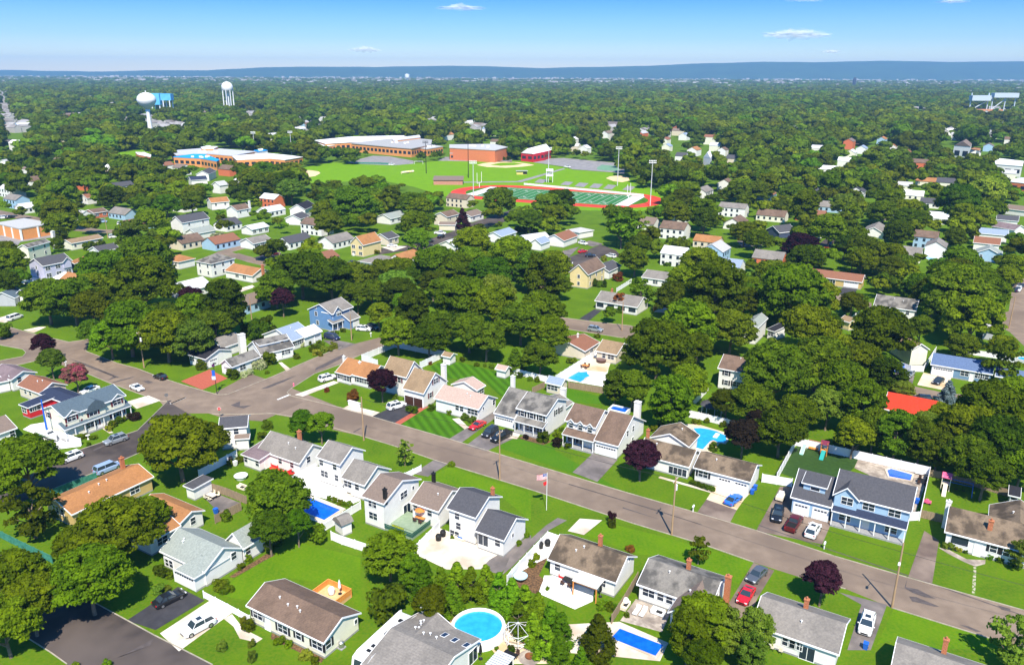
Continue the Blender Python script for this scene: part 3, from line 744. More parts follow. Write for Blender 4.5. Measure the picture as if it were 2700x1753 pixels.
# ------------------------------------------------------------------ survey tables (metres, radians)
HOUSE_TABLE = [('cream_house','cream ranch with brown roof,dark shutters and an orange cedar deck behind','house','cream','brown',[['g',-37.5,95.1,-0.546,14.87,7.33,2.9,1.6,0,1]],[(0,'f',1.87,1.85,'2'),
(0,'f',3.68,1.13,'d'),
(0,'f',6.8,1.54,'2'),
(0,'f',9.85,1.76,'1'),
(0,'f',13.31,1.66,'2'),
(0,'b',1.11,1.78,'1'),
(0,'b',6.55,1.78,'v')],[],'dark','white',4),('white_house','white L-shaped house with sage green roof and front garage wing','house','white','sage',[['g',-55.39,108.42,-0.546,10.64,7.61,2.9,2.2,0,1],['g',-42.42,109.04,1.024,4.93,4.37,2.9,2.19,0,1],['h',-51.1,103.81,-0.546,4.35,6.5,2.75,1.3,0,1]],[(0,'b',5.72,2.4,'1'),
(1,'f',1.11,1.88,'1'),
(0,'f',0.93,0.99,'1'),
(0,'f',1.58,1.04,'2'),
(2,'f',1.55,1.16,'G')],[],None,'white',2),('mustard_house','long mustard ranch under a wide orange roof beside the left lower street','house','mustard','orange',[['g',-74.85,119.05,1.024,15.74,8.46,2.9,1.51,0,1]],[(0,'a',5.48,2.12,'2'),
(0,'a',3.52,2.09,'1'),
(0,'f',3.45,1.85,'2'),
(0,'f',11.93,1.85,'2')],[(-72.92,134,3.7,6,0.7,'b')],None,'white',3),('white_house','white gabled house with orange roof between the mustard ranch and sage roof','house','white','orange',[['g',-64.78,122.19,-0.546,11,4.94,2.9,1.06,0,1],['g',-58.13,110.87,1.024,5.92,6,2.8,1.3,0,1]],[(0,'b',2.67,1.87,'1'),
(1,'f',2.51,1.75,'2')],[],None,'white',0),('white_house','white ranch with grey roof,red awning patio and rear shed wing','house','white','grey',[['g',-50.83,143.86,-0.546,11.64,7.77,2.9,2.53,0,1],['s',-53.55,142.18,-0.546,5.07,6,2.7,0.7,0,1,'purple']],[(0,'f',6.03,1.88,'1'),
(0,'f',9.24,1.88,'1'),
(0,'b',2.7,2.52,'1'),
(1,'b',2.2,1.13,'d'),
(1,'b',3.36,1.13,'d'),
(1,'f',0.94,1.68,'1'),
(1,'f',4.15,1.68,'1')],[(-42.8,146.07,3.2,5.9,0.7,'b')],None,'white',2),('white_house','tall white house with dark flat-pitched roof half hidden behind round tree','house','white','dark',[['g',-60.1,148.89,0.218,5.69,6,5,1.2,0,1],['s',-57.1,148.67,0.158,3.08,1.2,2.8,0.5,0,1,'mauve']],[(0,'f',3.32,3.98,'1'),
(0,'f',3.39,1.95,'1')],[],None,'white',0),('white_house','white split-level house with plain grey roofs beside the blue lap pool','house','white','grey',[['g',-37.01,136.02,-0.546,5.98,7.06,5.3,2.11,0,1],['g',-31.52,131.48,-0.546,5.68,7.55,3.4,2.29,0,1]],[(0,'f',0.93,4.28,'1'),
(0,'f',4.34,4.28,'1'),
(1,'f',1.35,2.35,'2'),
(1,'f',3.58,2.38,'1'),
(0,'f',1.53,2.01,'2'),
(0,'f',4.63,2.04,'1')],[],None,'white',1),('white_house','white split-level house with brown roofs and green rear deck','house','white','mauve',[['g',-25.79,121.32,-0.546,4.96,10.3,5.4,2.07,0,1],['g',-17.66,122.36,-0.546,6.16,8.31,3.7,2.08,0,1]],[(0,'f',1.77,4.38,'1'),
(0,'f',2.55,4.38,'1'),
(0,'f',2.19,2.07,'2'),
(0,'b',5.69,4.29,'2'),
(0,'b',8.33,4.4,'v'),
(0,'b',6.42,1.1,'s'),
(1,'f',0.99,2.68,'1'),
(1,'f',4.06,2.68,'1')],[(-21.45,119.87,4.7,7.6,0.6,'k'),
(-13.97,127.76,3.5,6.4,0.6,'k')],None,'white',1),('white_house','white split-level house with charcoal roofs and concrete patio','house','white','dark',[['g',-10.86,117.48,-0.546,5.88,8.22,5.4,1.96,0,1],['g',-5.93,113.84,-0.546,5.6,7.63,3.4,2.18,0,1]],[(0,'f',1.97,4.38,'1'),
(0,'f',2.2,2.54,'1'),
(0,'f',1.38,0.7,'2'),
(1,'f',1.4,1.98,'s'),
(1,'f',4.2,2.38,'1'),
(1,'b',3.22,2.55,'v')],[(-3.18,120.41,5.1,7.6,0.55,'b')],None,'white',0),('white_house','white ranch with stained brown roof,brick chimney and pergola patio','house','white','stain',[['g',5.69,106.69,-0.546,11.55,8,2.9,2.29,0,1]],[(0,'f',1.63,1.88,'1'),
(0,'f',4.49,1.45,'d'),
(0,'f',9.32,1.88,'1'),
(0,'b',5.7,3.59,'v')],[(13.97,108.14,3.2,6.2,0.6,'b')],None,'white',2),('white_house','white ranch with streaked grey roof,brick end chimney and stone patio','house','white','stgrey',[['g',18.66,100.46,-0.546,11.13,8.76,2.9,1.91,0,1],['g',22.09,94.16,1.024,7.8,4.8,2.85,1.7,0,-1,'mauve']],[(0,'f',1.79,1.85,'2'),
(0,'f',3.64,1.88,'1'),
(0,'f',5.01,1.88,'1')],[(26.53,102.06,3.1,6,0.6,'b'),
(31.42,98.22,0,5.9,0.8,'b')],None,'white',1),('white_house','white ranch with plain slate-grey roof beside the white car at bottom right','house','white','dark',[['g',33.14,91.47,-0.546,11.31,8.4,2.9,2,0,1,'grey']],[(0,'f',5.04,1.85,'2'),
(0,'f',5.83,1.85,'2'),
(0,'f',7.42,1.1,'s')],[(40.97,93.17,3.1,5.8,0.6,'b')],None,'white',1),('white_house','house with grey roof cut by the bottom edge at far right','house','white','grey',[['g',52.14,89.13,-0.546,15,8,2.9,1.9,0,-1]],[],[(56.07,85.08,3.1,5.8,0.6,'b')],None,'white',0),('white_house','grey-roofed house with crossing gables and three skylights beside the round pool','house','white','grey',[['g',-12.85,93.55,-0.546,10.34,12,3,1.5,0,-1],['g',-15.82,88.11,1.024,6.13,6.11,3,1.32,0,-1]],[(0,'b',1.4,1.1,'s')],[(-8.79,88.14,2.4,4,1,'s'),
(-7.37,87.12,2.4,4,1,'s'),
(-5.77,86.16,2.4,4,1,'s')],None,'white',4),('white_house','white ranch with mottled brown roof and stone-edged flower bed at right edge','house','white','stain',[['g',71.57,114.68,-0.546,17,9.5,3.1,2.4,0,1],['g',79.29,115.84,1.024,9,8.5,3,2.3,0,-1]],[(0,'f',2.32,1.95,'p'),
(0,'f',5,1.13,'d'),
(0,'f',7.11,2.08,'1'),
(0,'f',9.39,2.05,'2')],[(78.09,113.54,2.9,5.9,0.7,'b'),
(75.13,120.87,0,5.2,0.8,'w')],'dark','white',1),('paleblue_house','large blue two-storey house with charcoal roof and full-width white porch','house','paleblue','dark',[['g',55.84,122.53,-0.546,12.28,8.6,5.7,2.8,0,1],['g',49.65,125.4,-0.546,6.89,10,3.3,3.41,0,1],['p',55.37,121.24,-0.546,11.77,2.4,3.1,0.9,0,1,'navy'],['g',55.58,122.1,1.024,4.7,4.3,5.7,1.9,3,-1],['s',51.54,126.01,-0.546,4.3,3.6,5.9,0.7,2.5,1]],[(0,'f',5.77,4.65,'2'),
(0,'f',9.83,4.65,'2'),
(3,'a',2.36,4.92,'2'),
(1,'f',1.93,1.16,'g'),
(1,'f',5.19,1.16,'g'),
(4,'f',2.3,5.04,'w'),
(0,'f',2.32,1.47,'2'),
(0,'f',5.72,1.13,'d'),
(0,'f',9.69,1.48,'2')],[],None,'white',0),('white_house','long white ranch with weathered brown roof and pale double garage','house','white','stain',[['g',34.83,136.88,-0.546,10.92,7.93,3,1.74,0,1],['g',24.99,142.84,-0.546,10.7,7.63,2.8,2.04,0,1],['g',35.97,146.02,1.024,6.49,8.5,2.8,1.9,0,1]],[(0,'f',1.91,1.95,'2'),
(0,'f',6.12,1.16,'g'),
(0,'f',9.19,1.16,'g'),
(1,'f',8.39,1.12,'q')],[(27.88,148.12,3.1,5.6,0.6,'b')],'dark','white',1),('white_house','white two-storey house with brown roof and three small front dormers','house','white','brown',[['g',11.16,153.15,-0.546,7.15,8.65,5.3,2.43,0,1],['g',16.92,148.32,-0.546,5.39,14.53,3.1,3.93,0,1],['p',10.56,151.7,-0.546,7.24,1.9,2.9,0.8,0,1,'brown'],['g',11.63,152.57,1.024,2.45,1.7,5.35,0.75,3.9,-1],['g',13.51,151.43,1.024,2.45,1.7,5.35,0.75,3.9,-1],['g',15.39,150.29,1.024,2.45,1.7,5.35,0.75,3.9,-1]],[(3,'a',0.77,4.58,'1'),
(4,'a',0.77,4.58,'1'),
(5,'a',0.77,4.58,'1'),
(1,'b',5.28,3.72,'1'),
(1,'b',8.24,3.65,'1'),
(1,'b',8.24,1.02,'1'),
(0,'f',2.45,1.25,'q'),
(0,'f',5.3,1.13,'d'),
(1,'f',2.59,1.16,'G')],[(27.07,157.62,0,7.7,1.3,'w')],None,'white',0),('white_house','white colonial with streaked grey roof,black shutters and long porch roof','house','white','stgrey',[['g',0.94,159.23,-0.546,7.58,10.01,5.4,2.13,0,1],['g',-3.95,162.03,-0.546,5.33,13.4,3,3.92,0,1],['p',0.5,158.15,-0.546,7.22,1.9,2.9,0.8,0,1,'stgrey'],['g',11.5,163.37,1.024,4.87,7,3.2,1.4,0,1,'grey']],[(0,'f',1.44,4.38,'1'),
(0,'f',3.74,4.38,'1'),
(0,'f',6.04,4.38,'1'),
(0,'b',5,4.27,'1'),
(0,'b',7.16,4.04,'1'),
(1,'f',2.53,1.16,'G'),
(0,'f',0.95,1.13,'d'),
(0,'f',2.77,1.24,'3'),
(0,'f',5.4,1.31,'3')],[(0.27,171.63,4.5,8,0.9,'w'),
(11.81,169.28,3.1,6,1.2,'w')],'dark','white',0),('white_house','white raised ranch with pale pink roof and front steps','house','white','pink',[['g',-17.92,169.46,-0.546,12.34,7.91,3.3,2.07,0,1],['g',-8.22,174.76,1.024,3.76,7.5,3.1,1.5,0,1]],[(0,'f',6.32,2.27,'1'),
(0,'f',7.55,2.27,'1'),
(0,'f',10.54,2.25,'3'),
(0,'b',6.75,2.53,'1'),
(0,'b',2.35,2.65,'v'),
(1,'f',2.41,2.02,'2')],[],None,'white',2),('white_house','white house with tan roof,skylight and two dark brown garage doors','house','white','tan',[['g',-25.74,173.82,-0.546,6.23,9.52,3.9,3.73,0,1],['g',-31.43,180.73,-0.546,7.3,6.54,5.4,3.16,0,1]],[(0,'f',1.7,1.16,'g'),
(0,'f',4.34,1.16,'g'),
(0,'b',5.24,5.29,'2'),
(0,'b',3.05,2.45,'1'),
(1,'f',2.92,4.18,'1'),
(1,'f',4.92,4.18,'1')],[(-16.47,180.22,0,7.6,1.1,'w'),
(-20.73,176.81,4.7,7,1,'s')],'red','brown',0),('white_house','low white house with orange-tan roof and two white chimneys','house','white','orange',[['g',-44.36,188.12,-0.546,11.02,8.62,2.8,2.26,0,1],['s',-44.59,187.47,-0.546,5.11,3,2.75,0.5,0,1]],[(1,'f',3.58,1.6,'2'),
(1,'f',0.93,1.73,'1'),
(0,'f',7.73,1.75,'3'),
(0,'f',9.67,1.75,'2')],[(-43.33,193.04,2.1,4.9,0.6,'w'),
(-38.41,188.71,2.3,5,0.6,'w')],'dark','white',0),('cream_house','cream house with blue-grey roof,maroon shutters and arched centre gable','house','cream','slate',[['g',-93.96,153.03,1.024,14.25,8.59,5.5,1.75,0,1],['p',-93.91,152.35,1.024,15.42,2.2,2.9,1,0,1,'slate'],['a',-91.35,156.94,2.595,4.2,4.8,4.6,2.4,2.9,-1,'slate'],['g',-93.7,153.22,2.595,3.12,3.2,5.5,1.1,3,-1],['g',-88.3,162.11,2.595,3.12,3.2,5.5,1.1,3,-1]],[(3,'a',1.35,4.71,'2'),
(4,'a',1.35,4.62,'2'),
(2,'a',1.67,4.21,'2'),
(0,'f',2.09,2.95,'3'),
(0,'f',7.48,1.13,'d'),
(0,'f',11.85,2,'3'),
(0,'a',6.5,4.42,'1'),
(0,'f',5.86,1.57,'3')],[],'red','white',0),('red_house','bright red house with navy roof behind the cream gambrel','house','red','navy',[['s',-111.33,165.63,-0.546,3.76,9,3,0.5,0,1],['g',-110.08,171.36,-0.546,10.85,5.03,3.2,0.67,0,1]],[(0,'f',1.35,1.77,'2'),
(0,'b',0.93,2.27,'1'),
(0,'b',1.97,2.32,'2')],[],None,'white',0),('beige_house','tan ranch with reddish brown roof between two streets','house','beige','rust',[['g',-118.62,177.14,-0.546,9.75,6.73,2.9,1.71,0,1]],[(0,'f',2.92,1.88,'1'),
(0,'f',4.98,1.88,'1')],[],None,'white',2),('white_house','white house with purple-grey dormer roof cut by the left edge','house','white','purple',[['g',-129.71,184.78,-0.546,9.55,6.32,3.2,1.32,0,1],['g',-124.52,178.36,0.732,3.21,3,2.9,0.8,0,1,'purple']],[(0,'b',2.09,2.51,'1')],[],None,'white',0),('white_house','grey-roofed house with blue skylight at the left edge','house','white','mauve',[['g',-109.21,145.81,1.024,9,8,2.9,2,0,1]],[(0,'f',8.01,1.88,'1')],[],None,'white',0),('white_house','white cape with long shed dormer and grey roof at the street bend','house','white','stgrey',[['g',-66.76,199.04,0.741,9.82,8.6,3,2.7,0,1],['g',-71.55,190.51,1.024,9.46,4.73,2.7,1.64,0,1],['s',-67.47,200.7,0.741,8.7,3.2,5,0.6,3,1]],[(0,'f',6.6,1.98,'1'),
(0,'f',7.45,1.98,'1'),
(0,'f',8.17,1.98,'1'),
(0,'f',4.4,1.13,'d'),
(2,'f',2.89,3.78,'1'),
(2,'f',6.72,3.98,'1'),
(1,'f',3.61,1.49,'2'),
(1,'a',2.25,1.16,'g')],[(-73.9,206.19,0,6.4,1.7,'w')],None,'white',0),('white_house','white house with black roof under the tall multi-trunk tree','house','white','black',[['g',-86.37,199.42,-0.546,7.22,9.01,2.9,1.5,0,1],['g',-78.8,204.57,1.024,8,9,2.9,1.6,0,1,'grey']],[(0,'f',1.35,1.85,'2'),
(0,'b',2.63,1.16,'g')],[],None,'white',0),('white_house','white ranch with broad blue-grey roof next to the blue two-storey house','house','white','bluegrey',[['g',-61.4,210.37,1.024,8.29,12,2.9,2.6,0,1],['g',-58.68,213.67,1.024,7,6.5,3,1.6,0,1,'white']],[(0,'f',3.36,1.85,'3'),
(0,'f',1.35,1.85,'2'),
(1,'f',5.3,1.16,'g')],[],None,'white',1),('blue_house','blue two-storey house with dark grey roof and front gable near the bend','house','blue','grey',[['g',-53.86,227.73,1.024,9.43,10,5.6,2.4,0,1],['p',-53.62,226.79,1.024,6.68,2,2.9,0.9,0,1,'grey'],['g',-49.03,229.51,1.024,4.72,6,3,1.6,0,1,'grey'],['g',-53.45,227.83,2.595,4.8,4.1,5.6,1.9,3,-1]],[(0,'f',1.13,4.58,'1'),
(3,'a',2.75,5.19,'2'),
(0,'f',8.5,4.58,'1'),
(0,'a',6.85,4.6,'1'),
(0,'a',6.46,1.83,'1'),
(0,'a',6.77,6.56,'v'),
(0,'f',2.41,1.66,'q'),
(2,'f',3,1.53,'g')],[],None,'white',0),('garden_shed','white shed with tan roof inside the tall white fence corner','shed','white','tan',[['g',-18.97,201.04,-0.546,2.96,3.2,2.3,0.8,0,1]],[(0,'f',1.96,1.1,'d')],[],None,'white',0),('garden_shed','white shed with pale roof on the striped lawn','shed','white','pink',[['g',-4.33,191.25,-0.546,3.15,3,2.3,0.9,0,1]],[],[],None,'white',0),('outbuilding','beige outbuilding with slate-blue roof beside the kidney pool','outbuilding','beige','bluegrey',[['g',8.17,181,-0.546,4.43,4,2.7,1.2,0,1]],[(0,'f',0.93,1.62,'1'),
(0,'f',2.36,1.65,'2'),
(0,'a',0.95,1.13,'d')],[],None,'white',0),('garden_shed','white barrel-roofed shed beside the rectangular blue pool','shed','white','grey',[['a',-28.43,116.66,0.758,2.41,3,2.3,1,0,1]],[],[],None,'white',0),('garden_shed','small white box shed with flat dark roof against the blue-white fence','shed','white','dark',[['s',-60.12,129.77,-0.546,2.76,4.5,2.6,0.2,0,1]],[],[],None,'white',0),('garden_shed','white shed with black roof behind the playground fence at right edge','shed','white','black',[['s',89.98,127.89,-0.546,1.87,3,2.5,0.6,0,1]],[(0,'f',0.94,1.48,'1')],[],None,'white',0),('yellow_house','pale yellow two-storey house with brown gable roof on the middle street','house','yellow','brown',[['g',27.27,278.3,1.024,14.85,7.78,5.4,3.38,0,1]],[(0,'f',2.48,4.15,'1'),
(0,'f',7.42,4.15,'1'),
(0,'f',12.38,4.15,'1'),
(0,'f',2.48,1.55,'1'),
(0,'f',7.42,1.55,'1'),
(0,'f',12.38,1.55,'1'),
(0,'a',3.89,4.2,'1'),
(0,'a',3.89,1.6,'1')],[],None,'white',0),('white_house','white ranch with grey roof and picture windows facing the silver car','house','white','grey',[['g',27.31,253.41,-0.546,15.12,10,2.9,2.31,0,1]],[(0,'f',1.89,1.65,'p'),
(0,'f',5.67,1.65,'p'),
(0,'f',9.45,1.65,'p'),
(0,'f',13.23,1.65,'p')],[(33.4,257.38,3.2,5.8,0.6,'b')],None,'white',0),('beige_house','low house with broad chocolate brown roof beside white fence','house','beige','rust',[['g',19.87,203.55,1.024,9.18,10,2.8,1.6,0,1]],[(0,'f',4.62,1.75,'2')],[(18.36,210.69,2.5,5.4,0.5,'w')],None,'white',0),('beige_house','beige ranch with light tan roof facing the hot tub','house','beige','tan',[['g',22.65,203.79,-0.546,6.33,9.33,2.9,2,0,1]],[(0,'f',2.46,1.88,'1'),
(0,'f',4.5,1.85,'2')],[],None,'white',0),('white_house','grey-white house with plain grey roof behind the orange fence','house','white','grey',[['g',47.61,285.34,-0.546,10.75,11.33,2.9,1.76,0,1]],[(0,'f',1.79,1.65,'2'),
(0,'f',5.38,1.65,'2'),
(0,'f',8.96,1.65,'2')],[],None,'white',0),('white_house','white two-storey house with brown roof and dark shutters in the trees','house','white','brown',[['g',50.94,184.38,-0.546,7.71,8.64,5.4,2.39,0,1]],[(0,'f',2.14,4.38,'1'),
(0,'f',2.27,1.88,'1'),
(0,'f',4.88,2,'2')],[],'dark','white',1),('white_house','white gabled house with olive roof and dark side porch in the woods','house','white','sage',[['g',70.34,217.2,1.024,11.55,4.16,5.2,1.34,0,1],['s',74.97,223.25,-0.936,2.83,6,3,0.8,0,1,'black']],[(0,'a',2.26,1.5,'1'),
(1,'f',1.35,1.89,'2')],[],None,'white',0),('white_house','white two-storey house with worn grey roof behind the round tree','house','white','stgrey',[['g',113.71,240.88,-0.546,12.09,10,5.4,2.4,0,1]],[(0,'f',1.95,4.38,'1'),
(0,'f',4.62,4.65,'v'),
(0,'f',6.7,4.38,'1'),
(0,'f',9.86,4.38,'1')],[],None,'white',2),('slate_house','blue ranch with slate-blue roof and white garage on the tan driveway','house','slate','deepblue',[['g',108.98,194.43,-0.546,14.01,8,2.9,2,0,1],['g',121.16,186.42,-0.546,8.87,7,2.8,1.4,0,1]],[(0,'f',2.94,1.16,'G'),
(0,'f',7.94,1.85,'2'),
(0,'f',9.65,1.13,'d'),
(0,'f',10.96,1.85,'2'),
(0,'f',12.38,1.85,'2')],[],None,'white',0),('cream_house','tall narrow house with beige roof seen end-on behind white gate','house','cream','tan',[['g',106.08,211.52,-1.525,11,5,4.8,1.6,0,1]],[],[],None,'white',0),('white_house','house with bright red roof half hidden by trees at right','house','white','red',[['g',83.88,165.47,-0.546,10.98,10,2.9,2.4,0,1]],[(0,'f',1.37,1.65,'1'),
(0,'f',4.12,1.65,'1'),
(0,'f',6.86,1.65,'1'),
(0,'f',9.61,1.65,'1')],[],None,'white',0),('garden_shed','small yellow-tan shed roof beside the white and red fence','shed','yellow','tan',[['g',100.55,233.92,-1.043,3.8,5,2.8,1,0,1]],[],[],None,'white',0),('garage','plain grey garage with white trim near the right-hand street','garage','grey','lightgrey',[['s',138.88,223.7,-0.546,3.23,6,2.8,1,0,1]],[],[],None,'white',0),('mustard_house','mustard ranch with dark brown roof and blue-lit carport','house','mustard','rust',[['g',110.29,288.58,-0.546,18.73,8,2.9,2,0,1]],[(0,'f',2.95,1.75,'q'),
(0,'f',7.75,1.75,'q'),
(0,'f',15.06,1.43,'G')],[],None,'white',0),('white_house','grey gabled house with white end wall among the oaks','house','white','grey',[['g',173.05,366.61,1.024,16.21,9.71,3.6,2.58,0,1]],[],[],None,'white',0),('paleblue_house','pale blue house with grey roof at right with white porch','house','paleblue','sage',[['g',201.96,322.06,1.024,9,10,3.4,2.4,0,1]],[(0,'a',2.5,2.2,'1'),
(0,'a',7.5,2.2,'1')],[],None,'white',0),('white_house','house with terracotta orange roof in the right-hand row','house','white','rust',[['g',204.39,348.27,-0.546,10.35,9,3.4,2.2,0,1]],[],[],None,'white',0),('white_house','house with blue-grey roof in the right-hand row','house','white','bluegrey',[['g',218.87,370.05,-0.546,11.87,9,3.4,2,0,1]],[],[],None,'white',0),('white_house','house with dark purple-grey roof in the right-hand row','house','white','purple',[['g',235.11,387.94,-1.102,11.6,9,3.4,2,0,1]],[],[],None,'white',0),('white_house','house with near-black roof topmost of the right-hand row','house','white','dark',[['g',248.26,406.74,-0.546,9.83,9,3.4,2,0,1]],[],[],None,'white',0),('navy_house','dark blue gabled house deep among trees right of the fields','house','navy','dark',[['g',124.82,368.3,0.492,10.97,9,3.4,2.6,0,1]],[],[],None,'white',0),('white_house','mottled grey-brown roofed house at the right edge under the yellow tree','house','white','mauve',[['g',273.9,442.67,-0.923,16.4,9,3.2,2,0,1]],[],[],None,'white',0),('lilac_house','lilac-grey two-storey house with front gable and white windows','house','lilac','dark',[['g',-174.04,287.81,1.024,11.35,10.13,5.4,2.32,0,1],['g',-169.85,293.93,2.595,4.4,3.6,5.5,1.6,3,-1]],[(0,'f',1.89,4.15,'2'),
(0,'f',5.68,4.15,'2'),
(0,'f',9.46,4.15,'2'),
(0,'f',1.89,1.55,'2'),
(0,'f',5.68,1.55,'2'),
(0,'f',9.46,1.55,'2'),
(0,'a',5.07,4.2,'1'),
(0,'a',5.07,1.6,'1')],[],None,'white',0),('navy_house','dark-walled house with tan-orange roof beside the lilac-grey house','house','navy','orange',[['g',-169.6,301.2,1.451,9.87,3.72,3.2,0.93,0,1]],[],[],None,'white',0),('cream_house','tall cream house with mottled grey roof and white end chimney','house','cream','stgrey',[['g',-197.29,318.43,1.372,12.45,4.8,5.6,1.2,0,1]],[(0,'f',3.11,4.35,'1'),
(0,'f',9.34,4.35,'1'),
(0,'f',3.11,1.75,'1'),
(0,'f',9.34,1.75,'1')],[(-200.16,342.58,0,7.8,1.4,'w')],None,'white',0),('white_house','white two-storey house with black roof behind a lower grey-roofed wing','house','white','dark',[['g',-156.76,375.01,1.024,15.82,9.31,5.6,2.79,0,1],['g',-145.57,361.84,1.024,11.46,8,3,2,0,1,'sage']],[(0,'f',3.96,4.35,'1'),
(0,'f',11.86,4.35,'1'),
(0,'f',3.96,1.75,'1'),
(0,'f',11.86,1.75,'1')],[],None,'white',0),('white_house','white two-storey house with stained hip roof beside the orange-roofed ranch','house','white','stgrey',[['h',-113.18,291.71,1.024,11.49,9,5.6,2.2,0,1]],[(0,'f',1.92,4.35,'1'),
(0,'f',5.74,4.35,'1'),
(0,'f',9.58,4.35,'1'),
(0,'f',1.92,1.75,'1'),
(0,'f',5.74,1.75,'1'),
(0,'f',9.58,1.75,'1'),
(0,'a',2.25,4.4,'1'),
(0,'a',6.75,4.4,'1'),
(0,'a',2.25,1.8,'1'),
(0,'a',6.75,1.8,'1')],[],None,'white',0),('white_house','white ranch with orange roof and tall brick chimney','house','white','orange',[['g',-108.55,292.28,-0.546,15.17,9.25,2.9,1.96,0,1]],[(0,'f',6.58,1.85,'2'),
(0,'f',10.54,1.78,'2')],[(-92.27,286.89,0,6.4,0.9,'b')],None,'white',0),('white_house','white bungalow with shiny silver roof','house','white','silver',[['g',-111.7,261.57,1.024,11.67,10,2.9,2.4,0,1]],[(0,'f',1.94,1.65,'2'),
(0,'f',5.84,1.65,'2'),
(0,'f',9.72,1.65,'2')],[],None,'white',0),('white_house','white bungalow with ochre orange hip roof by a dark tree','house','white','orange',[['h',-137.73,308.91,-0.546,8.09,8,3.2,1.8,0,1]],[(0,'f',2.02,1.95,'1'),
(0,'f',6.07,1.95,'1')],[],None,'white',0),('white_house','white gable house with dark grey roof behind big dark oaks at left','house','white','dark',[['g',-159.46,252.64,1.024,10.24,8.5,3,2.4,0,1]],[(0,'a',2.12,1.8,'1'),
(0,'a',6.38,1.8,'1')],[],None,'white',0),('grey_house','house with slate roof half hidden under left-edge oaks','house','grey','slate',[['g',-164.24,253.13,1.595,7.05,8,3,2,0,1]],[],[],None,'white',0),('cream_house','house with orange strip roof and pale walls behind the dark fir','house','cream','tan',[['g',-190.7,338.71,1.024,14.87,8,3.2,1.2,0,1]],[(0,'f',1.86,1.95,'1'),
(0,'f',5.58,1.95,'1'),
(0,'f',9.29,1.95,'1'),
(0,'f',13.01,1.95,'1')],[],None,'white',0),('white_house','small white house with charcoal roof below the orange strip roof','house','white','dark',[['g',-170.93,323.17,1.024,9.31,8,3,1.8,0,1]],[],[],None,'white',0),('brick_house','brick ranch with brown roof near the bend of the left street','house','brick','brown',[['g',-219.16,414.92,1.024,8.15,9,3.2,1.5,0,1]],[(0,'f',2.04,1.95,'2'),
(0,'f',6.11,1.95,'2')],[],None,'white',0),('white_house','white gabled house with maroon roof among the left trees','house','white','rust',[['g',-245.76,460.69,1.024,5.99,8,3.8,2,0,1]],[(0,'a',2,2.6,'1'),
(0,'a',6,2.6,'1')],[],None,'white',0),('white_house','white house with orange roof left of the brown chimney house','house','white','orange',[['g',-167.82,443.53,0.65,10.37,9,4.2,2.2,0,1]],[(0,'f',2.59,2.95,'1'),
(0,'f',7.78,2.95,'1')],[],None,'white',0),('white_house','white house with brown roof and white chimney in the left middle','house','white','brown',[['g',-145,418.02,1.024,9.62,9,4.4,2.2,0,1]],[(0,'f',2.4,3.15,'1'),
(0,'f',7.22,3.15,'1')],[(-140.79,425.83,3.5,8.2,1,'w')],None,'white',0),('white_house','white gable house with dark roof below the blue-roofed school','house','white','dark',[['g',-213.05,564.96,1.664,19.87,9,5,2.4,0,1]],[],[],None,'white',0),('white_house','white house with navy roof left of the long white house','house','white','navy',[['g',-214.78,536.31,0.593,10.94,9,4.4,2,0,1]],[],[],None,'white',0),('white_house','white gable house with pale grey roof by the big oaks','house','white','lightgrey',[['g',-184.44,504.91,1.024,6.98,8,5.4,2.2,0,1]],[],[],None,'white',0),('yellow_house','pale yellow house with bright orange roof and corner porch','house','yellow','orange',[['g',-62.46,328.07,1.024,11.95,7.64,5.2,3.4,0,1]],[(0,'a',1.91,4,'2'),
(0,'a',5.73,4,'2'),
(0,'a',1.91,1.4,'2'),
(0,'a',5.73,1.4,'2')],[],None,'white',0),('beige_house','beige ranch with charcoal roof right of the bright orange roof','house','beige','dark',[['g',-55.47,350.86,1.024,7.82,9,3.2,2,0,1]],[(0,'f',1.96,1.95,'2'),
(0,'f',5.86,1.95,'2')],[],None,'white',0),('white_house','low house with broad grey-mauve roof below the bright orange roof','house','white','grey',[['h',-51.88,303.16,1.024,13.19,11,3,1.6,0,1]],[(0,'f',2.2,1.75,'2'),
(0,'f',6.6,1.75,'2'),
(0,'f',10.99,1.75,'2')],[],None,'white',0),('beige_house','beige two-part house with brown roofs beside the purple conifer','house','beige','brown',[['g',-32.72,398.92,1.024,10.93,9,4.8,2,0,1],['g',-36.33,388.01,-0.084,8.4,6,2.9,1,0,1,'mauve']],[(0,'f',2.73,3.55,'1'),
(0,'f',8.2,3.55,'1'),
(0,'f',2.73,0.95,'1'),
(0,'f',8.2,0.95,'1')],[],None,'white',0),('white_house','white ranch with dark mauve roof on the long middle street','house','white','mauve',[['g',-21.38,409.34,1.024,12.43,10,3.2,1.8,0,1]],[(0,'f',3.11,1.95,'2'),
(0,'f',9.32,1.95,'2')],[],None,'white',0),('white_house','white house with grey-green roof and orange front steps','house','white','sage',[['g',-61.86,401.9,1.024,13.3,10,3.2,2,0,1]],[(0,'f',2.22,1.95,'2'),
(0,'f',6.65,1.95,'2'),
(0,'f',11.08,1.95,'2')],[],None,'white',0),('white_house','white house with black double-gable roof behind the street trees','house','white','black',[['g',-110.13,422.2,1.44,15.15,9,4.4,2.6,0,1],['g',-106.76,399.12,1.33,10.22,9,3.4,2,0,1,'dark']],[],[],None,'white',0),('white_house','long house with silver-white roof under the middle street','house','white','silver',[['g',-25.23,338.43,1.024,20.85,8,3,1.8,0,1]],[],[],None,'white',0),('white_house','white house with light blue-grey roof along the middle street','house','white','bluegrey',[['g',-4.91,357.43,1.024,13.58,9,3.2,1.8,0,1]],[(0,'f',3.4,1.95,'2'),
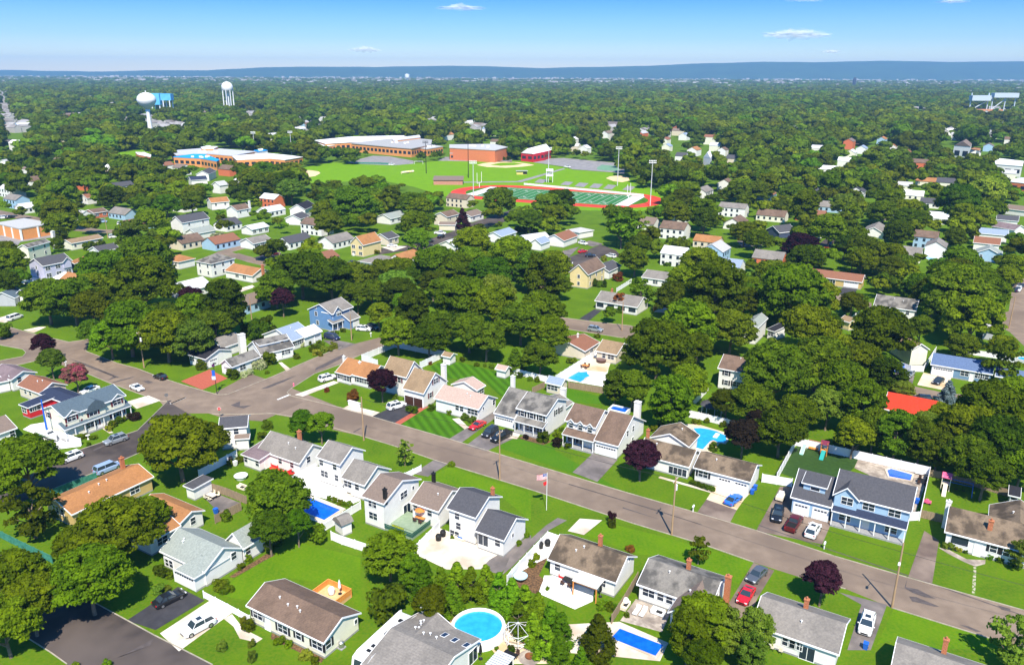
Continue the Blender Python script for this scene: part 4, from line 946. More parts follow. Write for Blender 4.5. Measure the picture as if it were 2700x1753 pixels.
(0,'f',10.18,1.95,'2')],[],None,'white',0),('white_house','white house with pale grey front gable beside the brown-roofed one','house','white','silver',[['g',6.62,346.74,0.619,13.29,9,3.2,2.2,0,1],['g',12.57,341.66,1.024,8.67,6,3.2,2,0,1,'bluegrey']],[(0,'f',2.22,1.95,'1'),
(0,'f',6.64,1.95,'1'),
(0,'f',11.07,1.95,'1')],[],None,'white',0),('white_house','white house with chestnut roof behind the green lawn and red car','house','white','rust',[['g',22.98,348.79,1.024,13.93,10,3.2,2.4,0,1]],[],[],None,'white',0),('white_house','white house with light grey flattish roof beside the dark woods','house','white','lightgrey',[['h',31.24,367.93,0.712,10.03,9,3.2,1.2,0,1]],[],[],None,'white',0),('white_house','small house with charcoal roof beside the yellow two-storey house','house','white','dark',[['g',36.6,292.41,1.024,11.29,8,3.2,1.8,0,1]],[],[],None,'white',0),('white_house','white ranch with yellow flower beds and grey roof at the street corner','house','white','grey',[['g',-112.71,341.01,1.024,10.84,9,2.9,2,0,1]],[(0,'f',1.81,1.65,'2'),
(0,'f',5.42,1.65,'2'),
(0,'f',9.03,1.65,'2')],[],None,'white',0),('white_house','long white house with metal roof at the edge of the left trees','house','white','silver',[['g',-123.22,372.73,1.024,10.76,8,3,1.6,0,1]],[(0,'f',1.79,1.75,'2'),
(0,'f',5.38,1.75,'2'),
(0,'f',8.97,1.75,'2')],[],None,'white',0),('white_house','white house with low grey roof in the far left corner trees','house','white','lightgrey',[['g',-401.01,642.62,1.571,8.29,8,4,2,0,1]],[],[],None,'white',0)]
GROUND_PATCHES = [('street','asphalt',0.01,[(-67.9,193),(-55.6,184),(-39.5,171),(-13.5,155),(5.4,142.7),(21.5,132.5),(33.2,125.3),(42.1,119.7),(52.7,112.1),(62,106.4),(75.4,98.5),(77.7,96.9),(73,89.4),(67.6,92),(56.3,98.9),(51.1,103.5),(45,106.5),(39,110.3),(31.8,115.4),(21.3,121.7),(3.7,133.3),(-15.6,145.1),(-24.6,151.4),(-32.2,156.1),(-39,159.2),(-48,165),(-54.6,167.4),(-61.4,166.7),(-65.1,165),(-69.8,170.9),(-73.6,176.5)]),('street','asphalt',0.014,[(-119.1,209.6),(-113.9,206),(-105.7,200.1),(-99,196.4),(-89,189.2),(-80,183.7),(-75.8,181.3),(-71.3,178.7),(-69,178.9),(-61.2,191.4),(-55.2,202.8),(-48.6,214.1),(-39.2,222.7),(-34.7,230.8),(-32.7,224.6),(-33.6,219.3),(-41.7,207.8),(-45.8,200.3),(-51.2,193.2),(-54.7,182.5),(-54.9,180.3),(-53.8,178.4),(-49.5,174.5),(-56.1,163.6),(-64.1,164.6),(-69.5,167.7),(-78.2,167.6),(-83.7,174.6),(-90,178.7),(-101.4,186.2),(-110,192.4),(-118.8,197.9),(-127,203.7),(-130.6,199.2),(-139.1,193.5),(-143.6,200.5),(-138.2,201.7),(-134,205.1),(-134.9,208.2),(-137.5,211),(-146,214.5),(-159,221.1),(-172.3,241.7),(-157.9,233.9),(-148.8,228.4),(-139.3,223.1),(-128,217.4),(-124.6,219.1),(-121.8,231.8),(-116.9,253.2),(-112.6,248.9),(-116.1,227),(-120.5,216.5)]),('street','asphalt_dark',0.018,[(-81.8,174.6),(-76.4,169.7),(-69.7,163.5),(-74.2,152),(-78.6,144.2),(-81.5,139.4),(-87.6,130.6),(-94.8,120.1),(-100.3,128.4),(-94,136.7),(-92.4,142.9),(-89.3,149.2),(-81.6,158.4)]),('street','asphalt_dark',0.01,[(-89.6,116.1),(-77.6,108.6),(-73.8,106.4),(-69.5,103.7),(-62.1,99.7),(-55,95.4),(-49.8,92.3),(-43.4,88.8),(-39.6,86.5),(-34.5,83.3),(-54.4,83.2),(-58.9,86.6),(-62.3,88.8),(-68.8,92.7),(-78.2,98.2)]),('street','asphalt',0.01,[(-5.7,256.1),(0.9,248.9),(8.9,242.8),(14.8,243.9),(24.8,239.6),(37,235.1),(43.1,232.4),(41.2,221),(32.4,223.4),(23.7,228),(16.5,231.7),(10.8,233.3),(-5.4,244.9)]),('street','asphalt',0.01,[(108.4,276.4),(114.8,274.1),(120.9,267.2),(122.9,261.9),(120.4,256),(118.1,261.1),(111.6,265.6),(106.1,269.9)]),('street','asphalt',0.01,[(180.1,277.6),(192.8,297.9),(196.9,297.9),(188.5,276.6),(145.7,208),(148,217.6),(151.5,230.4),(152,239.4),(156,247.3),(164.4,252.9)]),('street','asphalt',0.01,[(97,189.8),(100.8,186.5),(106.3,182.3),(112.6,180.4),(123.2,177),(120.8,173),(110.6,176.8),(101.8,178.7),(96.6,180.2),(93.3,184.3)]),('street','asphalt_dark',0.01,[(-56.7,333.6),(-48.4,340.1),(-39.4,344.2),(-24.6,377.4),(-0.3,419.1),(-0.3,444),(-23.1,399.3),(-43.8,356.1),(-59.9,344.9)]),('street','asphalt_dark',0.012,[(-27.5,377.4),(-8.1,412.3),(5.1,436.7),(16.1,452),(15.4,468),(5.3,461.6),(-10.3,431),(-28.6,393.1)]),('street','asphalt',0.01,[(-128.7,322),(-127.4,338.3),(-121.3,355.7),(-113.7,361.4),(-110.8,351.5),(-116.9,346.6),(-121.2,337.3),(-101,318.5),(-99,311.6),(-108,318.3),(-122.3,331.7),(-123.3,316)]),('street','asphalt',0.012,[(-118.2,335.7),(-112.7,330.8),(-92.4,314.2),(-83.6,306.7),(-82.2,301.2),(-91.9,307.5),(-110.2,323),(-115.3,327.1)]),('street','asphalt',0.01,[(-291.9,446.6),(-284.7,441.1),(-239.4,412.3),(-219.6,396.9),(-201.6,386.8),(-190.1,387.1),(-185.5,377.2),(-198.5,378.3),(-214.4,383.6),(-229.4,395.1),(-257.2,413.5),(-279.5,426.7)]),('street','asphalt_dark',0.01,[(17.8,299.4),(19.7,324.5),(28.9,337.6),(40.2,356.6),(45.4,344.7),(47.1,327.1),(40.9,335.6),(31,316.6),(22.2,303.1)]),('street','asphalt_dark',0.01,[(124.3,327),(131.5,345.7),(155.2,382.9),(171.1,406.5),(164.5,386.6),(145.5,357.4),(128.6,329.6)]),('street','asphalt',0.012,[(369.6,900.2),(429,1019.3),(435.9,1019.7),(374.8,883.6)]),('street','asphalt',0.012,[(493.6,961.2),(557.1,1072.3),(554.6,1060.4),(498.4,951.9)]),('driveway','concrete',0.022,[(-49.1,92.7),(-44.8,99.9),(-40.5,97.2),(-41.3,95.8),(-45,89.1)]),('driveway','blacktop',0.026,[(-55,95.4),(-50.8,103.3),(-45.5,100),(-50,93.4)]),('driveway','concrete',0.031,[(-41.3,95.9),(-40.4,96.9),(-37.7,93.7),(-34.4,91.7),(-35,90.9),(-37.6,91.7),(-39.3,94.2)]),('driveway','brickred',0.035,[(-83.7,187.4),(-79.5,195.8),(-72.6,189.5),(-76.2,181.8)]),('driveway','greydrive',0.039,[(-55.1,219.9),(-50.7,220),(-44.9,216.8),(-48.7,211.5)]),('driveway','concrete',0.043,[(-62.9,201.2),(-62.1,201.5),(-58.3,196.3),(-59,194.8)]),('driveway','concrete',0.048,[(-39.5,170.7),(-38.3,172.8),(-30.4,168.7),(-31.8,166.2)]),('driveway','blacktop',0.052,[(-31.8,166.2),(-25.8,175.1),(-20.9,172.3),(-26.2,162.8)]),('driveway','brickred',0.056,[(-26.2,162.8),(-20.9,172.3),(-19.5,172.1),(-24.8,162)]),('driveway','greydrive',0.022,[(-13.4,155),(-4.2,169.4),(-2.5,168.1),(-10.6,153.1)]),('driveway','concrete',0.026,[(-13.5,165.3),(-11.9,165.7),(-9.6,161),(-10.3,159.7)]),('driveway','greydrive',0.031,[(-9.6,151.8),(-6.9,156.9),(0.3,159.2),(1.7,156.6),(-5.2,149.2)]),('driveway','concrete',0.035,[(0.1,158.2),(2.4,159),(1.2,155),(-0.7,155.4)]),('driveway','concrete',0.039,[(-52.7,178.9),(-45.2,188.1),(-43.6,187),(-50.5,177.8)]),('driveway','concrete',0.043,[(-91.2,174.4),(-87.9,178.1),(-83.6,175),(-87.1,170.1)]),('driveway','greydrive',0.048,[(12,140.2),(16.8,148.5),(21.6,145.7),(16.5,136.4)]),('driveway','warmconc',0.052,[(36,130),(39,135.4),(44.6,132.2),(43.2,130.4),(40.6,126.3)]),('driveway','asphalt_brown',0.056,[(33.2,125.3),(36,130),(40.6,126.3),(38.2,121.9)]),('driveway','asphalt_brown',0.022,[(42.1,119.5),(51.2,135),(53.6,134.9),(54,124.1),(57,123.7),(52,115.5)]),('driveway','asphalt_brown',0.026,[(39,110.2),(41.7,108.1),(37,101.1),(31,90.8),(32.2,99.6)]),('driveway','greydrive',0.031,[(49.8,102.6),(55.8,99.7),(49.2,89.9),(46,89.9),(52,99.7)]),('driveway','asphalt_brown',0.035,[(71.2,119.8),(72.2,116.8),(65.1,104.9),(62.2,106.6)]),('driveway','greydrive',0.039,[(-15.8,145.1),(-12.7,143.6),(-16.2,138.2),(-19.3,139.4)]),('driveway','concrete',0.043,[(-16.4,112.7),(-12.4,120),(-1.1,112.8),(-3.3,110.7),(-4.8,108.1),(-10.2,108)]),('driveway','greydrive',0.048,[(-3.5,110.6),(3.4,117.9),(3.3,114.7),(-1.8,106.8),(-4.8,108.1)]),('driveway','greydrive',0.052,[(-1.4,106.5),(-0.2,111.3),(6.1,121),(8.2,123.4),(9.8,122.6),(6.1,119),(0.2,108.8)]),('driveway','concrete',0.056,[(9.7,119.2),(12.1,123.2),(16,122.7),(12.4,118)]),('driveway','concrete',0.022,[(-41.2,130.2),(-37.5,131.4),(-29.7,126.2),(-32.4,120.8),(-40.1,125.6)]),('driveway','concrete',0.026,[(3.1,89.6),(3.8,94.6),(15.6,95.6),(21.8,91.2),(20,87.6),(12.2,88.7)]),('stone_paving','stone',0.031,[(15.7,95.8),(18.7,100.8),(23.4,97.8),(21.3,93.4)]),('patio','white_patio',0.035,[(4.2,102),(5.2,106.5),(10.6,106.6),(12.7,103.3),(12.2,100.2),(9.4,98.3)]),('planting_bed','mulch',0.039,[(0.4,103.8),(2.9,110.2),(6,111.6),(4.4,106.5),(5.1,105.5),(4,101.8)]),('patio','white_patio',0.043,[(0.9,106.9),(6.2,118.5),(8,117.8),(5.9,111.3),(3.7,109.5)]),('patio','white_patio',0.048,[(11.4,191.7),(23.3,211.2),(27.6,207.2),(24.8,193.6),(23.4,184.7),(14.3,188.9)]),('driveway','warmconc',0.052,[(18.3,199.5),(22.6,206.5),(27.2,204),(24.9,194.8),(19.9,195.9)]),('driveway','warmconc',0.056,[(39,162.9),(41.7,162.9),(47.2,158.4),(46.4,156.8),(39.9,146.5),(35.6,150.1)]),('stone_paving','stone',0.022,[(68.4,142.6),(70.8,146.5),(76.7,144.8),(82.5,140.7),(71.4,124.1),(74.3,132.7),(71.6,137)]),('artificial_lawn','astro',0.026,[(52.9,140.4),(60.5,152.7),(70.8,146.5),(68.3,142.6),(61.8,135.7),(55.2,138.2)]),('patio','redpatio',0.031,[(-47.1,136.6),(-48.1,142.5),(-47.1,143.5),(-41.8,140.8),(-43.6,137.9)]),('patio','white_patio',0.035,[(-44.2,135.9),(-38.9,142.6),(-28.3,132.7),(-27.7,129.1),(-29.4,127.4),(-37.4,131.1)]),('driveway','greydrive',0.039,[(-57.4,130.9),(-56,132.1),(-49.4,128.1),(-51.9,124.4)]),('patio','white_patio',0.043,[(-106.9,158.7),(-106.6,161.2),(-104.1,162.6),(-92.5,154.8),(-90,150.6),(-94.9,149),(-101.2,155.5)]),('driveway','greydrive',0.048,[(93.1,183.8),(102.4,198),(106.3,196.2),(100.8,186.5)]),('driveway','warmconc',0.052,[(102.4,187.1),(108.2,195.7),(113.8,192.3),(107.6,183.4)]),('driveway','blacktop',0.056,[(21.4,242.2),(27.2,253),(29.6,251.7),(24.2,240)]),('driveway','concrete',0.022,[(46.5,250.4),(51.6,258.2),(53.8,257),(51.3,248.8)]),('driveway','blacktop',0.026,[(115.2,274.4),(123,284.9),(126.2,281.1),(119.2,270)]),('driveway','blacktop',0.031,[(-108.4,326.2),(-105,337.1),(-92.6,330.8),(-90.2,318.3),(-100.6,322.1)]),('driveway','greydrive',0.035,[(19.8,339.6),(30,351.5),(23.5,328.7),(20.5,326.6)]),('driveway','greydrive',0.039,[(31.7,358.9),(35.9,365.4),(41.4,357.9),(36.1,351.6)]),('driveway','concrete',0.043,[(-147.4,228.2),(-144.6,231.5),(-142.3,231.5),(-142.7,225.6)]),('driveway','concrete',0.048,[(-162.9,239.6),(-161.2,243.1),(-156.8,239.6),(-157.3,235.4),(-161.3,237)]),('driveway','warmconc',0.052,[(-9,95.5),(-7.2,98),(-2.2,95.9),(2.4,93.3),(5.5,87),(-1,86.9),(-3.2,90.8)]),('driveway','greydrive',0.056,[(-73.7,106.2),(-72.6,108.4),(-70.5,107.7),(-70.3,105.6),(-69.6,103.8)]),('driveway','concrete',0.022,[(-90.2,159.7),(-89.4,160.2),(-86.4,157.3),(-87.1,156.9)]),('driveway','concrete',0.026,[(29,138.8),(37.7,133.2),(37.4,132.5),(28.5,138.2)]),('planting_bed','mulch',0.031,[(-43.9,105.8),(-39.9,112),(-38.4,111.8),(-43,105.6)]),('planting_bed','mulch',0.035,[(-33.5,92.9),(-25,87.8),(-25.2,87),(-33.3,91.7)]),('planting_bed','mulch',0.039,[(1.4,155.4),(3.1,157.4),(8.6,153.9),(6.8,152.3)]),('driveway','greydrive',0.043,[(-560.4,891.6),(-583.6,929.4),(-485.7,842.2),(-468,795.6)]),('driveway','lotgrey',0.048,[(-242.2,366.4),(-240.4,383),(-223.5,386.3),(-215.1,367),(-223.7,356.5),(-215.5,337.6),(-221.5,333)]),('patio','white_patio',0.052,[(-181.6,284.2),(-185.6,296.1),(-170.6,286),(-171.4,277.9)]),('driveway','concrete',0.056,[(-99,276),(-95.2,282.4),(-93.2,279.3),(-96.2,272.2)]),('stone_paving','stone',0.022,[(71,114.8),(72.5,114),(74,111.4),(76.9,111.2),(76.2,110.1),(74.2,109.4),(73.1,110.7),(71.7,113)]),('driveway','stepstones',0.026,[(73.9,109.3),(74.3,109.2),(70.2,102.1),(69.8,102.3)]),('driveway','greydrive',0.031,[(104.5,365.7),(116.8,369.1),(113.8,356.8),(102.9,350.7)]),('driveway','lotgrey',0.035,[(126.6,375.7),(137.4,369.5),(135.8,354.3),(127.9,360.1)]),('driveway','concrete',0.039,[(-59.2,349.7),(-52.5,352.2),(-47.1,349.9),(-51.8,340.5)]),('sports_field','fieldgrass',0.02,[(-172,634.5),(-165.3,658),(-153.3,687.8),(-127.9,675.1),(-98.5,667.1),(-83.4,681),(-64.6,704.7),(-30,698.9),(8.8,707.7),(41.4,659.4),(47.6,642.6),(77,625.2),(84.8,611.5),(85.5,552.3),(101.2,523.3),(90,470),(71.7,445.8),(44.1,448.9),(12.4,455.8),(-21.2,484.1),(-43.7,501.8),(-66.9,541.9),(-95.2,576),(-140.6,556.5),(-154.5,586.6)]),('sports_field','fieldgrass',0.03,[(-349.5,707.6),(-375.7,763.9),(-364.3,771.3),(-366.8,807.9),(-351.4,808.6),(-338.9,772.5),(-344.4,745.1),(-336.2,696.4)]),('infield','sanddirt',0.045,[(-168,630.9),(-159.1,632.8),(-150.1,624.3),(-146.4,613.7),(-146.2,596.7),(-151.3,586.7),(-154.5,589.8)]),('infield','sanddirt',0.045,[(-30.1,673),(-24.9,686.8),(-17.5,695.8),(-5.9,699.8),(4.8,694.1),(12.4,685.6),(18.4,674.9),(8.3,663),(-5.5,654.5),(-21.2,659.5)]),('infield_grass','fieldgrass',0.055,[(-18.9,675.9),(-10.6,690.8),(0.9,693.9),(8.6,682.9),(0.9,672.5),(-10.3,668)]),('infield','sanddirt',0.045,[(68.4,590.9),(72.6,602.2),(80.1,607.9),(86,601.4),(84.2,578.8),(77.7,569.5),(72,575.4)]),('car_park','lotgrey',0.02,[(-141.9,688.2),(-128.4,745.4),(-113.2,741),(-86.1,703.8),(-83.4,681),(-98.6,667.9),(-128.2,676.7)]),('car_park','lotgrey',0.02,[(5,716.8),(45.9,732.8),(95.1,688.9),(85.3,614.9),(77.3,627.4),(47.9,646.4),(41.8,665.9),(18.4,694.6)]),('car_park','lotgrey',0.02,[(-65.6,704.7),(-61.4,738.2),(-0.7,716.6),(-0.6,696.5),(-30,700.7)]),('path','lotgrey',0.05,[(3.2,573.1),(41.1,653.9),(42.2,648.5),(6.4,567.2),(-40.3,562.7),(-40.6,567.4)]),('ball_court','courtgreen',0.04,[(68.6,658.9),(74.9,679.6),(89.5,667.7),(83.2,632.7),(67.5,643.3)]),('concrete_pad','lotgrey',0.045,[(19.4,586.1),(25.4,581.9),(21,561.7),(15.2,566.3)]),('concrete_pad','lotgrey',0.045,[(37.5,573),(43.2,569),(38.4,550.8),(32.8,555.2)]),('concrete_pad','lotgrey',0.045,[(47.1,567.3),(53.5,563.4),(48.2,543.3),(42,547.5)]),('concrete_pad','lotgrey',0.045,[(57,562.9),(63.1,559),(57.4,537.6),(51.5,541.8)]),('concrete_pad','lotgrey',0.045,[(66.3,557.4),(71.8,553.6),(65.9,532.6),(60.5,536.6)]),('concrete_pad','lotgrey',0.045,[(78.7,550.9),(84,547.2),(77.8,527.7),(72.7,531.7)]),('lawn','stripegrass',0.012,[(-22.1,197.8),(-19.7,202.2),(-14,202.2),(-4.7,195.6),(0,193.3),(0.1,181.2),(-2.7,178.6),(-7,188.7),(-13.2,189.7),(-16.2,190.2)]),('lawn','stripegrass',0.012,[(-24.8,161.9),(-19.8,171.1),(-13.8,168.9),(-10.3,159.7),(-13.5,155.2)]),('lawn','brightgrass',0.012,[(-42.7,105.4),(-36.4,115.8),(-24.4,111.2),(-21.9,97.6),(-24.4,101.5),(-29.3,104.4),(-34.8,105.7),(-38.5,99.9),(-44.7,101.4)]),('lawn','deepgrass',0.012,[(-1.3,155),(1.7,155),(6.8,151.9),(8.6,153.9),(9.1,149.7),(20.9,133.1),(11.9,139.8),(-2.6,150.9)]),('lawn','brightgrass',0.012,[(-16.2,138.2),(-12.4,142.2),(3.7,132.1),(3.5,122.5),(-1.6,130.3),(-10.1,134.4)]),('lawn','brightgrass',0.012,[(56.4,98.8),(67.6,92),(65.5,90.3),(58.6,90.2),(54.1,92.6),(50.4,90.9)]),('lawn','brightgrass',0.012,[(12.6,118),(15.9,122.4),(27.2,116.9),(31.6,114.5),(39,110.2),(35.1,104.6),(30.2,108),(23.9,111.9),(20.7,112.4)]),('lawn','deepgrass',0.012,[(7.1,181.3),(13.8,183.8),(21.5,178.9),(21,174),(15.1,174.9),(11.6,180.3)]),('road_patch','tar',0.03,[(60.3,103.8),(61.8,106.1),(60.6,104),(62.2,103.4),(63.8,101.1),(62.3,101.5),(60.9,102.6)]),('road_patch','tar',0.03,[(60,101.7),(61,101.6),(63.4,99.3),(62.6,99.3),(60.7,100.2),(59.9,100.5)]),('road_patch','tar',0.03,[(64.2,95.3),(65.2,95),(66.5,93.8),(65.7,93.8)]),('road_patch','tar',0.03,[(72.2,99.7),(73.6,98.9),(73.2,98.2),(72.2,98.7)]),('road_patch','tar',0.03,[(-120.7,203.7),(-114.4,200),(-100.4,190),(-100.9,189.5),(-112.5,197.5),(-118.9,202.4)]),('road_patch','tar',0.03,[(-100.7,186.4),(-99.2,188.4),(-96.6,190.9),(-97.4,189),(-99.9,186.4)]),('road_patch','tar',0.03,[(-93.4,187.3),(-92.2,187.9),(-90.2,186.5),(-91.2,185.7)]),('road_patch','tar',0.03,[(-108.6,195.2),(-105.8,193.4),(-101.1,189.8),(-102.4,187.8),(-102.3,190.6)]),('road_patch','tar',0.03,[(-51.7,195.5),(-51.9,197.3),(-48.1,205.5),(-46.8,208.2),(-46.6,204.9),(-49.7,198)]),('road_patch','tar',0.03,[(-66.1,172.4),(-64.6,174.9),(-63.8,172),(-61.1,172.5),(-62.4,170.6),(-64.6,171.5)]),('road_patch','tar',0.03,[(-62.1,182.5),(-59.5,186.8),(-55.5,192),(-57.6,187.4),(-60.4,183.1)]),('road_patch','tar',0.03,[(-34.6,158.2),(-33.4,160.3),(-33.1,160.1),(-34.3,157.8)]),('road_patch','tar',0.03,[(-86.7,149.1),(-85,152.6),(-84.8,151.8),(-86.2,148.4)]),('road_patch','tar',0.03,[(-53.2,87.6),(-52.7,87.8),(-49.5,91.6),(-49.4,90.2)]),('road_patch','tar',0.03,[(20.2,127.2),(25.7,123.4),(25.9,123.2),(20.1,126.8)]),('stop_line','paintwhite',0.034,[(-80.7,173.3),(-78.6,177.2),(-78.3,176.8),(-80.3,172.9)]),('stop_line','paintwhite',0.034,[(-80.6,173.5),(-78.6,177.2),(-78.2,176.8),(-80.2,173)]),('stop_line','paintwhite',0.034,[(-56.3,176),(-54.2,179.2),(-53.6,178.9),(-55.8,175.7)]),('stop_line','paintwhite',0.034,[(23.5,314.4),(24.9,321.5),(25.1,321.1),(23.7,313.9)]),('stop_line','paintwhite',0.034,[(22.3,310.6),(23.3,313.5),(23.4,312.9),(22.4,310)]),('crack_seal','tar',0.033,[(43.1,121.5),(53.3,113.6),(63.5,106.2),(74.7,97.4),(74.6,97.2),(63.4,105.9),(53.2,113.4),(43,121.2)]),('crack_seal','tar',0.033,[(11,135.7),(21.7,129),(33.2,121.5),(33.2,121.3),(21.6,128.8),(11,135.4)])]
KERBS = [[(-53.76,178.38),(-39.49,171.01),(-13.47,154.95),(5.42,142.72),(21.46,132.47),(33.24,125.29),(42.07,119.67),(52.74,112.09),(61.95,106.42),(75.39,98.5)],[(-68.5,167.25),(-60.28,167.33),(-54.77,167.82),(-48.05,165.37),(-32.19,156.06),(-24.58,151.39),(-15.56,145.13),(3.7,133.32),(21.33,121.68),(31.84,115.43),(39.05,110.3)],[(45.02,106.49),(51.06,103.47)],[(56.29,98.89),(67.56,91.97),(72.96,89.42)],[(-119.11,209.64),(-113.9,205.96),(-105.7,200.09),(-98.98,196.45),(-88.96,189.22),(-80.05,183.68),(-71.31,178.66),(-69,178.93),(-61.24,191.41),(-55.22,202.78),(-48.59,214.1)],[(-54.66,182.48),(-51.19,193.15),(-45.75,200.26),(-41.72,207.82),(-33.65,219.32)],[(-53.76,178.38),(-54.91,180.28),(-54.66,182.48)],[(-139.08,193.46),(-130.6,199.2),(-127.01,203.67)],[(-138.22,201.74),(-134.04,205.09),(-134.9,208.17),(-137.49,210.99),(-146.01,214.46)],[(-172.32,241.7),(-157.94,233.94),(-148.82,228.4),(-139.31,223.1),(-127.98,217.37),(-124.6,219.12)],[(-118.77,197.91),(-109.95,192.45),(-101.44,186.21),(-89.99,178.69),(-83.74,174.56),(-81.77,174.58),(-81.65,158.42),(-89.31,149.18),(-92.38,142.94)],[(-73.78,106.42),(-69.53,103.74),(-62.08,99.66),(-54.95,95.42),(-49.76,92.31),(-43.42,88.76),(-39.55,86.54)],[(-68.85,92.74),(-62.27,88.79),(-58.88,86.57)],[(-69.71,163.49),(-74.21,151.98),(-78.57,144.21),(-81.52,139.4),(-87.63,130.55)],[(8.94,242.79),(14.83,243.94),(24.78,239.57),(36.98,235.1)],[(10.8,233.3),(16.53,231.7),(23.7,227.96),(32.43,223.43)]]
FENCES = [([(-35.69,198.55),(-40.62,202.62),(-33.35,213.91),(-18.66,205.85),(-24.24,197.15)],1.9,'white','tall white vinyl fence round the corner lot behind the tan-roofed garage house'),
([(0.08,193.75),(7.08,188.9),(8.89,187.79)],1.7,'white','white vinyl fence behind the striped lawn,beside the pale shed'),
([(11.15,188.13),(22.8,206.67)],1.8,'white','white vinyl fence climbing past the kidney pool to the tan ranch'),
([(8.14,184.17),(5.03,180.41)],1.6,'brown','weathered brown fence left of the slate-blue roofed outbuilding'),
([(14.06,183.99),(22.42,180.36)],1.7,'brown','weathered brown fence below the kidney pool terrace'),
([(40.52,166.68),(47.83,162.09),(50.61,159.77)],1.8,'white','white vinyl fence behind the free-form pool'),
([(51.13,137.05),(59.98,152.44),(70.51,146.33),(81.78,139.54),(71.84,123.01)],1.9,'white','white vinyl fence round the artificial lawn and covered pool'),
([(69.96,122.89),(71.94,123.17)],1.8,'white','short white fence panel right of the blue porch house'),
([(48.17,136.65),(53.29,134.78)],1.8,'white','white gate fence between weathered ranch and blue porch house'),
([(-60.25,137.22),(-55.75,145.78)],1.8,'white','blue-white shaded fence beside the grey ranch with red patio'),
([(-43.24,133.16),(-38.4,140.35)],1.7,'white','white fence between red patio and lap pool terrace'),
([(-31.94,118.78),(-27.05,126.08)],1.6,'white','white fence along the lower side of the lap pool'),
([(-30.17,116.16),(-28.14,114.84),(-23.28,112.38)],1.7,'white','white fence at the foot of the green deck garden'),
([(-15.92,111.5),(-12.31,119.59)],1.7,'white','white fence between the two split-level houses'),
([(-0.58,104.08),(0.16,105.75),(6.12,116.42),(8.09,115.16)],1.7,'white','long white fence between the charcoal split-level and the pergola ranch'),
([(-45.84,100.6),(-41.23,97.69),(-37.23,95.09)],1.2,'white','low white picket fence crossing the lawn to the cream ranch'),
([(-20.59,137.28),(-17.78,140.52)],1.3,'white','short white fence beside the drive of the brown split-level'),
([(81.6,139.14),(84.08,138.08),(87.59,135.96),(92.4,131.48)],1.5,'brown','brown picket fence behind the pink-roofed playset'),
([(72.48,124.06),(75.45,122.46)],1.6,'brown','short brown fence between blue porch house and brown ranch'),
([(-56.06,132.28),(-52.31,130.34),(-48,127.58)],1.7,'brown','weathered plank fence below the small green yard with white table'),
([(-48.33,125.44),(-51.39,121.06)],1.7,'brown','weathered plank fence below the grey deck and furniture'),
([(14.41,95.14),(16.95,99.96),(19.59,105.19)],1.6,'brown','dark brown fence between pergola ranch and stone patio'),
([(-86.84,116.93),(-81.24,113.68),(-73.14,109.13)],1.5,'green','green mesh fence along the lawn at lower left'),
([(-85.66,128.37),(-82.96,132.44),(-79.72,136.58)],1.5,'green','green mesh fence behind the mustard ranch'),
([(126.81,210.64),(134.06,206.7),(137.87,201.58)],1.6,'white','white garden fence behind the slate-blue ranch'),
([(119.36,211.63),(108.57,196.61)],1.7,'white','slim white fence left of the slate-blue ranch'),
([(103.71,199),(105.14,196.56),(108.42,196.3)],1.7,'white','white gate fence below the beige end-on house'),
([(37.2,274.45),(44.32,287.66)],1.6,'white','cream fence beside the dark woods and grey house behind orange fence'),
([(46.53,251.11),(51.77,259.65)],1.7,'cedar','orange cedar fence right of the grey ranch facing silver car'),
([(105.73,238.39),(112.8,247.82)],1.7,'white','white fence and red wall above the round tree at right'),
([(42.16,171.83),(48.53,182.51)],1.6,'white','white fence right of the brown roofed house in the trees'),
([(7.82,553.71),(26.7,541.26),(45.11,528.82),(64.14,516.45),(82.46,503.18)],1.4,'white','white perimeter wall along the far side of the running track'),
([(-100.06,155.8),(-94.28,153.45),(-90.18,151.14)],1.6,'white','white driveway fence below the cream gambrel house'),
([(-130.53,679.24),(-111.29,677.42),(-103.39,675.16)],1.3,'green','dark low fence at the far edge of the left outfield'),
([(-67.64,330.9),(-59.37,334.39)],1.3,'white','low white fence below the yellow house near the middle street')]
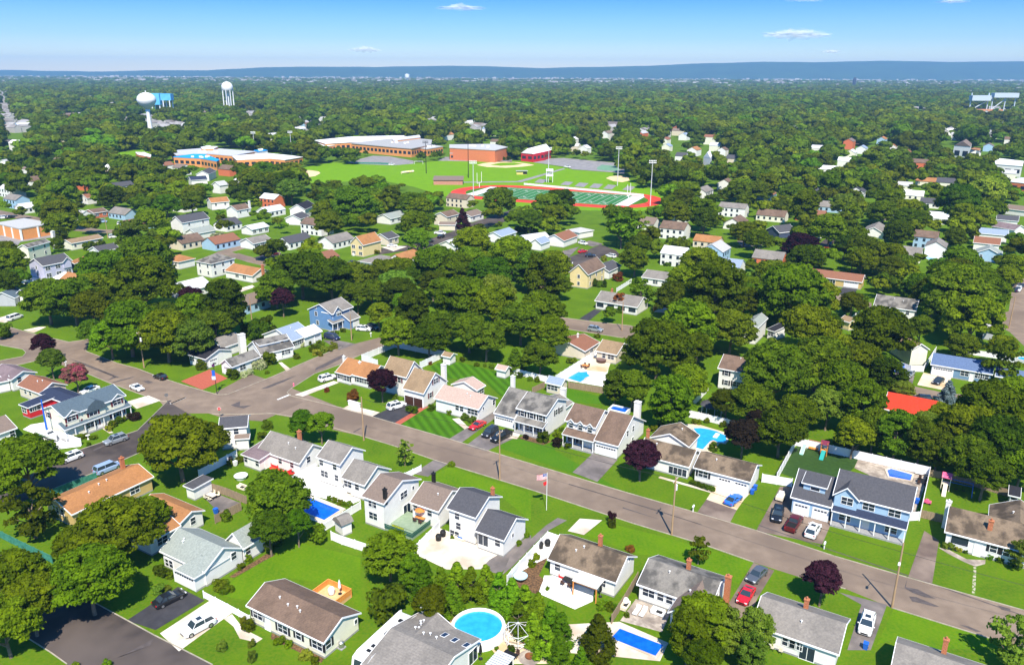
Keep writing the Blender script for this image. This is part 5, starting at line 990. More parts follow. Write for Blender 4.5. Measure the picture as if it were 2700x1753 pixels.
CAR_TABLE = [(-44,93.51,-2.299,'suv','white','white SUV with black sunroof on the concrete drive of the cream ranch','car'),
(-50.62,99.73,0.849,'sedan','black','black sedan on the blacktop drive of the sage roofed house','car'),
(-89.62,189.1,2.574,'hatch','black','black car parked at the kerb below the multi-trunk tree','car'),
(-92.25,181.84,-0.652,'coupe','white','white coupe driving down the street past the cream gambrel house','car'),
(-103.01,180.13,-2.085,'sedan','white','white sedan half hidden behind the cream gambrel house roof','car'),
(-83.62,152.59,-2.283,'suv','silver','silver SUV at the kerb in front of the cream gambrel house','car'),
(-88.86,144.39,-2.166,'suv','white','white SUV parked on the lower street near the white fence','car'),
(-79.28,140.07,0.966,'van','paleblue','pale blue van behind the orange roof of the mustard ranch','car'),
(-46.84,188.57,0.723,'suv','white','white SUV beside the orange-tan roofed cottage','car'),
(-52.69,221.04,-0.544,'van','darkblue','dark blue minivan on the grey drive of the blue-grey roofed ranch','car'),
(-44.81,229.19,-0.175,'suv','white','white SUV beside the blue two-storey house','car'),
(-42.31,230.64,-0.754,'suv','black','black SUV behind the white one near the blue two-storey house','car'),
(-26.92,171.23,0.688,'suv','white','white SUV on the blacktop in front of brown garage doors','car'),
(-7.61,160.8,-2.242,'coupe','red','red sports car beside the pink roofed ranch','car'),
(-4.63,157.11,-2.109,'suv','darkgrey','dark grey SUV in front of the streaked grey colonial garage','car'),
(-2.2,155.11,-2.25,'pickup','black','black pickup beside the dark grey SUV at the grey colonial','car'),
(40.74,129.23,0.834,'coupe','blue','bright blue sedan on the pale concrete drive','car'),
(47.16,123.95,-1.983,'suv','black','black SUV nearest the side lawn on the wide brown drive','car'),
(49.12,121.1,0.956,'pickup','darkred','dark red pickup in the middle of the wide brown drive','car'),
(51.6,118.81,0.965,'suv','white','white SUV on the wide brown drive beside the porch','car'),
(38.33,106.21,-2.31,'sedan','grey','grey sedan on the drive behind the red coupe','car'),
(35.25,101.14,-2.159,'coupe','red','red coupe with pale windscreen on the narrow brown drive','car'),
(50.58,94.63,-2.112,'suv','white','white SUV at bottom right beside the slate ranch','car'),
(25.2,229.6,-0.483,'suv','silver','silver SUV with roof box driving along the middle street','car'),
(102.27,196.94,-2.209,'suv','blue','bright blue SUV in front of the white gate fence','car'),
(103.37,193.38,-2.283,'sedan','silver','silver sedan next to the bright blue SUV','car'),
(108.42,188.61,-2.362,'sedan','darkgrey','dark sedan on the tan drive of the slate-blue ranch','car'),
(98.3,176.51,2.869,'suv','black','black SUV on the street between red roof and blue spruce','car'),
(182.97,278.69,-2.239,'suv','white','white car parked on the right-hand street','car'),
(186.81,283.58,-2.408,'sedan','darkblue','dark blue car behind the white one on the right-hand street','car'),
(30.55,339.52,0.693,'sedan','red','red car at the lawn edge below the chestnut roof','car'),
(33.09,331.22,0.02,'sedan','black','black car in tree shade on the middle side street','car'),
(32.05,356.22,-0.802,'suv','white','white SUV beside the chestnut roofed house','car'),
(41.71,330.32,2.361,'suv','white','white SUV with dark sides under the dark woods edge','car'),
(-53.6,349.5,0.223,'sedan','white','white sedan in the drive of the charcoal ranch near orange roof','car'),
(-37.68,359.14,1.028,'sedan','black','black sedan at the kerb of the long middle street','car'),
(-33.41,369.67,1.031,'suv','black','black SUV ahead of the black sedan on the middle street','car'),
(-37.58,350.45,0.65,'sedan','darkgrey','dark grey sedan across the street from the black sedan','car'),
(-34.73,378.53,-0.252,'pickup','white','white pickup in front of the brown roofs beside purple conifer','car'),
(-13.08,393.58,1.211,'suv','black','black SUV near the red post on the middle street','car'),
(-64.51,316.77,0.632,'sedan','darkgrey','dark car below the bright orange roofed house','car'),
(-62.57,338.77,0.889,'hatch','paleblue','pale blue hatchback beside the bright orange roofed house','car'),
(-101.11,332.39,0.722,'sedan','darkred','dark red car on the blacktop by the yellow flower bed','car'),
(-93.5,322.87,0.279,'suv','darkblue','dark blue SUV under the tree near the yellow flower bed','car'),
(146.54,373.46,0.811,'sedan','white','white car on the shaded street among the right oaks','car'),
(144.7,357.13,-2.147,'sedan','darkred','dark red car on the shaded street among the right oaks','car'),
(123.25,337.54,0.833,'van','white','white van on the pale lot left of the red maple','car'),
(160.47,396.97,0.733,'van','white','white van under trees at the end of the shaded street','car'),
(108.09,368.62,0.806,'pickup','red','red pickup at the edge of the woods','car'),
(181.76,278.09,0.841,'sedan','darkblue','dark car at the far end of the right-hand street','car'),
(-185.78,366.85,0.71,'van','white','white van on the street behind the orange strip roof','car'),
(-266.96,415.19,0.613,'van','white','white van on the left street by the commercial block','car'),
(-263.96,416.12,1.158,'suv','darkgrey','dark SUV beside the white van on the left street','car'),
(-124.95,359.69,0.504,'sedan','silver','silver sedan by the yellow flower bed street corner','car'),
(-156.38,239.15,1.294,'van','white','old white van parked left of the big dark oaks','car'),
(44.54,657.8,-0.625,'pickup','white','white pickup on the school car park edge','car'),
(-210.46,405.05,0.336,'van','paleblue','pale blue van in front of the brick ranch','car'),
(-196.96,399.04,0.365,'van','white','white van beside the brick ranch','car'),
(-100.09,668.56,0.64,'pickup','white','white maintenance truck beside the dark low fence','car')]
POLES = [(56.23,99.06,11,-0.546,'leaning-looking wooden pole with street lamp beside the white SUV at right',1,0,0,'utility_pole'),(27.33,118.14,11,1.024,'wooden pole with transformer in front of the weathered ranch',0,1,1,'utility_pole'),(-2.25,137,10.5,1.024,'wooden pole beside the long street near the flag pole',0,0,1,'utility_pole'),(-31.48,154.07,10,-0.546,'wooden pole opposite the low driveway planter',0,0,0,'utility_pole'),(-97.12,196.81,10,-0.546,'wooden pole with white transformer below the bright roadside trees',0,1,1,'utility_pole'),(33.43,230.55,9,-0.546,'pale pole beside the silver SUV with roof box',0,0,0,'utility_pole'),(-46.77,220.04,8,-0.546,'dark thin pole on the lawn of the blue two-storey house',0,0,0,'utility_pole'),(-71.7,179.29,8,-0.546,'black lamp post with banners at the street corner',0,0,0,'banner_pole'),(153.56,234.43,10,-0.546,'dark pole beside the right-hand street',0,0,0,'utility_pole'),(-226.14,392.15,10,-0.546,'wooden pole beside the commercial block street',0,0,1,'utility_pole'),(-187.92,364.99,10,-0.546,'dark pole behind the orange strip roof',0,0,0,'utility_pole'),(-217.9,497.66,9,-0.546,'bare pole among the left oaks',0,0,0,'utility_pole'),(19.81,303.02,9,-0.546,'dark pole in front of the yellow two-storey house',0,0,0,'utility_pole'),(-94.83,318.18,8,-0.546,'thin pole beside the yellow flower bed street',0,0,0,'utility_pole'),(-80.96,236.44,8.5,-0.546,'wooden pole behind the dark green oak near the blue-grey roof',0,0,0,'utility_pole')]
MASTS = [(-23.47,478.79,24,'white lamp mast at the near left corner of the pitch'),(-32.49,590.74,26,'dark lamp mast on the outfield in front of the gymnasium'),(-65.94,615.17,24,'dark lamp mast on the outfield beside the goal'),(25.17,567.78,24,'pale lamp mast behind the track straight'),(72.02,551.85,26,'pale lamp mast near the right-hand infield'),(80.59,466.48,26,'pale lamp mast at the right end of the track'),(-240.11,756.29,20,'lamp mast beside the blue-roofed school'),(-201.05,738.37,22,'lamp mast beside the low orange school wing')]
POOLS = [([(-37.1,129.85),(-30.64,125.69),(-32.76,122.21),(-39.52,126.59)],'rectangular deep blue lap pool behind the grey split-level','deep',0,0),([(15.44,94.03),(21,90.64),(19.54,88.48),(13.94,91.99)],'deep blue pool with white floats at the bottom edge','deep',0,0),([(-1.19,92.91),(-1.27,93.66),(-1.52,94.37),(-1.92,95),(-2.45,95.53),(-3.09,95.93),(-3.79,96.18),(-4.54,96.26),(-5.29,96.18),(-5.99,95.93),(-6.63,95.53),(-7.16,95),(-7.56,94.37),(-7.81,93.66),(-7.89,92.91),(-7.81,92.17),(-7.56,91.46),(-7.16,90.83),(-6.63,90.3),(-5.99,89.9),(-5.29,89.65),(-4.54,89.56),(-3.79,89.65),(-3.09,89.9),(-2.45,90.3),(-1.92,90.83),(-1.52,91.46),(-1.27,92.17)],'round above-ground pool with white wall beside the skylight house','blue',0,1.3),([(14.22,190.5),(17.5,195.16),(18.11,194.82),(19.63,195.19),(19.69,193.55),(20.23,192.11),(18.81,190.66),(18.4,189.42),(17.33,187.74)],'kidney-shaped light blue pool on the white terrace','blue',0,0),([(22.51,168.62),(23.7,170.73),(26.98,168.85),(25.78,166.55)],'small rectangular pool set in a raised wooden deck','deep',0.1,1),([(40.12,160.72),(41.77,160.9),(43.25,160.33),(44.94,159.19),(45.43,158.29),(46.42,156.96),(45.95,154.77),(45.2,153.51),(43.8,153.77),(43.17,154.74),(42.33,154.14),(39.91,150.3),(37.65,151.6),(40.57,156.7)],'free-form pool with bridge behind the weathered ranch','blue',0,0),([(74.43,141.48),(75.51,142.17),(78.59,139.76),(77.12,137.41),(73.76,138.99)],'swimming pool under a bright blue cover behind the porch house','deep',0,0),([(175.8,331.81),(180.07,336.33),(183.62,335.87),(180.67,330.62),(175.34,327.98)],'pale pool in the white yard left of the pale grey-roofed house','blue',0,0),([(140.47,207.92),(143.87,207.96),(142.3,204.7),(137.89,204.01)],'pale pool behind the slate-blue ranch at the right edge','blue',0,0)]
SMALL_THINGS = [('motorhome',-16.83,88.36,-2.08,'long white motorhome with dark windscreen beside the skylight house',{}),('flagpole',6.33,126.06,-0.546,'white flagpole with American flag and red pennant on the lawn',{}),('cedar_deck',-26.64,100.72,-0.546,'orange cedar deck with solid railing behind the cream ranch',{}),('green_deck',-17.12,121.02,-0.546,'green painted rear deck of the brown split-level',{}),('pergola',11.81,102.1,-0.546,'white-roofed wooden patio canopy behind the stained brown ranch',{}),('playset',82.16,134.27,-0.546,'playset with pink canopy,cream slide and blue swing frame',{}),('tower_slide',64.37,148.22,-0.546,'play tower with maroon roof and green slide by the white fence',{}),('lone_slide',60.4,149.28,-0.546,'pale teal slide standing on the artificial lawn',{}),('play_bench',62.99,150.42,-0.546,'small brown play bench with frame beside the teal slide',{}),('hot_tub',24.24,202.7,-0.546,'round brown hot tub on the tan ranch terrace',{}),('round_table',-52.15,137.14,-0.546,'white oval table on the small green yard',{'r': 1.3}),('round_table',1.49,105.46,-0.546,'pale blue round trampoline table beside the white fence',{'r': 1.1,'col': 'blue'}),('table_set',-15.73,121.36,-0.546,'dark dining table with orange umbrella on the green deck',{'zz': 0.6}),('table_set',-55.12,129.75,-0.546,'cream table and chairs on the grey deck',{}),('table_set',8.9,104.49,-0.546,'dark table on the white patio by the pergola',{}),('umbrella',13.44,101.33,-0.546,'closed dark umbrella beside the pergola patio',{'col': 'black'}),('umbrella',-25.54,100.92,-0.546,'closed white umbrella standing on the cedar deck',{'col': 'white','zz': 0.6}),('umbrella',107.36,201.12,-0.546,'closed pale umbrella near the beige end-on house',{'col': 'white'}),('grill',-26.81,100.91,-0.546,'white covered grill on the cedar deck',{'col': 'white','zz': 0.6}),('grill',-11.55,117.51,-0.546,'dark covered grill on the concrete patio',{'col': 'black'}),('grill',-12.2,116.28,-0.546,'lower dark covered grill on the concrete patio',{'col': 'black'}),('grill',-14.18,122.62,-0.546,'black covered grill at the corner of the green deck',{'col': 'black','zz': 0.6}),('grill',16.96,99.45,-0.546,'white covered grill near the dark brown fence',{'col': 'white'}),('lounger',18.22,97.42,1.025,'left white lounger on the stone patio',{}),('lounger',19.11,97.06,1.025,'right white lounger on the stone patio',{}),('patio_sofa',21.38,97.26,-0.546,'black and white patio seat by the streaked grey ranch',{}),('patio_sofa',16.86,98.7,1.025,'cream patio sofa along the dark fence',{}),('patio_sofa',-8.67,116.55,-0.546,'pale patio bench with blue cushion on the concrete patio',{}),('patio_sofa',-46.85,142.16,-0.546,'red patio sofa against the grey ranch',{'col': 'red'}),('patio_sofa',-42.68,139.18,1.025,'dark red patio sofa facing the red patio',{'col': 'red'}),('adirondack',2.3,90.6,-0.546,'left red-brown garden chair of three round the fire pit',{}),('adirondack',3.75,90.61,-0.546,'middle red-brown garden chair of three round the fire pit',{}),('adirondack',6.19,90.46,-0.546,'right red-brown garden chair of three round the fire pit',{}),('fire_pit',2.51,88.1,-0.546,'round stone fire pit with rusty bowl on the pale terrace',{}),('bin',45.03,132.1,-0.546,'first blue wheeled bin beside the weathered ranch',{'col': 'blue'}),('bin',46,133.62,-0.546,'second blue wheeled bin beside the weathered ranch,nearer its back corner',{'col': 'blue'}),('bin',48.57,90.17,-0.546,'blue bin at the bottom beside the slate ranch',{'col': 'blue'}),('bin',-54.99,142.42,-0.546,'white lidded bin by the blue-white fence',{'col': 'white'}),('mailbox',32.59,125.66,-0.546,'white mailbox beside the pale concrete drive',{}),('mailbox',51.82,114.15,-0.546,'white bollard-shaped mailbox on the lawn of the porch house',{}),('mailbox',-41.69,223.22,-0.546,'white mailbox on the lawn left of the shaded street bend',{}),('mailbox',-70.2,105.83,-0.546,'white mailbox at the lower left kerb',{}),('mailbox',-118.44,198.07,-0.546,'pale mailbox below the light green tree',{}),('hydrant',-54.37,184.47,-0.546,'pink-red hydrant on the verge opposite the corner lawn',{}),('stop_sign',-66.02,165.31,-0.546,'red and white stop sign on the corner behind the round tree',{}),('stop_sign',-81.16,173.04,-0.546,'stop sign seen from behind beside the white stop line',{}),('planter_wall',-36.97,172.37,-0.546,'white low planter wall at the street edge under brown shrub',{}),('propane',-23.1,89.92,-0.546,'grey propane tank at the end wall of the cream ranch',{}),('dish',-12.07,92.93,-0.546,'white satellite dish at the skylight house roof edge',{'zz': 3.2}),('jeep',49.61,130.06,-0.546,'small cream garden trailer beside the brown drive',{}),('boat',-98.64,153.98,-0.546,'boat with blue mast cover behind the cream gambrel house',{}),('boat',-176.53,281.85,-0.546,'white boat on its trailer left of the lilac-grey house',{}),('canopy_tent',-163.45,282.89,-0.546,'white pyramid canopy tent beside the lilac-grey house',{}),('toy_car',76.21,128.91,-0.546,'pink toy car on the grass outside the white fence',{}),('goal',-78.77,677.82,-0.546,'white football goal frame on the outfield',{'w': 7,'h': 2.4}),('upright',-22.43,540.55,-0.546,'white gridiron goal post at the left end of the turf',{}),('upright',70.67,486.69,-0.546,'white gridiron goal post at the right end of the turf',{}),('brick_hut',-44.38,556.7,-0.546,'low brick field house with sloping roof beside the track',{}),('dugout',6.87,612.17,-0.546,'small yellow and grey dugout on the outfield',{}),('batting_tarp',-80.44,616.06,-0.546,'yellow rolled tarpaulin on the outfield',{}),('press_stand',25.97,567.8,-0.546,'white press platform beside the pale lamp mast',{}),('gazebo',1.01,91.29,-0.546,'white lattice gazebo by the fire pit',{}),('solar_trellis',-1.36,84.69,-0.546,'grey slatted awning roof at the bottom edge',{}),('diving_board',44.26,156.74,-0.546,'white pool float on the free-form pool',{'zz': 0.1}),('banner',-71.7,179.29,-0.546,'blue banner with white figures hung on the corner lamp post',{}),('birdbath',-90.22,154.06,-0.546,'white stone ornament on the lawn of the cream gambrel house',{}),('shed_dark',46.14,168.75,-0.546,'dark roofed gazebo behind the white fence of the free-form pool',{}),('lounger',-35.4,136.33,1.025,'left red lounger on the raised white terrace',{'col': 'red'}),('lounger',-34.55,136.34,1.025,'right red lounger on the raised white terrace',{'col': 'red'}),('patio_sofa',-30.18,131.15,-0.546,'white sofa on the pale terrace above the lap pool',{}),('round_table',-32.25,133.86,-0.546,'small white table on the pale terrace above the lap pool',{'r': 0.7}),('table_set',-0.1,87.93,-0.546,'black table by the fire pit terrace',{}),('umbrella',-4.02,87.9,-0.546,'closed black umbrella at the end wall of the skylight house',{'col': 'black'}),('grill',-56.54,144.14,-0.546,'black covered grill by the blue-white fence',{'col': 'black'}),('bin',-52.48,124.41,-0.546,'blue bin behind the orange roofed white gable',{'col': 'blue'}),('patio_sofa',-50.68,133.08,-0.546,'cream garden sofa by the plank fence',{}),('table_set',79.01,136.47,-0.546,'white patio table beside the covered pool',{}),('lounger',79.96,140.03,-0.546,'grey lounger at the corner of the white fence',{}),('table_set',19.47,198.3,-0.546,'orange and blue table set by the kidney pool',{}),('grill',6.08,114.82,-0.546,'dark bag heap on the white yard',{'col': 'black'}),('grill',4.85,114.1,-0.546,'second dark bag heap on the white yard',{'col': 'black'}),('patio_sofa',8.48,105.72,-0.546,'pink and white seat heap by the ranch wall',{'col': 'red'}),('bin',74.28,128.89,-0.546,'blue bin in the white side yard',{'col': 'blue'}),('table_set',36.64,90.33,-0.546,'cream table behind the slate ranch',{})]
BIG_BUILDINGS = [('school_building','low school with long white roofs and orange walls behind the outfield',[([(-198.52,820.66),(-174.25,864.65),(-151.16,876.53),(-118.51,886.09),(-113.79,859.04),(-142.68,812.84),(-180.39,785.3)],7,'orange','white'),([(-154.94,783.2),(-142.08,809.48),(-113.52,857.1),(-82.08,826.06),(-77.93,772.35),(-91.2,731.76),(-109.38,745.25)],7.5,'orange','lightgrey'),([(-93.54,759.25),(-78.34,787.12),(-66.08,770.96),(-78.2,743.22)],6,'orange','lightgrey'),([(-121.6,823.29),(-99.36,868.57),(-94.88,838.93),(-116.64,796.54)],9,'orange','silver'),([(-192.86,805.49),(-165.07,829.06),(-160.86,816.08),(-178.89,777.96)],5,'orange','white')]),('gymnasium','brick-orange gymnasium with pale flat roof facing the outfield',[([(-55.25,713.57),(-57.59,744.6),(-18.58,752.36),(-4.62,722.43),(-15.2,692.65)],10,'rust_wall','lightgrey'),([(-55.29,712.94),(-54.81,733.52),(-37.36,720.81),(-38.22,708.72)],5.5,'rust_wall','lightgrey')]),('red_barn','red barn-like building with white roof beside the car park',[([(7.28,705.2),(13.39,747.62),(26.42,765.33),(34.47,732.22),(27.59,711.12),(17.35,695.82)],7,'red','white')]),('school_wing','blue-roofed school with white flat roofs and orange walls at left',[([(-299.91,712.43),(-277.45,740.55),(-224.78,709.33),(-232.4,672.3),(-259.9,688.97),(-280.29,676.1)],6.5,'orange','silver'),([(-233.33,674.91),(-212.03,699.9),(-173.75,670.51),(-182.44,648.01),(-197.47,658.28),(-220.37,646.47)],6,'orange','white'),([(-278.1,725.4),(-277.13,736.72),(-264.95,731.62),(-261.99,712.51),(-271.87,712.05)],8.5,'orange','white'),([(-275.46,658.37),(-268.13,681.92),(-257.77,679.98),(-231.2,638.43),(-229.81,628.1),(-249.61,648.39)],6.8,'orange','skyblue'),([(-225.85,709.08),(-219.54,717.29),(-214,709.62),(-218.3,696.59)],7.5,'white','skyblue'),([(-331.55,713.81),(-321.86,710.4),(-307.41,690),(-301.51,674.96),(-321.44,695.46)],5,'rust_wall','white')]),('commercial_block','commercial block with flat pale roof and bright orange walls at left',[([(-244.69,373.8),(-238.53,386.61),(-217.52,374.45),(-225.02,360.17)],5,'orange','lightgrey')]),('white_warehouse','white flat-roofed warehouse at the right edge beyond the oaks',[([(381.15,640.76),(397.03,661.68),(404.2,641.69),(383.06,608.13),(370.46,621.25)],8,'white','white'),([(330.31,533.62),(345.58,551.54),(351.86,548.18),(336.9,523.89)],6,'rust_wall','white')]),('inn_building','white three-storey building with gabled roof at far right',[([(393.91,727.76),(411.19,752.31),(420.17,747.04),(401.37,714.86)],13,'white','mauve'),([(424.77,755.72),(435.64,769.78),(438.29,763.06),(425.68,742.66)],7,'white','orange')]),('church','white building with steep gables beyond the far right trees',[([(147.73,628.5),(154.44,646.21),(156.41,637.47),(151.04,620.27)],12,'white','white')])]
SHRUBS = [(-71.36,190.1,1.88,2.81,'dark'),
(-81.72,196.19,1.84,2.76,'dark'),
(-64.64,199.07,1.93,4.24,'dark'),
(-63.52,193.03,0.62,0.92,'dark'),
(-58.74,204.68,1.26,1.26,'dark'),
(-58.43,216.09,1.08,1.62,'dark'),
(-78.02,223.66,2.03,4.87,'dark'),
(-73.02,226.23,2.8,5.61,'dark'),
(-62.51,203.88,0.5,2.02,'dark'),
(-55.73,210.63,1.41,2.11,'oak'),
(-55.33,215.78,1.08,1.61,'oak'),
(-53.97,212.89,1.18,1.77,'oak'),
(-77.41,229.51,1.55,2.32,'oak'),
(-52.42,225.65,0.87,1.3,'oak'),
(-53.65,225.73,0.74,1.11,'oak'),
(-50.95,227.91,1,1.5,'oak'),
(-50.51,212.76,1.41,2.12,'yellow'),
(-54.06,207.37,1.27,1.91,'yellow'),
(-52.42,210.07,1.28,1.92,'yellow'),
(-52.77,206.64,0.92,1.38,'yellow'),
(-51.12,210.35,0.93,1.4,'yellow'),
(-66.51,196.68,1.8,2.7,'cream'),
(-68.63,190.63,1.1,1.65,'cream'),
(-67.75,192.44,0.99,1.49,'cream'),
(-59.84,214.3,1.07,1.61,'cream'),
(-45.34,181.23,0.78,1.17,'rust'),
(-37.95,175.83,1.39,2.78,'rust'),
(-37.8,175.36,1.48,2.67,'rust'),
(-45.39,180.81,0.78,1.16,'rust'),
(-21.92,200.26,0.66,0.98,'rust'),
(-23.08,168.62,1.42,2.13,'oak'),
(-18.74,170.06,1.04,1.57,'oak'),
(-14.15,167.69,0.84,1.26,'oak'),
(-13.4,203.01,0.93,1.39,'oak'),
(-18.45,174.96,0.49,0.73,'oak'),
(-19.86,173.67,0.58,0.87,'oak'),
(-9.38,199.09,0.78,1.17,'dark'),
(-7.11,198.87,0.69,1.04,'dark'),
(-5.45,197.55,0.86,1.29,'dark'),
(-32.79,215.23,0.94,2.43,'dark'),
(-27.93,176.59,0.89,1.33,'dark'),
(-10.55,164.89,1.07,1.61,'light'),
(-8.85,163.77,1.14,1.71,'light'),
(6.69,154.07,1.66,2.32,'dark'),
(10.95,159.15,0.63,0.94,'dark'),
(16.04,201.83,1.32,1.98,'dark'),
(1.96,191.01,1.04,1.57,'dark'),
(9.68,151.94,1.35,2.02,'plum'),
(3.08,155.35,0.74,1.1,'plum'),
(9.74,156.43,1.06,1.59,'oak'),
(11.82,150.7,0.86,1.29,'oak'),
(4.63,188.92,0.83,1.24,'oak'),
(6.46,188.31,0.93,1.39,'oak'),
(24.96,223.42,0.84,1.26,'oak'),
(-85.03,164.49,1.63,1.63,'plum'),
(-87.91,160.19,1.1,1.66,'oak'),
(-87.51,162.39,1.01,1.52,'oak'),
(-87.07,163.37,0.81,1.22,'oak'),
(-92.2,154,1.19,1.19,'oak'),
(-91.35,154.7,0.99,0.99,'oak'),
(-89.11,154.03,0.78,1.18,'oak'),
(-88.62,151.03,0.58,0.87,'oak'),
(-87.89,160.53,0.9,1.36,'yellow'),
(-87.95,158.43,0.9,1.34,'yellow'),
(-53.72,159.67,1.41,2.11,'dark'),
(-53.31,154.73,1.1,1.65,'dark'),
(-54.66,144,0.87,1.31,'dark'),
(-49.89,122.42,1.24,1.85,'dark'),
(-56.17,142.68,0.69,1.04,'dark'),
(-29.39,127.23,0.69,1.03,'dark'),
(-33.35,129.25,0.62,0.93,'oak'),
(-32.34,128.67,0.62,0.93,'oak'),
(-31.12,127.79,0.69,1.04,'oak'),
(-30.28,127.26,0.61,0.92,'oak'),
(-36.95,93.58,1.02,1.53,'oak'),
(-31.82,90.74,0.8,1.21,'oak'),
(-30.43,90.12,0.71,1.07,'oak'),
(-26.04,87.01,0.66,0.98,'oak'),
(-42.65,102.31,0.81,1.22,'oak'),
(-42.05,109.72,0.71,1.56,'oak'),
(-42.64,107.96,0.7,1.05,'oak'),
(-42.86,111.06,0.71,1.07,'oak'),
(-39.97,113.27,1.01,1.81,'oak'),
(-39.53,114.52,0.87,1.3,'oak'),
(-27.43,87.85,0.9,1.35,'yellow'),
(-38.12,95.09,0.64,0.97,'yellow'),
(-44.32,102.9,1.37,1.37,'dark'),
(-43.35,102.21,1.09,1.09,'dark'),
(-38.64,114.7,1.01,2.02,'dark'),
(-39.24,89.33,0.75,1.5,'light'),
(-35.4,90.06,0.56,1.34,'light'),
(-34.54,87.32,0.73,1.75,'light'),
(-55.12,106.69,1.01,1.51,'dark'),
(-53.89,105.85,1,1.5,'dark'),
(-52.87,105.52,0.78,1.17,'dark'),
(-52.92,101.77,1.04,1.57,'light'),
(-52.04,102.3,0.7,1.04,'light'),
(-53.28,86.14,0.77,1.15,'bright'),
(-57.4,86.04,0.52,0.78,'bright'),
(13.51,98.71,1.01,1.01,'bright'),
(14.56,98.53,1.01,1.01,'bright'),
(15.12,98.25,0.76,0.76,'bright'),
(19.6,113.29,0.77,1.15,'rust'),
(3.39,109.06,0.81,1.21,'oak'),
(4.08,110.9,0.68,1.02,'oak'),
(5.59,102.95,0.39,0.58,'oak'),
(16.81,96.71,0.5,0.75,'oak'),
(5.75,95.52,0.62,0.92,'light'),
(72.59,114.57,1.02,1.53,'light'),
(73.32,114.43,0.79,1.18,'light'),
(74.71,113.27,0.47,0.71,'light'),
(73.72,113.79,0.63,0.94,'yellow'),
(77.7,111.5,0.66,0.99,'bright'),
(80.53,110.08,0.95,1.42,'dark'),
(80.78,109.2,0.95,1.42,'dark'),
(78.86,110.79,0.79,1.18,'dark'),
(34.75,135.83,0.81,0.81,'dark'),
(35.54,135.21,0.81,0.81,'dark'),
(36.33,134.59,0.8,0.8,'dark'),
(37.11,133.98,0.8,0.8,'dark'),
(37.89,133.41,0.72,0.72,'dark'),
(41.98,149.89,1.05,2.11,'dark'),
(43.85,163.82,0.75,1.13,'oak'),
(46.94,161.65,0.84,1.68,'oak'),
(32.86,161.35,1.1,1.66,'oak'),
(31.25,159.28,1,1.5,'oak'),
(41.34,163.2,1.03,1.55,'oak'),
(0,89.26,0.71,1.13,'dark'),
(-1.88,89.69,0.36,0.53,'bright'),
(1.27,115.01,0.63,0.94,'oak'),
(2.52,117.43,0.71,1.06,'oak'),
(-9.91,116.72,0.39,0.59,'oak'),
(-11.95,142.59,0.74,1.11,'bright'),
(17.52,120.79,0.93,1.85,'dark'),
(69.12,153.29,1.12,1.68,'light'),
(70.73,152.15,1.12,1.68,'light'),
(35.52,249.26,1.39,2.78,'dark'),
(25.43,223.45,0.84,1.25,'dark'),
(118.7,258.99,1.8,4.32,'dark'),
(-199.35,328.13,2.51,3.76,'dark'),
(-184.83,340.7,2.53,3.79,'dark'),
(-183.06,343.06,2.54,3.81,'dark'),
(-182.71,348.42,1.99,2.99,'dark'),
(-113.11,344.21,1.58,2.37,'yellow'),
(-112.76,345.2,1.32,1.97,'yellow'),
(-107.84,340.36,1.55,2.33,'yellow'),
(-58.02,334.7,1.38,2.07,'yellow'),
(-58.51,336.25,0.99,1.49,'yellow'),
(38.11,323.35,1.66,2.49,'yellow'),
(25.72,286.32,1.27,3.04,'dark'),
(27.25,284.7,1.26,3.02,'dark'),
(28.77,283.1,1.25,3.01,'dark'),
(30.35,282.32,1.25,3,'dark'),
(31.92,281.54,1.25,3,'dark'),
(33.58,281.57,1.25,3,'dark'),
(39.67,290.76,2.16,3.45,'rust'),
(2.89,386.26,1.96,3.14,'dark'),
(5.64,384.88,1.95,3.12,'dark'),
(8.37,383.51,1.95,3.11,'dark'),
(11.13,383.93,1.67,2.67,'dark'),
(-7.98,711.97,2.24,3.36,'dark'),
(-3.51,711.45,2.55,3.82,'dark')]
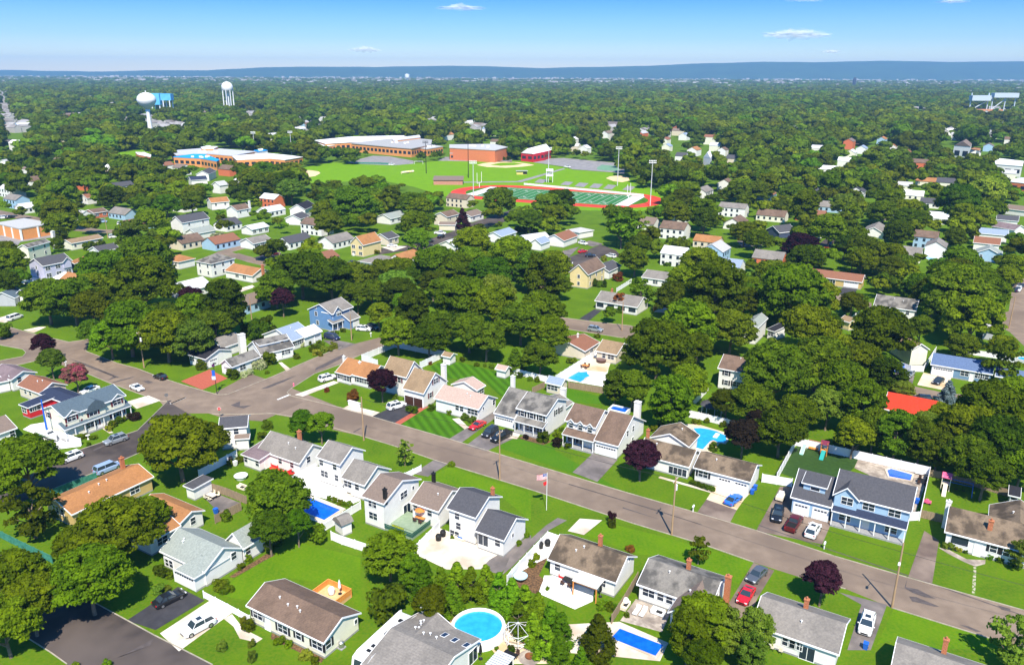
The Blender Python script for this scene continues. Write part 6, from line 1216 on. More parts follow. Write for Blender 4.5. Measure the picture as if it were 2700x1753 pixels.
TREES = [(-87.69,128.93,6.46,2.88,11.27,'dome','oak'),
(-79.89,116.32,5.05,1.92,9.59,'airy','dark'),
(-70.37,95.76,5.08,2.95,9.55,'dome','oak'),
(-65.89,92.06,4.26,2.99,8.53,'dome','oak'),
(-66.93,87.72,4.06,3,8.27,'dome','oak'),
(-61.54,107.44,6.33,2.88,11.11,'dome','oak'),
(-60.17,96.66,5.31,2.93,9.83,'dome','oak'),
(-60,115.67,3.45,3.03,7.51,'dome','oak'),
(-67.11,106.76,3.51,3.02,7.58,'dome','oak'),
(-62.86,135.98,7.36,2.83,12.4,'dome','oak'),
(-59.61,142.15,4.28,2.99,8.54,'dome','oak'),
(-39.43,118.77,5.56,2.92,10.14,'dome','dark'),
(-38.83,111.39,3.33,3.03,7.37,'dome','dark'),
(-35.06,114.01,2.56,3.07,6.4,'dome','bright'),
(-32.47,115.49,1.92,0,3.07,'ball','bright'),
(-44.05,152.43,3.04,3.05,7,'dome','bright'),
(-39.92,152.05,2.85,3.06,6.76,'dome','bright'),
(-21.25,142.77,2.2,1.08,5.39,'airy','light'),
(-18.61,104.98,4.11,1.25,7.8,'tall','hedge'),
(-15.02,102.33,2.08,1.01,6.28,'tall','hedge'),
(-17.48,96.72,3.09,0,4.95,'ball','dark'),
(-12.97,101.15,2.43,0.26,6.55,'cone','hedge'),
(-10.28,99.66,2.28,0.25,6.16,'cone','hedge'),
(-8.07,101.62,2.19,0.24,5.9,'cone','hedge'),
(-5.89,100.3,2.17,0.23,5.85,'cone','hedge'),
(-3.68,100.93,2.17,0.23,5.87,'cone','hedge'),
(-1.73,99.13,2.15,0.23,5.8,'cone','hedge'),
(0.17,97.57,2.18,0.24,5.9,'cone','hedge'),
(2.01,95.86,2.22,0.24,5.99,'cone','hedge'),
(3.8,94.2,2.19,0.24,5.92,'cone','hedge'),
(5.54,92.4,2.17,0.23,5.86,'cone','hedge'),
(6.93,90.66,2.03,0.22,5.49,'cone','hedge'),
(-11.25,93.86,2.52,3.07,6.35,'dome','oak'),
(-8.5,96.93,2.12,0.23,5.73,'cone','hedge'),
(1.07,93.19,1.95,0.21,5.27,'cone','hedge'),
(3.12,90.81,1.92,0.21,5.19,'cone','hedge'),
(4.79,88.45,1.89,0.2,5.11,'cone','hedge'),
(6.47,87.39,1.77,0.19,4.78,'cone','hedge'),
(11.77,89.23,3.03,0.24,6.06,'cone','dark'),
(26.08,89.28,3.96,3,8.14,'dome','bright'),
(23.36,86.99,2.89,1.3,8.16,'tall','bright'),
(28.19,88.13,2.72,1.24,7.75,'tall','light'),
(24.63,82.73,2.6,3.07,6.45,'dome','oak'),
(32.78,88.63,2.42,1.13,7.06,'tall','light'),
(31.12,85.07,2.02,0.98,6.15,'tall','light'),
(65.87,86.62,3.28,1.51,7.56,'airy','light'),
(9.22,85.97,1.32,0.15,3.7,'cone','bright'),
(45.55,99.23,2.9,3.05,6.83,'dome','purple'),
(24.71,136.83,3.63,3.02,7.74,'dome','purple'),
(-30.65,174.48,3.7,3.01,7.83,'dome','purple'),
(46.93,146.7,3.78,3.01,7.93,'dome','plum'),
(54.52,147.05,5.33,2.93,9.86,'dome','dark'),
(29.95,109.71,1.84,0.93,4.67,'airy','dark'),
(17.5,121.52,0.91,0,2.36,'ball','purple'),
(80.38,108.5,1.94,0.97,4.87,'airy','light'),
(34.61,159.47,4.82,2.01,12.58,'tall','bright'),
(36.89,189.31,9.13,2.74,14.61,'dome','oak'),
(27.88,170.85,4.53,2.97,8.87,'dome','dark'),
(24.23,173.17,3.12,1.39,8.67,'tall','dark'),
(41.21,172.91,5.1,2.95,9.57,'dome','oak'),
(59.08,224.53,9.35,3.68,23.01,'tall','dark'),
(57.75,259.36,7.33,2.83,12.37,'dome','oak'),
(60.57,209.02,6.87,2.86,11.79,'dome','dark'),
(85.74,235.61,11.59,2.62,17.69,'dome','oak'),
(82.29,210.12,7.56,2.82,12.65,'dome','oak'),
(61.48,174.14,8.41,2.78,13.71,'dome','dark'),
(74.7,182.66,7.61,2.82,12.71,'dome','dark'),
(76.84,171.82,6.23,2.89,10.99,'dome','oak'),
(69.06,160.1,4.56,2.97,8.9,'dome','light'),
(75.47,156.7,4.72,1.98,12.37,'tall','bright'),
(69.22,146.55,4.12,2.99,8.35,'dome','oak'),
(52.61,160.17,5.31,2.93,9.84,'dome','dark'),
(60.89,156.74,4.42,2.98,8.73,'dome','oak'),
(98.37,202.17,9.12,2.74,14.61,'dome','oak'),
(87.12,186.93,5.81,2.91,10.47,'dome','oak'),
(135.52,236.19,11.71,2.61,17.84,'dome','dark'),
(131.48,217.35,8.43,2.78,13.74,'dome','oak'),
(133.81,243.9,7.66,2.82,12.77,'dome','dark'),
(123.51,188.36,4.81,2.12,10.62,'airy','dark'),
(99.83,152.91,7.95,2.8,13.14,'dome','oak'),
(111.02,162.25,6.07,2.9,10.79,'dome','oak'),
(92.15,146.69,5.98,2.9,10.67,'dome','oak'),
(94.09,138.24,6.67,2.87,11.54,'dome','dark'),
(86.88,136.73,4.63,2.97,8.98,'dome','dark'),
(91.68,173.02,2.43,3.08,6.24,'dome','light'),
(103.62,175.29,2.52,0.24,6.05,'cone','spruce'),
(87.29,153.04,3.13,3.04,7.12,'dome','light'),
(93.27,158.49,2.87,3.06,6.79,'dome','oak'),
(81.4,153.86,2.37,3.08,6.17,'dome','bright'),
(95.26,133.62,4.33,2.98,8.62,'dome','oak'),
(77.38,145.5,4,1.71,10.69,'tall','dark'),
(80.89,142.88,3.81,1.64,10.27,'tall','dark'),
(83.62,141,3.29,1.45,9.08,'tall','dark'),
(74.46,149.15,3.52,1.53,9.58,'tall','dark'),
(86.51,130.21,4.33,2.98,8.61,'dome','dark'),
(47.91,163.47,3.58,3.02,7.68,'dome','dark'),
(52.79,155.47,2.61,3.07,6.46,'dome','plum'),
(-92.27,201.19,8.1,2.79,13.33,'dome','oak'),
(-85.74,200.32,6.44,2.88,11.25,'dome','light'),
(-103.86,205.35,8.86,2.76,14.27,'dome','bright'),
(-108.32,203.13,5.61,2.92,10.21,'dome','bright'),
(-83.25,220.53,7.14,2.87,17.91,'tall','dark'),
(-83.3,212.64,5.8,2.91,10.45,'dome','dark'),
(-102.3,243.56,4.51,2.97,8.84,'dome','purple'),
(-142.05,234.01,7.95,2.8,13.14,'dome','dark'),
(-133.79,233.38,8.36,2.78,13.65,'dome','dark'),
(-125.15,227.61,6.53,2.87,11.36,'dome','oak'),
(-118.1,245.8,11.18,2.64,17.18,'dome','oak'),
(-143.24,271.49,8.4,2.78,13.7,'dome','bright'),
(-137.08,288.46,9.83,2.71,15.49,'dome','dark'),
(-159.79,331.36,8.73,2.79,13.96,'airy','light'),
(-183.04,283.6,7.03,2.85,11.99,'dome','oak'),
(-170.33,259.67,5.26,2.94,9.77,'dome','dark'),
(-125.44,201.24,3.25,3.04,7.26,'dome','purple'),
(-116.33,188.5,3.39,3.03,7.44,'dome','light'),
(-104.9,178.47,3.4,3.03,7.45,'dome','pink'),
(-148.98,220.6,2.95,0,4.72,'ball','dark'),
(-77.62,252.39,6.89,2.86,11.82,'dome','dark'),
(-72,264.07,9.59,2.72,15.18,'dome','dark'),
(-61.1,260.99,8.33,2.78,13.61,'dome','oak'),
(-49.58,245.43,5.3,2.93,9.83,'dome','dark'),
(-28.71,220.97,5.66,2.32,14.51,'tall','dark'),
(-20.69,214.4,5.28,2.94,9.8,'dome','dark'),
(-14.55,234.88,8.57,2.77,13.91,'dome','oak'),
(-5.2,229.63,7.68,2.82,12.8,'dome','oak'),
(-6.93,202.68,5.62,2.92,10.23,'dome','dark'),
(2.44,216.5,6.62,2.87,11.48,'dome','dark'),
(10.66,208.23,5.76,2.91,10.4,'dome','oak'),
(7.15,190.64,4.74,2.96,9.12,'dome','dark'),
(0.82,195.29,3.24,0.26,6.48,'cone','dark'),
(-11.91,209.59,5.91,2.9,10.58,'dome','dark'),
(10.54,254.44,7.16,2.87,17.96,'tall','bright'),
(-0.12,292.31,9.33,2.73,14.86,'dome','oak'),
(-15.79,316.5,8.82,2.76,14.22,'dome','oak'),
(-28.01,279.99,8.44,2.78,13.75,'dome','oak'),
(-20.02,276.33,7.21,2.84,12.22,'dome','bright'),
(-43.66,270.38,6.86,2.86,11.78,'dome','dark'),
(-36.43,250.02,5.73,2.91,10.36,'dome','dark'),
(-7.57,269.52,7.57,2.82,12.66,'dome','bright'),
(42.76,255.17,5.47,1.86,9.3,'airy','oak'),
(35.38,252.4,3.35,1.07,5.36,'airy','rust'),
(-74.52,222.3,3.58,0,5.73,'ball','dark'),
(-40.08,228.91,4.01,3,8.21,'dome','oak'),
(-24.89,394.49,4.29,0.41,10.31,'cone','purple'),
(18.82,415.87,8.2,2.79,13.45,'dome','dark'),
(-44.3,359.67,8.24,2.79,13.5,'dome','oak'),
(-80.39,400.46,12.07,2.6,18.28,'dome','dark'),
(264.91,446.29,12.21,2.59,18.46,'dome','yellow'),
(238.96,426.64,11.04,2.65,16.99,'dome','bright'),
(-198.17,345.08,4.71,0.41,10.37,'cone','dark'),
(-135.14,359.95,3.04,0,4.87,'ball','cream'),
(-7.19,425.31,9.42,2.73,14.98,'dome','dark'),
(25.19,429.45,8.47,2.78,13.78,'dome','dark'),
(126.17,316.48,3.38,3.03,7.43,'dome','red')]
FAR_HOUSES = [(-218.5,597.7,-0.546,12.7,9.5,5,2.7,'brick','brown'),
(-59.6,1137.2,1.025,16.8,9.8,6,2.7,'white','white'),
(-52.4,1063.2,-0.546,15.9,9.1,8,2.6,'paleblue','mauve'),
(-38.9,1024.9,-0.546,13.1,9.7,5.4,2.7,'white','bluegrey'),
(-24.5,868.1,-0.546,12.7,8.3,3.2,2.3,'white','brown'),
(-76.1,910.7,1.025,19.2,8.3,6,2.3,'white','orange'),
(83.3,1072.5,-0.546,18.5,9.3,8,2.6,'paleblue','mauve'),
(131.3,1073.6,-0.546,11.9,8.8,6,2.5,'beige','mauve'),
(106.8,921.2,1.025,18.1,9.2,8,2.6,'white','mauve'),
(65,864.5,1.025,11.1,8.6,5.6,2.4,'white','silver'),
(53,797.9,-0.546,11.8,8.4,5.2,2.3,'beige','white'),
(70.5,769.6,1.025,9.1,9.6,5.2,2.7,'white','silver'),
(202.3,1078.1,-0.546,12.1,8.4,5.4,2.3,'brick','rust'),
(194.4,1003.4,-0.546,15.7,9.8,6,2.7,'beige','mauve'),
(197.4,928.6,1.025,12,9.9,5.4,2.8,'white','bluegrey'),
(205.4,880.4,-0.546,14.5,8.3,8,2.3,'cream','rust'),
(193.6,804.2,-0.546,10.8,9.6,5.6,2.7,'cream','silver'),
(197.3,754,1.025,10,8.1,5.6,2.3,'white','brown'),
(356.3,1326.5,1.025,17.5,8.7,6,2.4,'white','grey'),
(400.6,1230.2,-0.546,19.3,9.3,6,2.6,'white','bluegrey'),
(383.8,1091.4,-0.546,19.1,9.3,5.4,2.6,'paleblue','rust'),
(355.8,1003,1.025,12.9,9.7,5.4,2.7,'white','orange'),
(266.3,873.1,1.025,15.2,9,6,2.5,'cream','mauve'),
(268.3,799.8,1.025,11.8,9.8,3.2,2.7,'white','lightgrey'),
(287.9,786.9,-0.546,12.8,9,5.2,2.5,'white','silver'),
(421,1092.2,-0.546,13.8,9.6,6,2.7,'beige','bluegrey'),
(343.9,824.9,1.025,16.9,9.5,8,2.7,'brick','mauve'),
(338.4,780,1.025,13.6,9.4,5.2,2.6,'white','bluegrey'),
(310.5,737.3,1.025,14.1,8.9,5.2,2.5,'cream','silver'),
(769.4,1576.6,1.025,14,9,6,2.5,'cream','rust'),
(744.9,1493.6,1.025,17.5,9.7,5.4,2.7,'beige','rust'),
(429.7,829.5,1.025,15.7,9.1,5.4,2.5,'brick','mauve'),
(537.6,1023.8,-0.546,17.1,9.4,6,2.6,'white','white'),
(510.7,954.6,-0.546,14.1,9.1,6,2.5,'white','lightgrey'),
(814.8,1439.2,-0.546,16.3,9.2,5.4,2.6,'white','silver'),
(550.4,944.8,1.025,19.3,8.3,5.4,2.3,'white','silver'),
(708.9,1190.5,1.025,13.2,8.1,6,2.3,'white','bluegrey'),
(477.6,809,1.025,13.3,9.4,5.4,2.6,'paleblue','mauve'),
(169.9,751.1,1.025,14.1,9.7,5.6,2.7,'white','orange'),
(164,869,1.025,12.7,8.2,5.6,2.3,'cream','rust'),
(146.2,923.3,1.025,18.1,8.8,8,2.5,'brick','lightgrey'),
(-126.2,1143.3,-0.546,12.9,8.8,5.4,2.5,'white','rust'),
(-285.6,1220.8,1.025,18.1,9.3,5.4,2.6,'white','lightgrey'),
(-272.5,1079.9,1.025,14.2,9.8,6,2.7,'paleblue','brown'),
(-438.9,1353.7,1.025,15.5,9,6,2.5,'white','bluegrey'),
(-450.3,1437.1,1.025,16.3,9.5,6,2.7,'paleblue','grey'),
(-378,1126.7,-0.546,14.2,10,6,2.8,'brick','grey'),
(-375.5,1333.8,1.025,12.7,9.2,5.4,2.6,'white','lightgrey'),
(-256.4,965.2,1.025,18.1,8,8,2.2,'white','silver'),
(-268.7,900.8,1.025,17.8,8.5,5.4,2.4,'cream','silver'),
(-424.1,1040.2,-0.546,16.4,8.9,8,2.5,'white','lightgrey'),
(-544.9,1152.5,1.025,14,9.1,8,2.5,'white','grey'),
(-495,1035.4,-0.546,15.3,8.7,8,2.4,'white','grey'),
(-479,773.4,-0.546,13.7,8.9,8,2.5,'white','white'),
(-613.2,1016.3,1.025,17.8,8.9,8,2.5,'paleblue','silver'),
(-708.6,1281.5,1.025,14.8,9.7,6,2.7,'white','mauve'),
(-678.6,1247,1.025,18.2,9.4,8,2.6,'brick','mauve'),
(-688,1308.7,1.025,12.8,9,6,2.5,'white','lightgrey'),
(-412.4,954.5,-0.546,15,9.1,5.4,2.5,'cream','dark'),
(-459.7,890.4,1.025,17.9,9.3,6,2.6,'white','white'),
(-641.8,1026.8,-0.546,17.2,8.1,5.4,2.3,'white','mauve'),
(-1102.2,1800.6,-0.546,17.2,8.9,8,2.5,'paleblue','lightgrey'),
(-836.5,1405.3,1.025,12.2,8.4,5.4,2.4,'white','mauve'),
(-1112.4,2244.8,-0.546,12.1,9.2,6,2.6,'white','white'),
(-610,1729.8,1.025,12.4,9.4,6,2.6,'beige','grey'),
(-101.7,1677.7,1.025,12.8,8.6,8,2.4,'white','orange'),
(29.9,1364.8,1.025,16.5,8.5,5.4,2.4,'cream','orange'),
(-116.7,1232.6,1.025,19.3,9.6,6,2.7,'white','lightgrey'),
(214.6,1538.3,-0.546,17.3,9.3,8,2.6,'white','dark'),
(408.7,1727,1.025,15.7,8.9,6,2.5,'beige','dark'),
(629,1662.7,-0.546,17.9,8.1,6,2.3,'white','white'),
(615.4,1482.9,1.025,17,8.4,5.4,2.4,'white','lightgrey'),
(623.4,1412.1,1.025,17.2,8.8,6,2.5,'beige','white'),
(446.5,1515.5,1.025,14.6,9.4,8,2.6,'paleblue','rust'),
(-277.5,1670.2,-0.546,15.7,9.2,5.4,2.6,'paleblue','dark'),
(-293.7,1574.9,-0.546,12.5,8.1,5.4,2.3,'brick','silver'),
(-223.6,1456.5,1.025,16.9,8.7,6,2.4,'paleblue','rust'),
(-401.7,1761.3,-0.546,15.3,8.2,8,2.3,'white','rust'),
(-530.2,1385.9,1.025,18.5,9.7,5.4,2.7,'white','mauve'),
(-488.8,1335.2,-0.546,18.1,9.5,5.4,2.7,'brick','grey'),
(-733.7,1453.4,-0.546,14.4,9.5,5.4,2.7,'brick','silver'),
(85.4,1599.2,1.025,18.3,8.3,6,2.3,'brick','brown'),
(169.9,1821.9,-0.546,17.4,8.3,8,2.3,'white','dark'),
(315.1,1759,1.025,16.5,9.8,6,2.8,'white','silver'),
(383.7,1843.4,-0.546,14.5,8.1,6,2.3,'white','lightgrey'),
(522.1,1970.2,1.025,16.9,9.9,8,2.8,'cream','grey'),
(626.1,1869.1,-0.546,15.3,8.9,6,2.5,'white','grey'),
(878.1,1884.5,1.025,16,10,8,2.8,'white','dark'),
(929.7,1788.8,-0.546,13.5,9.6,6,2.7,'white','grey'),
(960.4,1592.8,1.025,15.6,9.6,6,2.7,'brick','mauve'),
(629.3,1017.4,1.025,16.7,9.8,5.4,2.7,'white','orange'),
(539.4,897.2,-0.546,13.5,9.9,5.4,2.8,'white','brown'),
(401.2,879.5,1.025,16.6,8.9,6,2.5,'paleblue','orange'),
(378.8,804.6,1.025,12.8,9.5,5.2,2.6,'white','orange'),
(373.7,762,1.025,9.7,8.6,3.2,2.4,'paleblue','rust'),
(269.6,673.3,-0.546,9.8,9.1,5.2,2.5,'white','white'),
(325,661.1,-0.546,14.8,9.3,5.2,2.6,'brick','brown'),
(428.7,744.4,1.025,9.3,8.4,5.2,2.4,'white','dark'),
(356.2,592.1,-0.546,11.5,8.6,5,2.4,'cream','lightgrey'),
(231.8,613.8,-0.546,12.4,8.9,5,2.5,'white','white'),
(179.9,686.3,-0.546,10.6,9.6,5.2,2.7,'beige','dark'),
(148.9,602.9,1.025,10.8,8.3,3,2.3,'cream','grey'),
(140,701.5,-0.546,9.4,9.5,5.6,2.7,'white','dark'),
(153.1,795.4,1.025,9.3,8.3,5.2,2.3,'cream','bluegrey'),
(-271.3,630.2,1.025,9.1,9.1,3.2,2.5,'white','rust'),
(-253.6,601.2,-0.546,11.1,8.3,5.6,2.3,'white','mauve'),
(-145.5,458.2,-0.546,12.2,8.3,5,2.3,'brick','white'),
(-130.3,420.1,1.025,13.8,8.2,3,2.3,'white','silver'),
(-281.2,603.3,-0.546,12.6,8.3,3.2,2.3,'white','silver'),
(-213.5,418.3,-0.546,14.8,9.2,3,2.6,'paleblue','grey'),
(-284.4,521.1,-0.546,10.2,8,5,2.2,'brick','rust'),
(-162.6,276.1,-0.546,11.4,8.4,3,2.4,'cream','orange'),
(-143.1,339.2,1.025,12.1,9.5,3,2.7,'beige','brown'),
(-128.5,338.8,1.025,13.9,9.3,3,2.6,'paleblue','rust'),
(-138.3,381.4,1.025,9.9,9.7,3,2.7,'white','dark'),
(-463.1,835.4,-0.546,13,8.2,6,2.3,'beige','silver'),
(-316.3,492.2,-0.546,13.1,9.7,5,2.7,'white','white'),
(-288.6,451.4,-0.546,13.1,8.2,5,2.3,'paleblue','grey'),
(-264.8,429,1.025,10.9,8.1,3,2.3,'white','silver'),
(-232.3,410.7,-0.546,12.3,9.4,3,2.6,'white','lightgrey'),
(-102,379,-0.546,13.8,8.7,5,2.4,'white','brown'),
(-85.5,244.9,1.025,10.7,8.2,3,2.3,'paleblue','mauve'),
(112,433.5,-0.546,14.8,8,5,2.2,'white','grey'),
(113.4,391.7,1.025,13.5,9.3,3,2.6,'white','brown'),
(80.8,352.3,-0.546,11.9,8.2,3,2.3,'beige','orange'),
(85.8,318.2,1.025,11.5,9.9,5,2.8,'paleblue','lightgrey'),
(158.1,488.1,1.025,13.5,9.1,3,2.5,'paleblue','rust'),
(215.6,491.4,1.025,9.7,9.4,5,2.6,'white','dark'),
(237.3,465.1,-0.546,10.3,8.6,3,2.4,'white','dark'),
(214,415.6,-0.546,12.8,9.5,3,2.7,'white','white'),
(234.5,481.7,-0.546,11.5,8.9,5,2.5,'cream','white'),
(167.9,284.7,-0.546,10.7,9.2,3,2.6,'paleblue','grey'),
(180.3,353.9,-0.546,9.9,8.6,5,2.4,'paleblue','brown'),
(182.1,328.7,1.025,11,8.2,5,2.3,'white','grey'),
(-38.7,461.8,-0.546,14.7,8.3,5,2.3,'beige','brown'),
(-78.2,341.6,1.025,14.1,9.3,3,2.6,'white','grey'),
(-75.5,309.3,1.025,10.2,8.3,3,2.3,'white','rust'),
(-43.3,308.8,1.025,12.7,8.2,3,2.3,'white','orange'),
(-10.3,280.2,1.025,14.7,9.3,3,2.6,'white','dark'),
(-218.7,478.3,1.025,10.2,8.6,3,2.4,'white','brown'),
(-190.2,441.6,-0.546,11.4,9.1,3,2.5,'white','bluegrey'),
(-185.2,380.5,1.025,14.8,8.3,3,2.3,'paleblue','rust'),
(-247.8,497.6,1.025,14.7,8.1,5,2.3,'white','dark'),
(-303.1,594.9,-0.546,13.9,10,5,2.8,'beige','white'),
(-368.9,648.2,-0.546,9.8,9.8,5.6,2.7,'white','mauve'),
(-323,537.6,1.025,11.4,9.9,3,2.8,'white','brown'),
(-360.8,592.2,-0.546,11.5,8.5,5,2.4,'white','mauve'),
(-191.3,550.8,-0.546,14.8,9.1,3,2.5,'white','white'),
(-97.1,341.2,1.025,14.1,8.5,3,2.4,'white','dark'),
(62.1,395.1,-0.546,9,9.5,3,2.7,'white','mauve'),
(69,371.9,-0.546,12.4,9.9,5,2.8,'white','brown'),
(90,411.2,1.025,10.2,9.6,3,2.7,'white','dark'),
(117.7,486.4,1.025,14.7,9.2,5,2.6,'white','grey'),
(143.1,528,1.025,9.3,8.8,5,2.5,'white','brown'),
(163.8,550.2,1.025,9.1,9.5,3,2.7,'paleblue','grey'),
(128.9,420.5,-0.546,15,9.5,3,2.7,'cream','brown'),
(183.3,536.3,-0.546,11.5,9.9,3,2.8,'paleblue','white'),
(193.2,509.2,1.025,10.1,8.3,3,2.3,'white','dark'),
(172.5,449,-0.546,13.6,9.5,3,2.7,'paleblue','grey'),
(150.1,420.9,-0.546,14.4,9.8,3,2.7,'brick','rust'),
(196.7,421.6,-0.546,12.6,8.3,3,2.3,'beige','bluegrey'),
(257.4,538,-0.546,9.2,8.4,3,2.3,'cream','lightgrey'),
(281,561.6,-0.546,13.5,8.7,3,2.4,'cream','orange'),
(284.4,540.3,-0.546,14.4,9.8,5,2.7,'cream','dark'),
(281.1,493.3,1.025,9.6,8.8,3,2.5,'brick','orange'),
(157.5,327.8,-0.546,12.5,9.9,3,2.8,'cream','grey'),
(97.7,318.7,-0.546,12.3,9.5,3,2.6,'brick','grey'),
(79.5,302.7,-0.546,9,9.5,3,2.7,'white','bluegrey'),
(60,317.4,-0.546,10.4,8.6,5,2.4,'white','white')]
LANDMARKS = [('cream ranch with cedar deck',-29.24,94.37,2.9),('sage roofed house',-48.87,108.91,2.9),('mustard ranch',-74.38,127.97,2.9),('orange roofed white gable',-58.8,121.44,2.9),('grey ranch with red patio',-43.84,144.16,2.9),('white house behind round tree',-57.97,152.43,5),('grey split-level',-32.62,137.48,5.3),('brown split-level with green deck',-21,124.43,5.4),('charcoal split-level',-6.21,119.46,5.4),('stained brown ranch with pergola',12.7,107.11,2.9),('streaked grey ranch',25.69,101.31,2.9),('slate ranch beside white car',40.15,92.12,2.9),('grey roof at bottom edge',56.47,81.82,2.9),('grey skylight house',-11.55,85.74,3),('brown ranch at right edge',81.3,114.32,3.1),('large blue porch house',63.32,123.01,5.7),('weathered ranch with blue car',41.56,137.43,3),('three-dormer house',16.46,154.99,5.3),('streaked grey colonial',6.78,161.54,5.4),('pink roofed ranch',-10.59,169.63,3.3),('tan roofed garage house',-20.61,176.27,3.9),('orange-tan roofed cottage',-37.41,188.94,2.8),('cream gambrel house',-93.93,161.35,5.5),('red house',-107.39,168.5,3),('reddish brown ranch',-112.71,177.48,2.9),('purple roofed house at left edge',-123.99,185,3.2),('skylight roof at left edge',-110.29,151.73,2.9),('white cape at the bend',-66.04,205.53,3),('black roofed white house',-80.94,201.39,2.9),('blue-grey roofed ranch',-64.37,217.03,2.9),('blue two-storey house',-55.68,234.36,5.6),('tan roofed shed',-16.87,201.64,2.3),('pale shed on striped lawn',-2.205,191.71,2.3),('slate-blue roofed outbuilding',11.1,181.56,2.7),('barrel-roofed shed',-28.59,118.58,2.3),('flat dark shed by the fence',-57.77,130.98,2.6),('black roofed shed',91.56,128.69,2.5),('yellow two-storey house',27.8,286.67,5.4),('grey ranch facing silver car',36.37,253.75,2.9),('chocolate roofed house',17.98,210.07,2.8),('tan ranch facing hot tub',27.78,206.13,2.9),('grey house behind orange fence',55.15,287.39,2.9),('brown roofed house in the trees',56.48,186.07,5.4),('olive roofed house in the woods',71.56,223.22,5.2),('worn grey roof behind round tree',121.47,242.01,5.4),('slate-blue ranch',117.04,194.21,2.9),('beige end-on house',108.83,206.14,4.8),('bright red roof',91.17,166.89,2.9),('yellow-tan shed',103.67,233.54,2.8),('plain grey garage',141.82,225.42,2.8),('mustard ranch with carport',120.37,287.13,2.9),('grey gable among the oaks',173.11,376.06,3.6),('pale house with grey roof at right',200.03,328.5,3.4),('terracotta roof in the right row',211.15,349.43,3.4),('blue-grey roof in the right row',226.28,370.81,3.4),('purple-grey roof in the right row',241.75,384.8,3.4),('near-black roof of the right row',254.8,408.03,3.4),('dark blue gable in the trees',127.53,374.86,3.4),('grey-brown roof under yellow tree',282.44,438.85,3.2),('lilac-grey house',-175.42,295.29,5.4),('tan-orange roof beside lilac-grey house',-170.86,306.32,3.2),('tall cream house',-198.41,325.01,5.6),('black roof with lower wing',-156.63,384.19,5.6),('stained hip roof house',-114.04,298.96,5.6),('orange ranch with tall brick chimney',-99.67,292.29,2.9),('silver roofed bungalow',-112.94,269.15,2.9),('ochre hip roof',-132.2,310.23,3.2),('white gable at the left oaks',-160.43,259.22,3),('slate roof under left-edge oaks',-168.33,256.56,3),('orange strip roof',-190.26,347.14,3.2),('charcoal roof below orange strip',-171.93,329.23,3),('brick ranch by left street',-220.89,420.74,3.2),('maroon roofed house',-247.62,465.33,3.8),('small orange roof in the trees',-166.41,450.25,4.2),('brown roof with white chimney',-146.35,424.47,4.4),('dark gable below the school',-218.46,574.43,5),('navy roof in the left middle',-212.76,543.1,4.4),('pale gable by the oaks',-186.04,509.97,5.4),('bright orange roofed house',-62.62,335.16,5.2),('charcoal ranch near orange roof',-57.28,356.54,3.2),('grey-mauve roof',-53.15,311.65,3),('brown roofs beside purple conifer',-33.73,405.93,4.8),('dark mauve ranch',-22.42,417.25,3.2),('grey-green roof in the centre',-62.68,410.18,3.2),('black double-gable',-113.6,430.3,4.4),('long silver roof',-23.23,349.42,3),('light blue-grey roof',-5.23,365.57,3.2),('pale front gable',9.42,354.26,3.2),('chestnut roof behind red car',22.33,357.34,3.2),('light grey flattish roof',32.1,374.61,3.2),('charcoal roof beside yellow house',36.11,299.31,3.2),('grey ranch with yellow flower bed',-113.74,347.98,2.9),('long metal roof',-123.84,379.41,3),('white gable in far left trees',-405.01,646.77,4),('low school with long white roofs',-154.19,843.59,8),('brick-orange gymnasium with pale flat roof',-30.25,725.12,8),('red barn-like building with white roof',21.08,726.22,8),('blue-roofed school with white flat roofs',-262.45,699.95,8),('commercial block with flat pale roof',-231.44,373.76,8),('white flat-roofed warehouse at the right',387.18,634.7,8),('white three-storey building with gabled roof',406.66,735.49,8),('white building with steep gables beyond',152.4,633.11,8),('white water tower',-430.53,973.46,8),('legged white water tower',-559.52,1633.16,10),('blue industrial tower',-606.64,1439.95,10),('running track',37.65,545.18,0),('outfield',-129.69,636.07,0),('round pool',-4.62,94.55,0),('lap pool',-34.98,125.93,0),('free-form pool',42.33,157.12,0),('kidney pool',17.4,191.22,0),('cul-de-sac lawn',24.65,346.65,0),('motorhome',-17.85,91.5,0),('pergola',11.81,102.1,0),('pink playset',83.74,136.5,0)]
WOOD_ZONES = [[(-1152,1860),(1329,2157),(224,344),(197,452),(89,449),(97,520),(83,541),(-135,512),(-95,290),(-97,277),(-146,336),(-257,398)],[(56,433),(197,452),(224,344),(92,128),(80,132),(65,142),(63,149),(51,158),(47,173),(31,178),(27,218),(31,279)],[(-99,304),(-146,493),(32,432),(19,245),(15,183),(-1,180),(-15,203),(-31,206),(-46,226),(-69,225)],[(-257,398),(-106,337),(-97,277),(-77,185),(-92,185),(-114,201),(-136,212),(-162,242)]]
TURF = [(-10.37,548.12),(83.54,496.1),(68.21,470.28),(-36.11,501.99)]
FAR_TOWERS = {'ball': (-409.2,925.0),'legs': (-480.7,1400.0),'blue': (-551.1,1300.0),'small': (-633.5,5000.0),'dark': (1634.9,4000.0),'gantry': (863.8,1500.0)}
CLOUDS = [(8650,26000,1123,1685,1011,346,'largest white cloud with a humped top,upper right'),(-1582,26000,1852,1180,708,198,'thin white cloud near the top edge above centre'),(-4568,26000,647,787,472,198,'small oval cloud above the water towers'),(9790,26000,656,506,303,99,'faint small cloud below the humped one'),(13284,26000,2094,843,506,99,'cloud sliver touching the top edge at right'),(8796,26000,2112,1124,674,74,'cloud sliver touching the top edge above the humped cloud')]

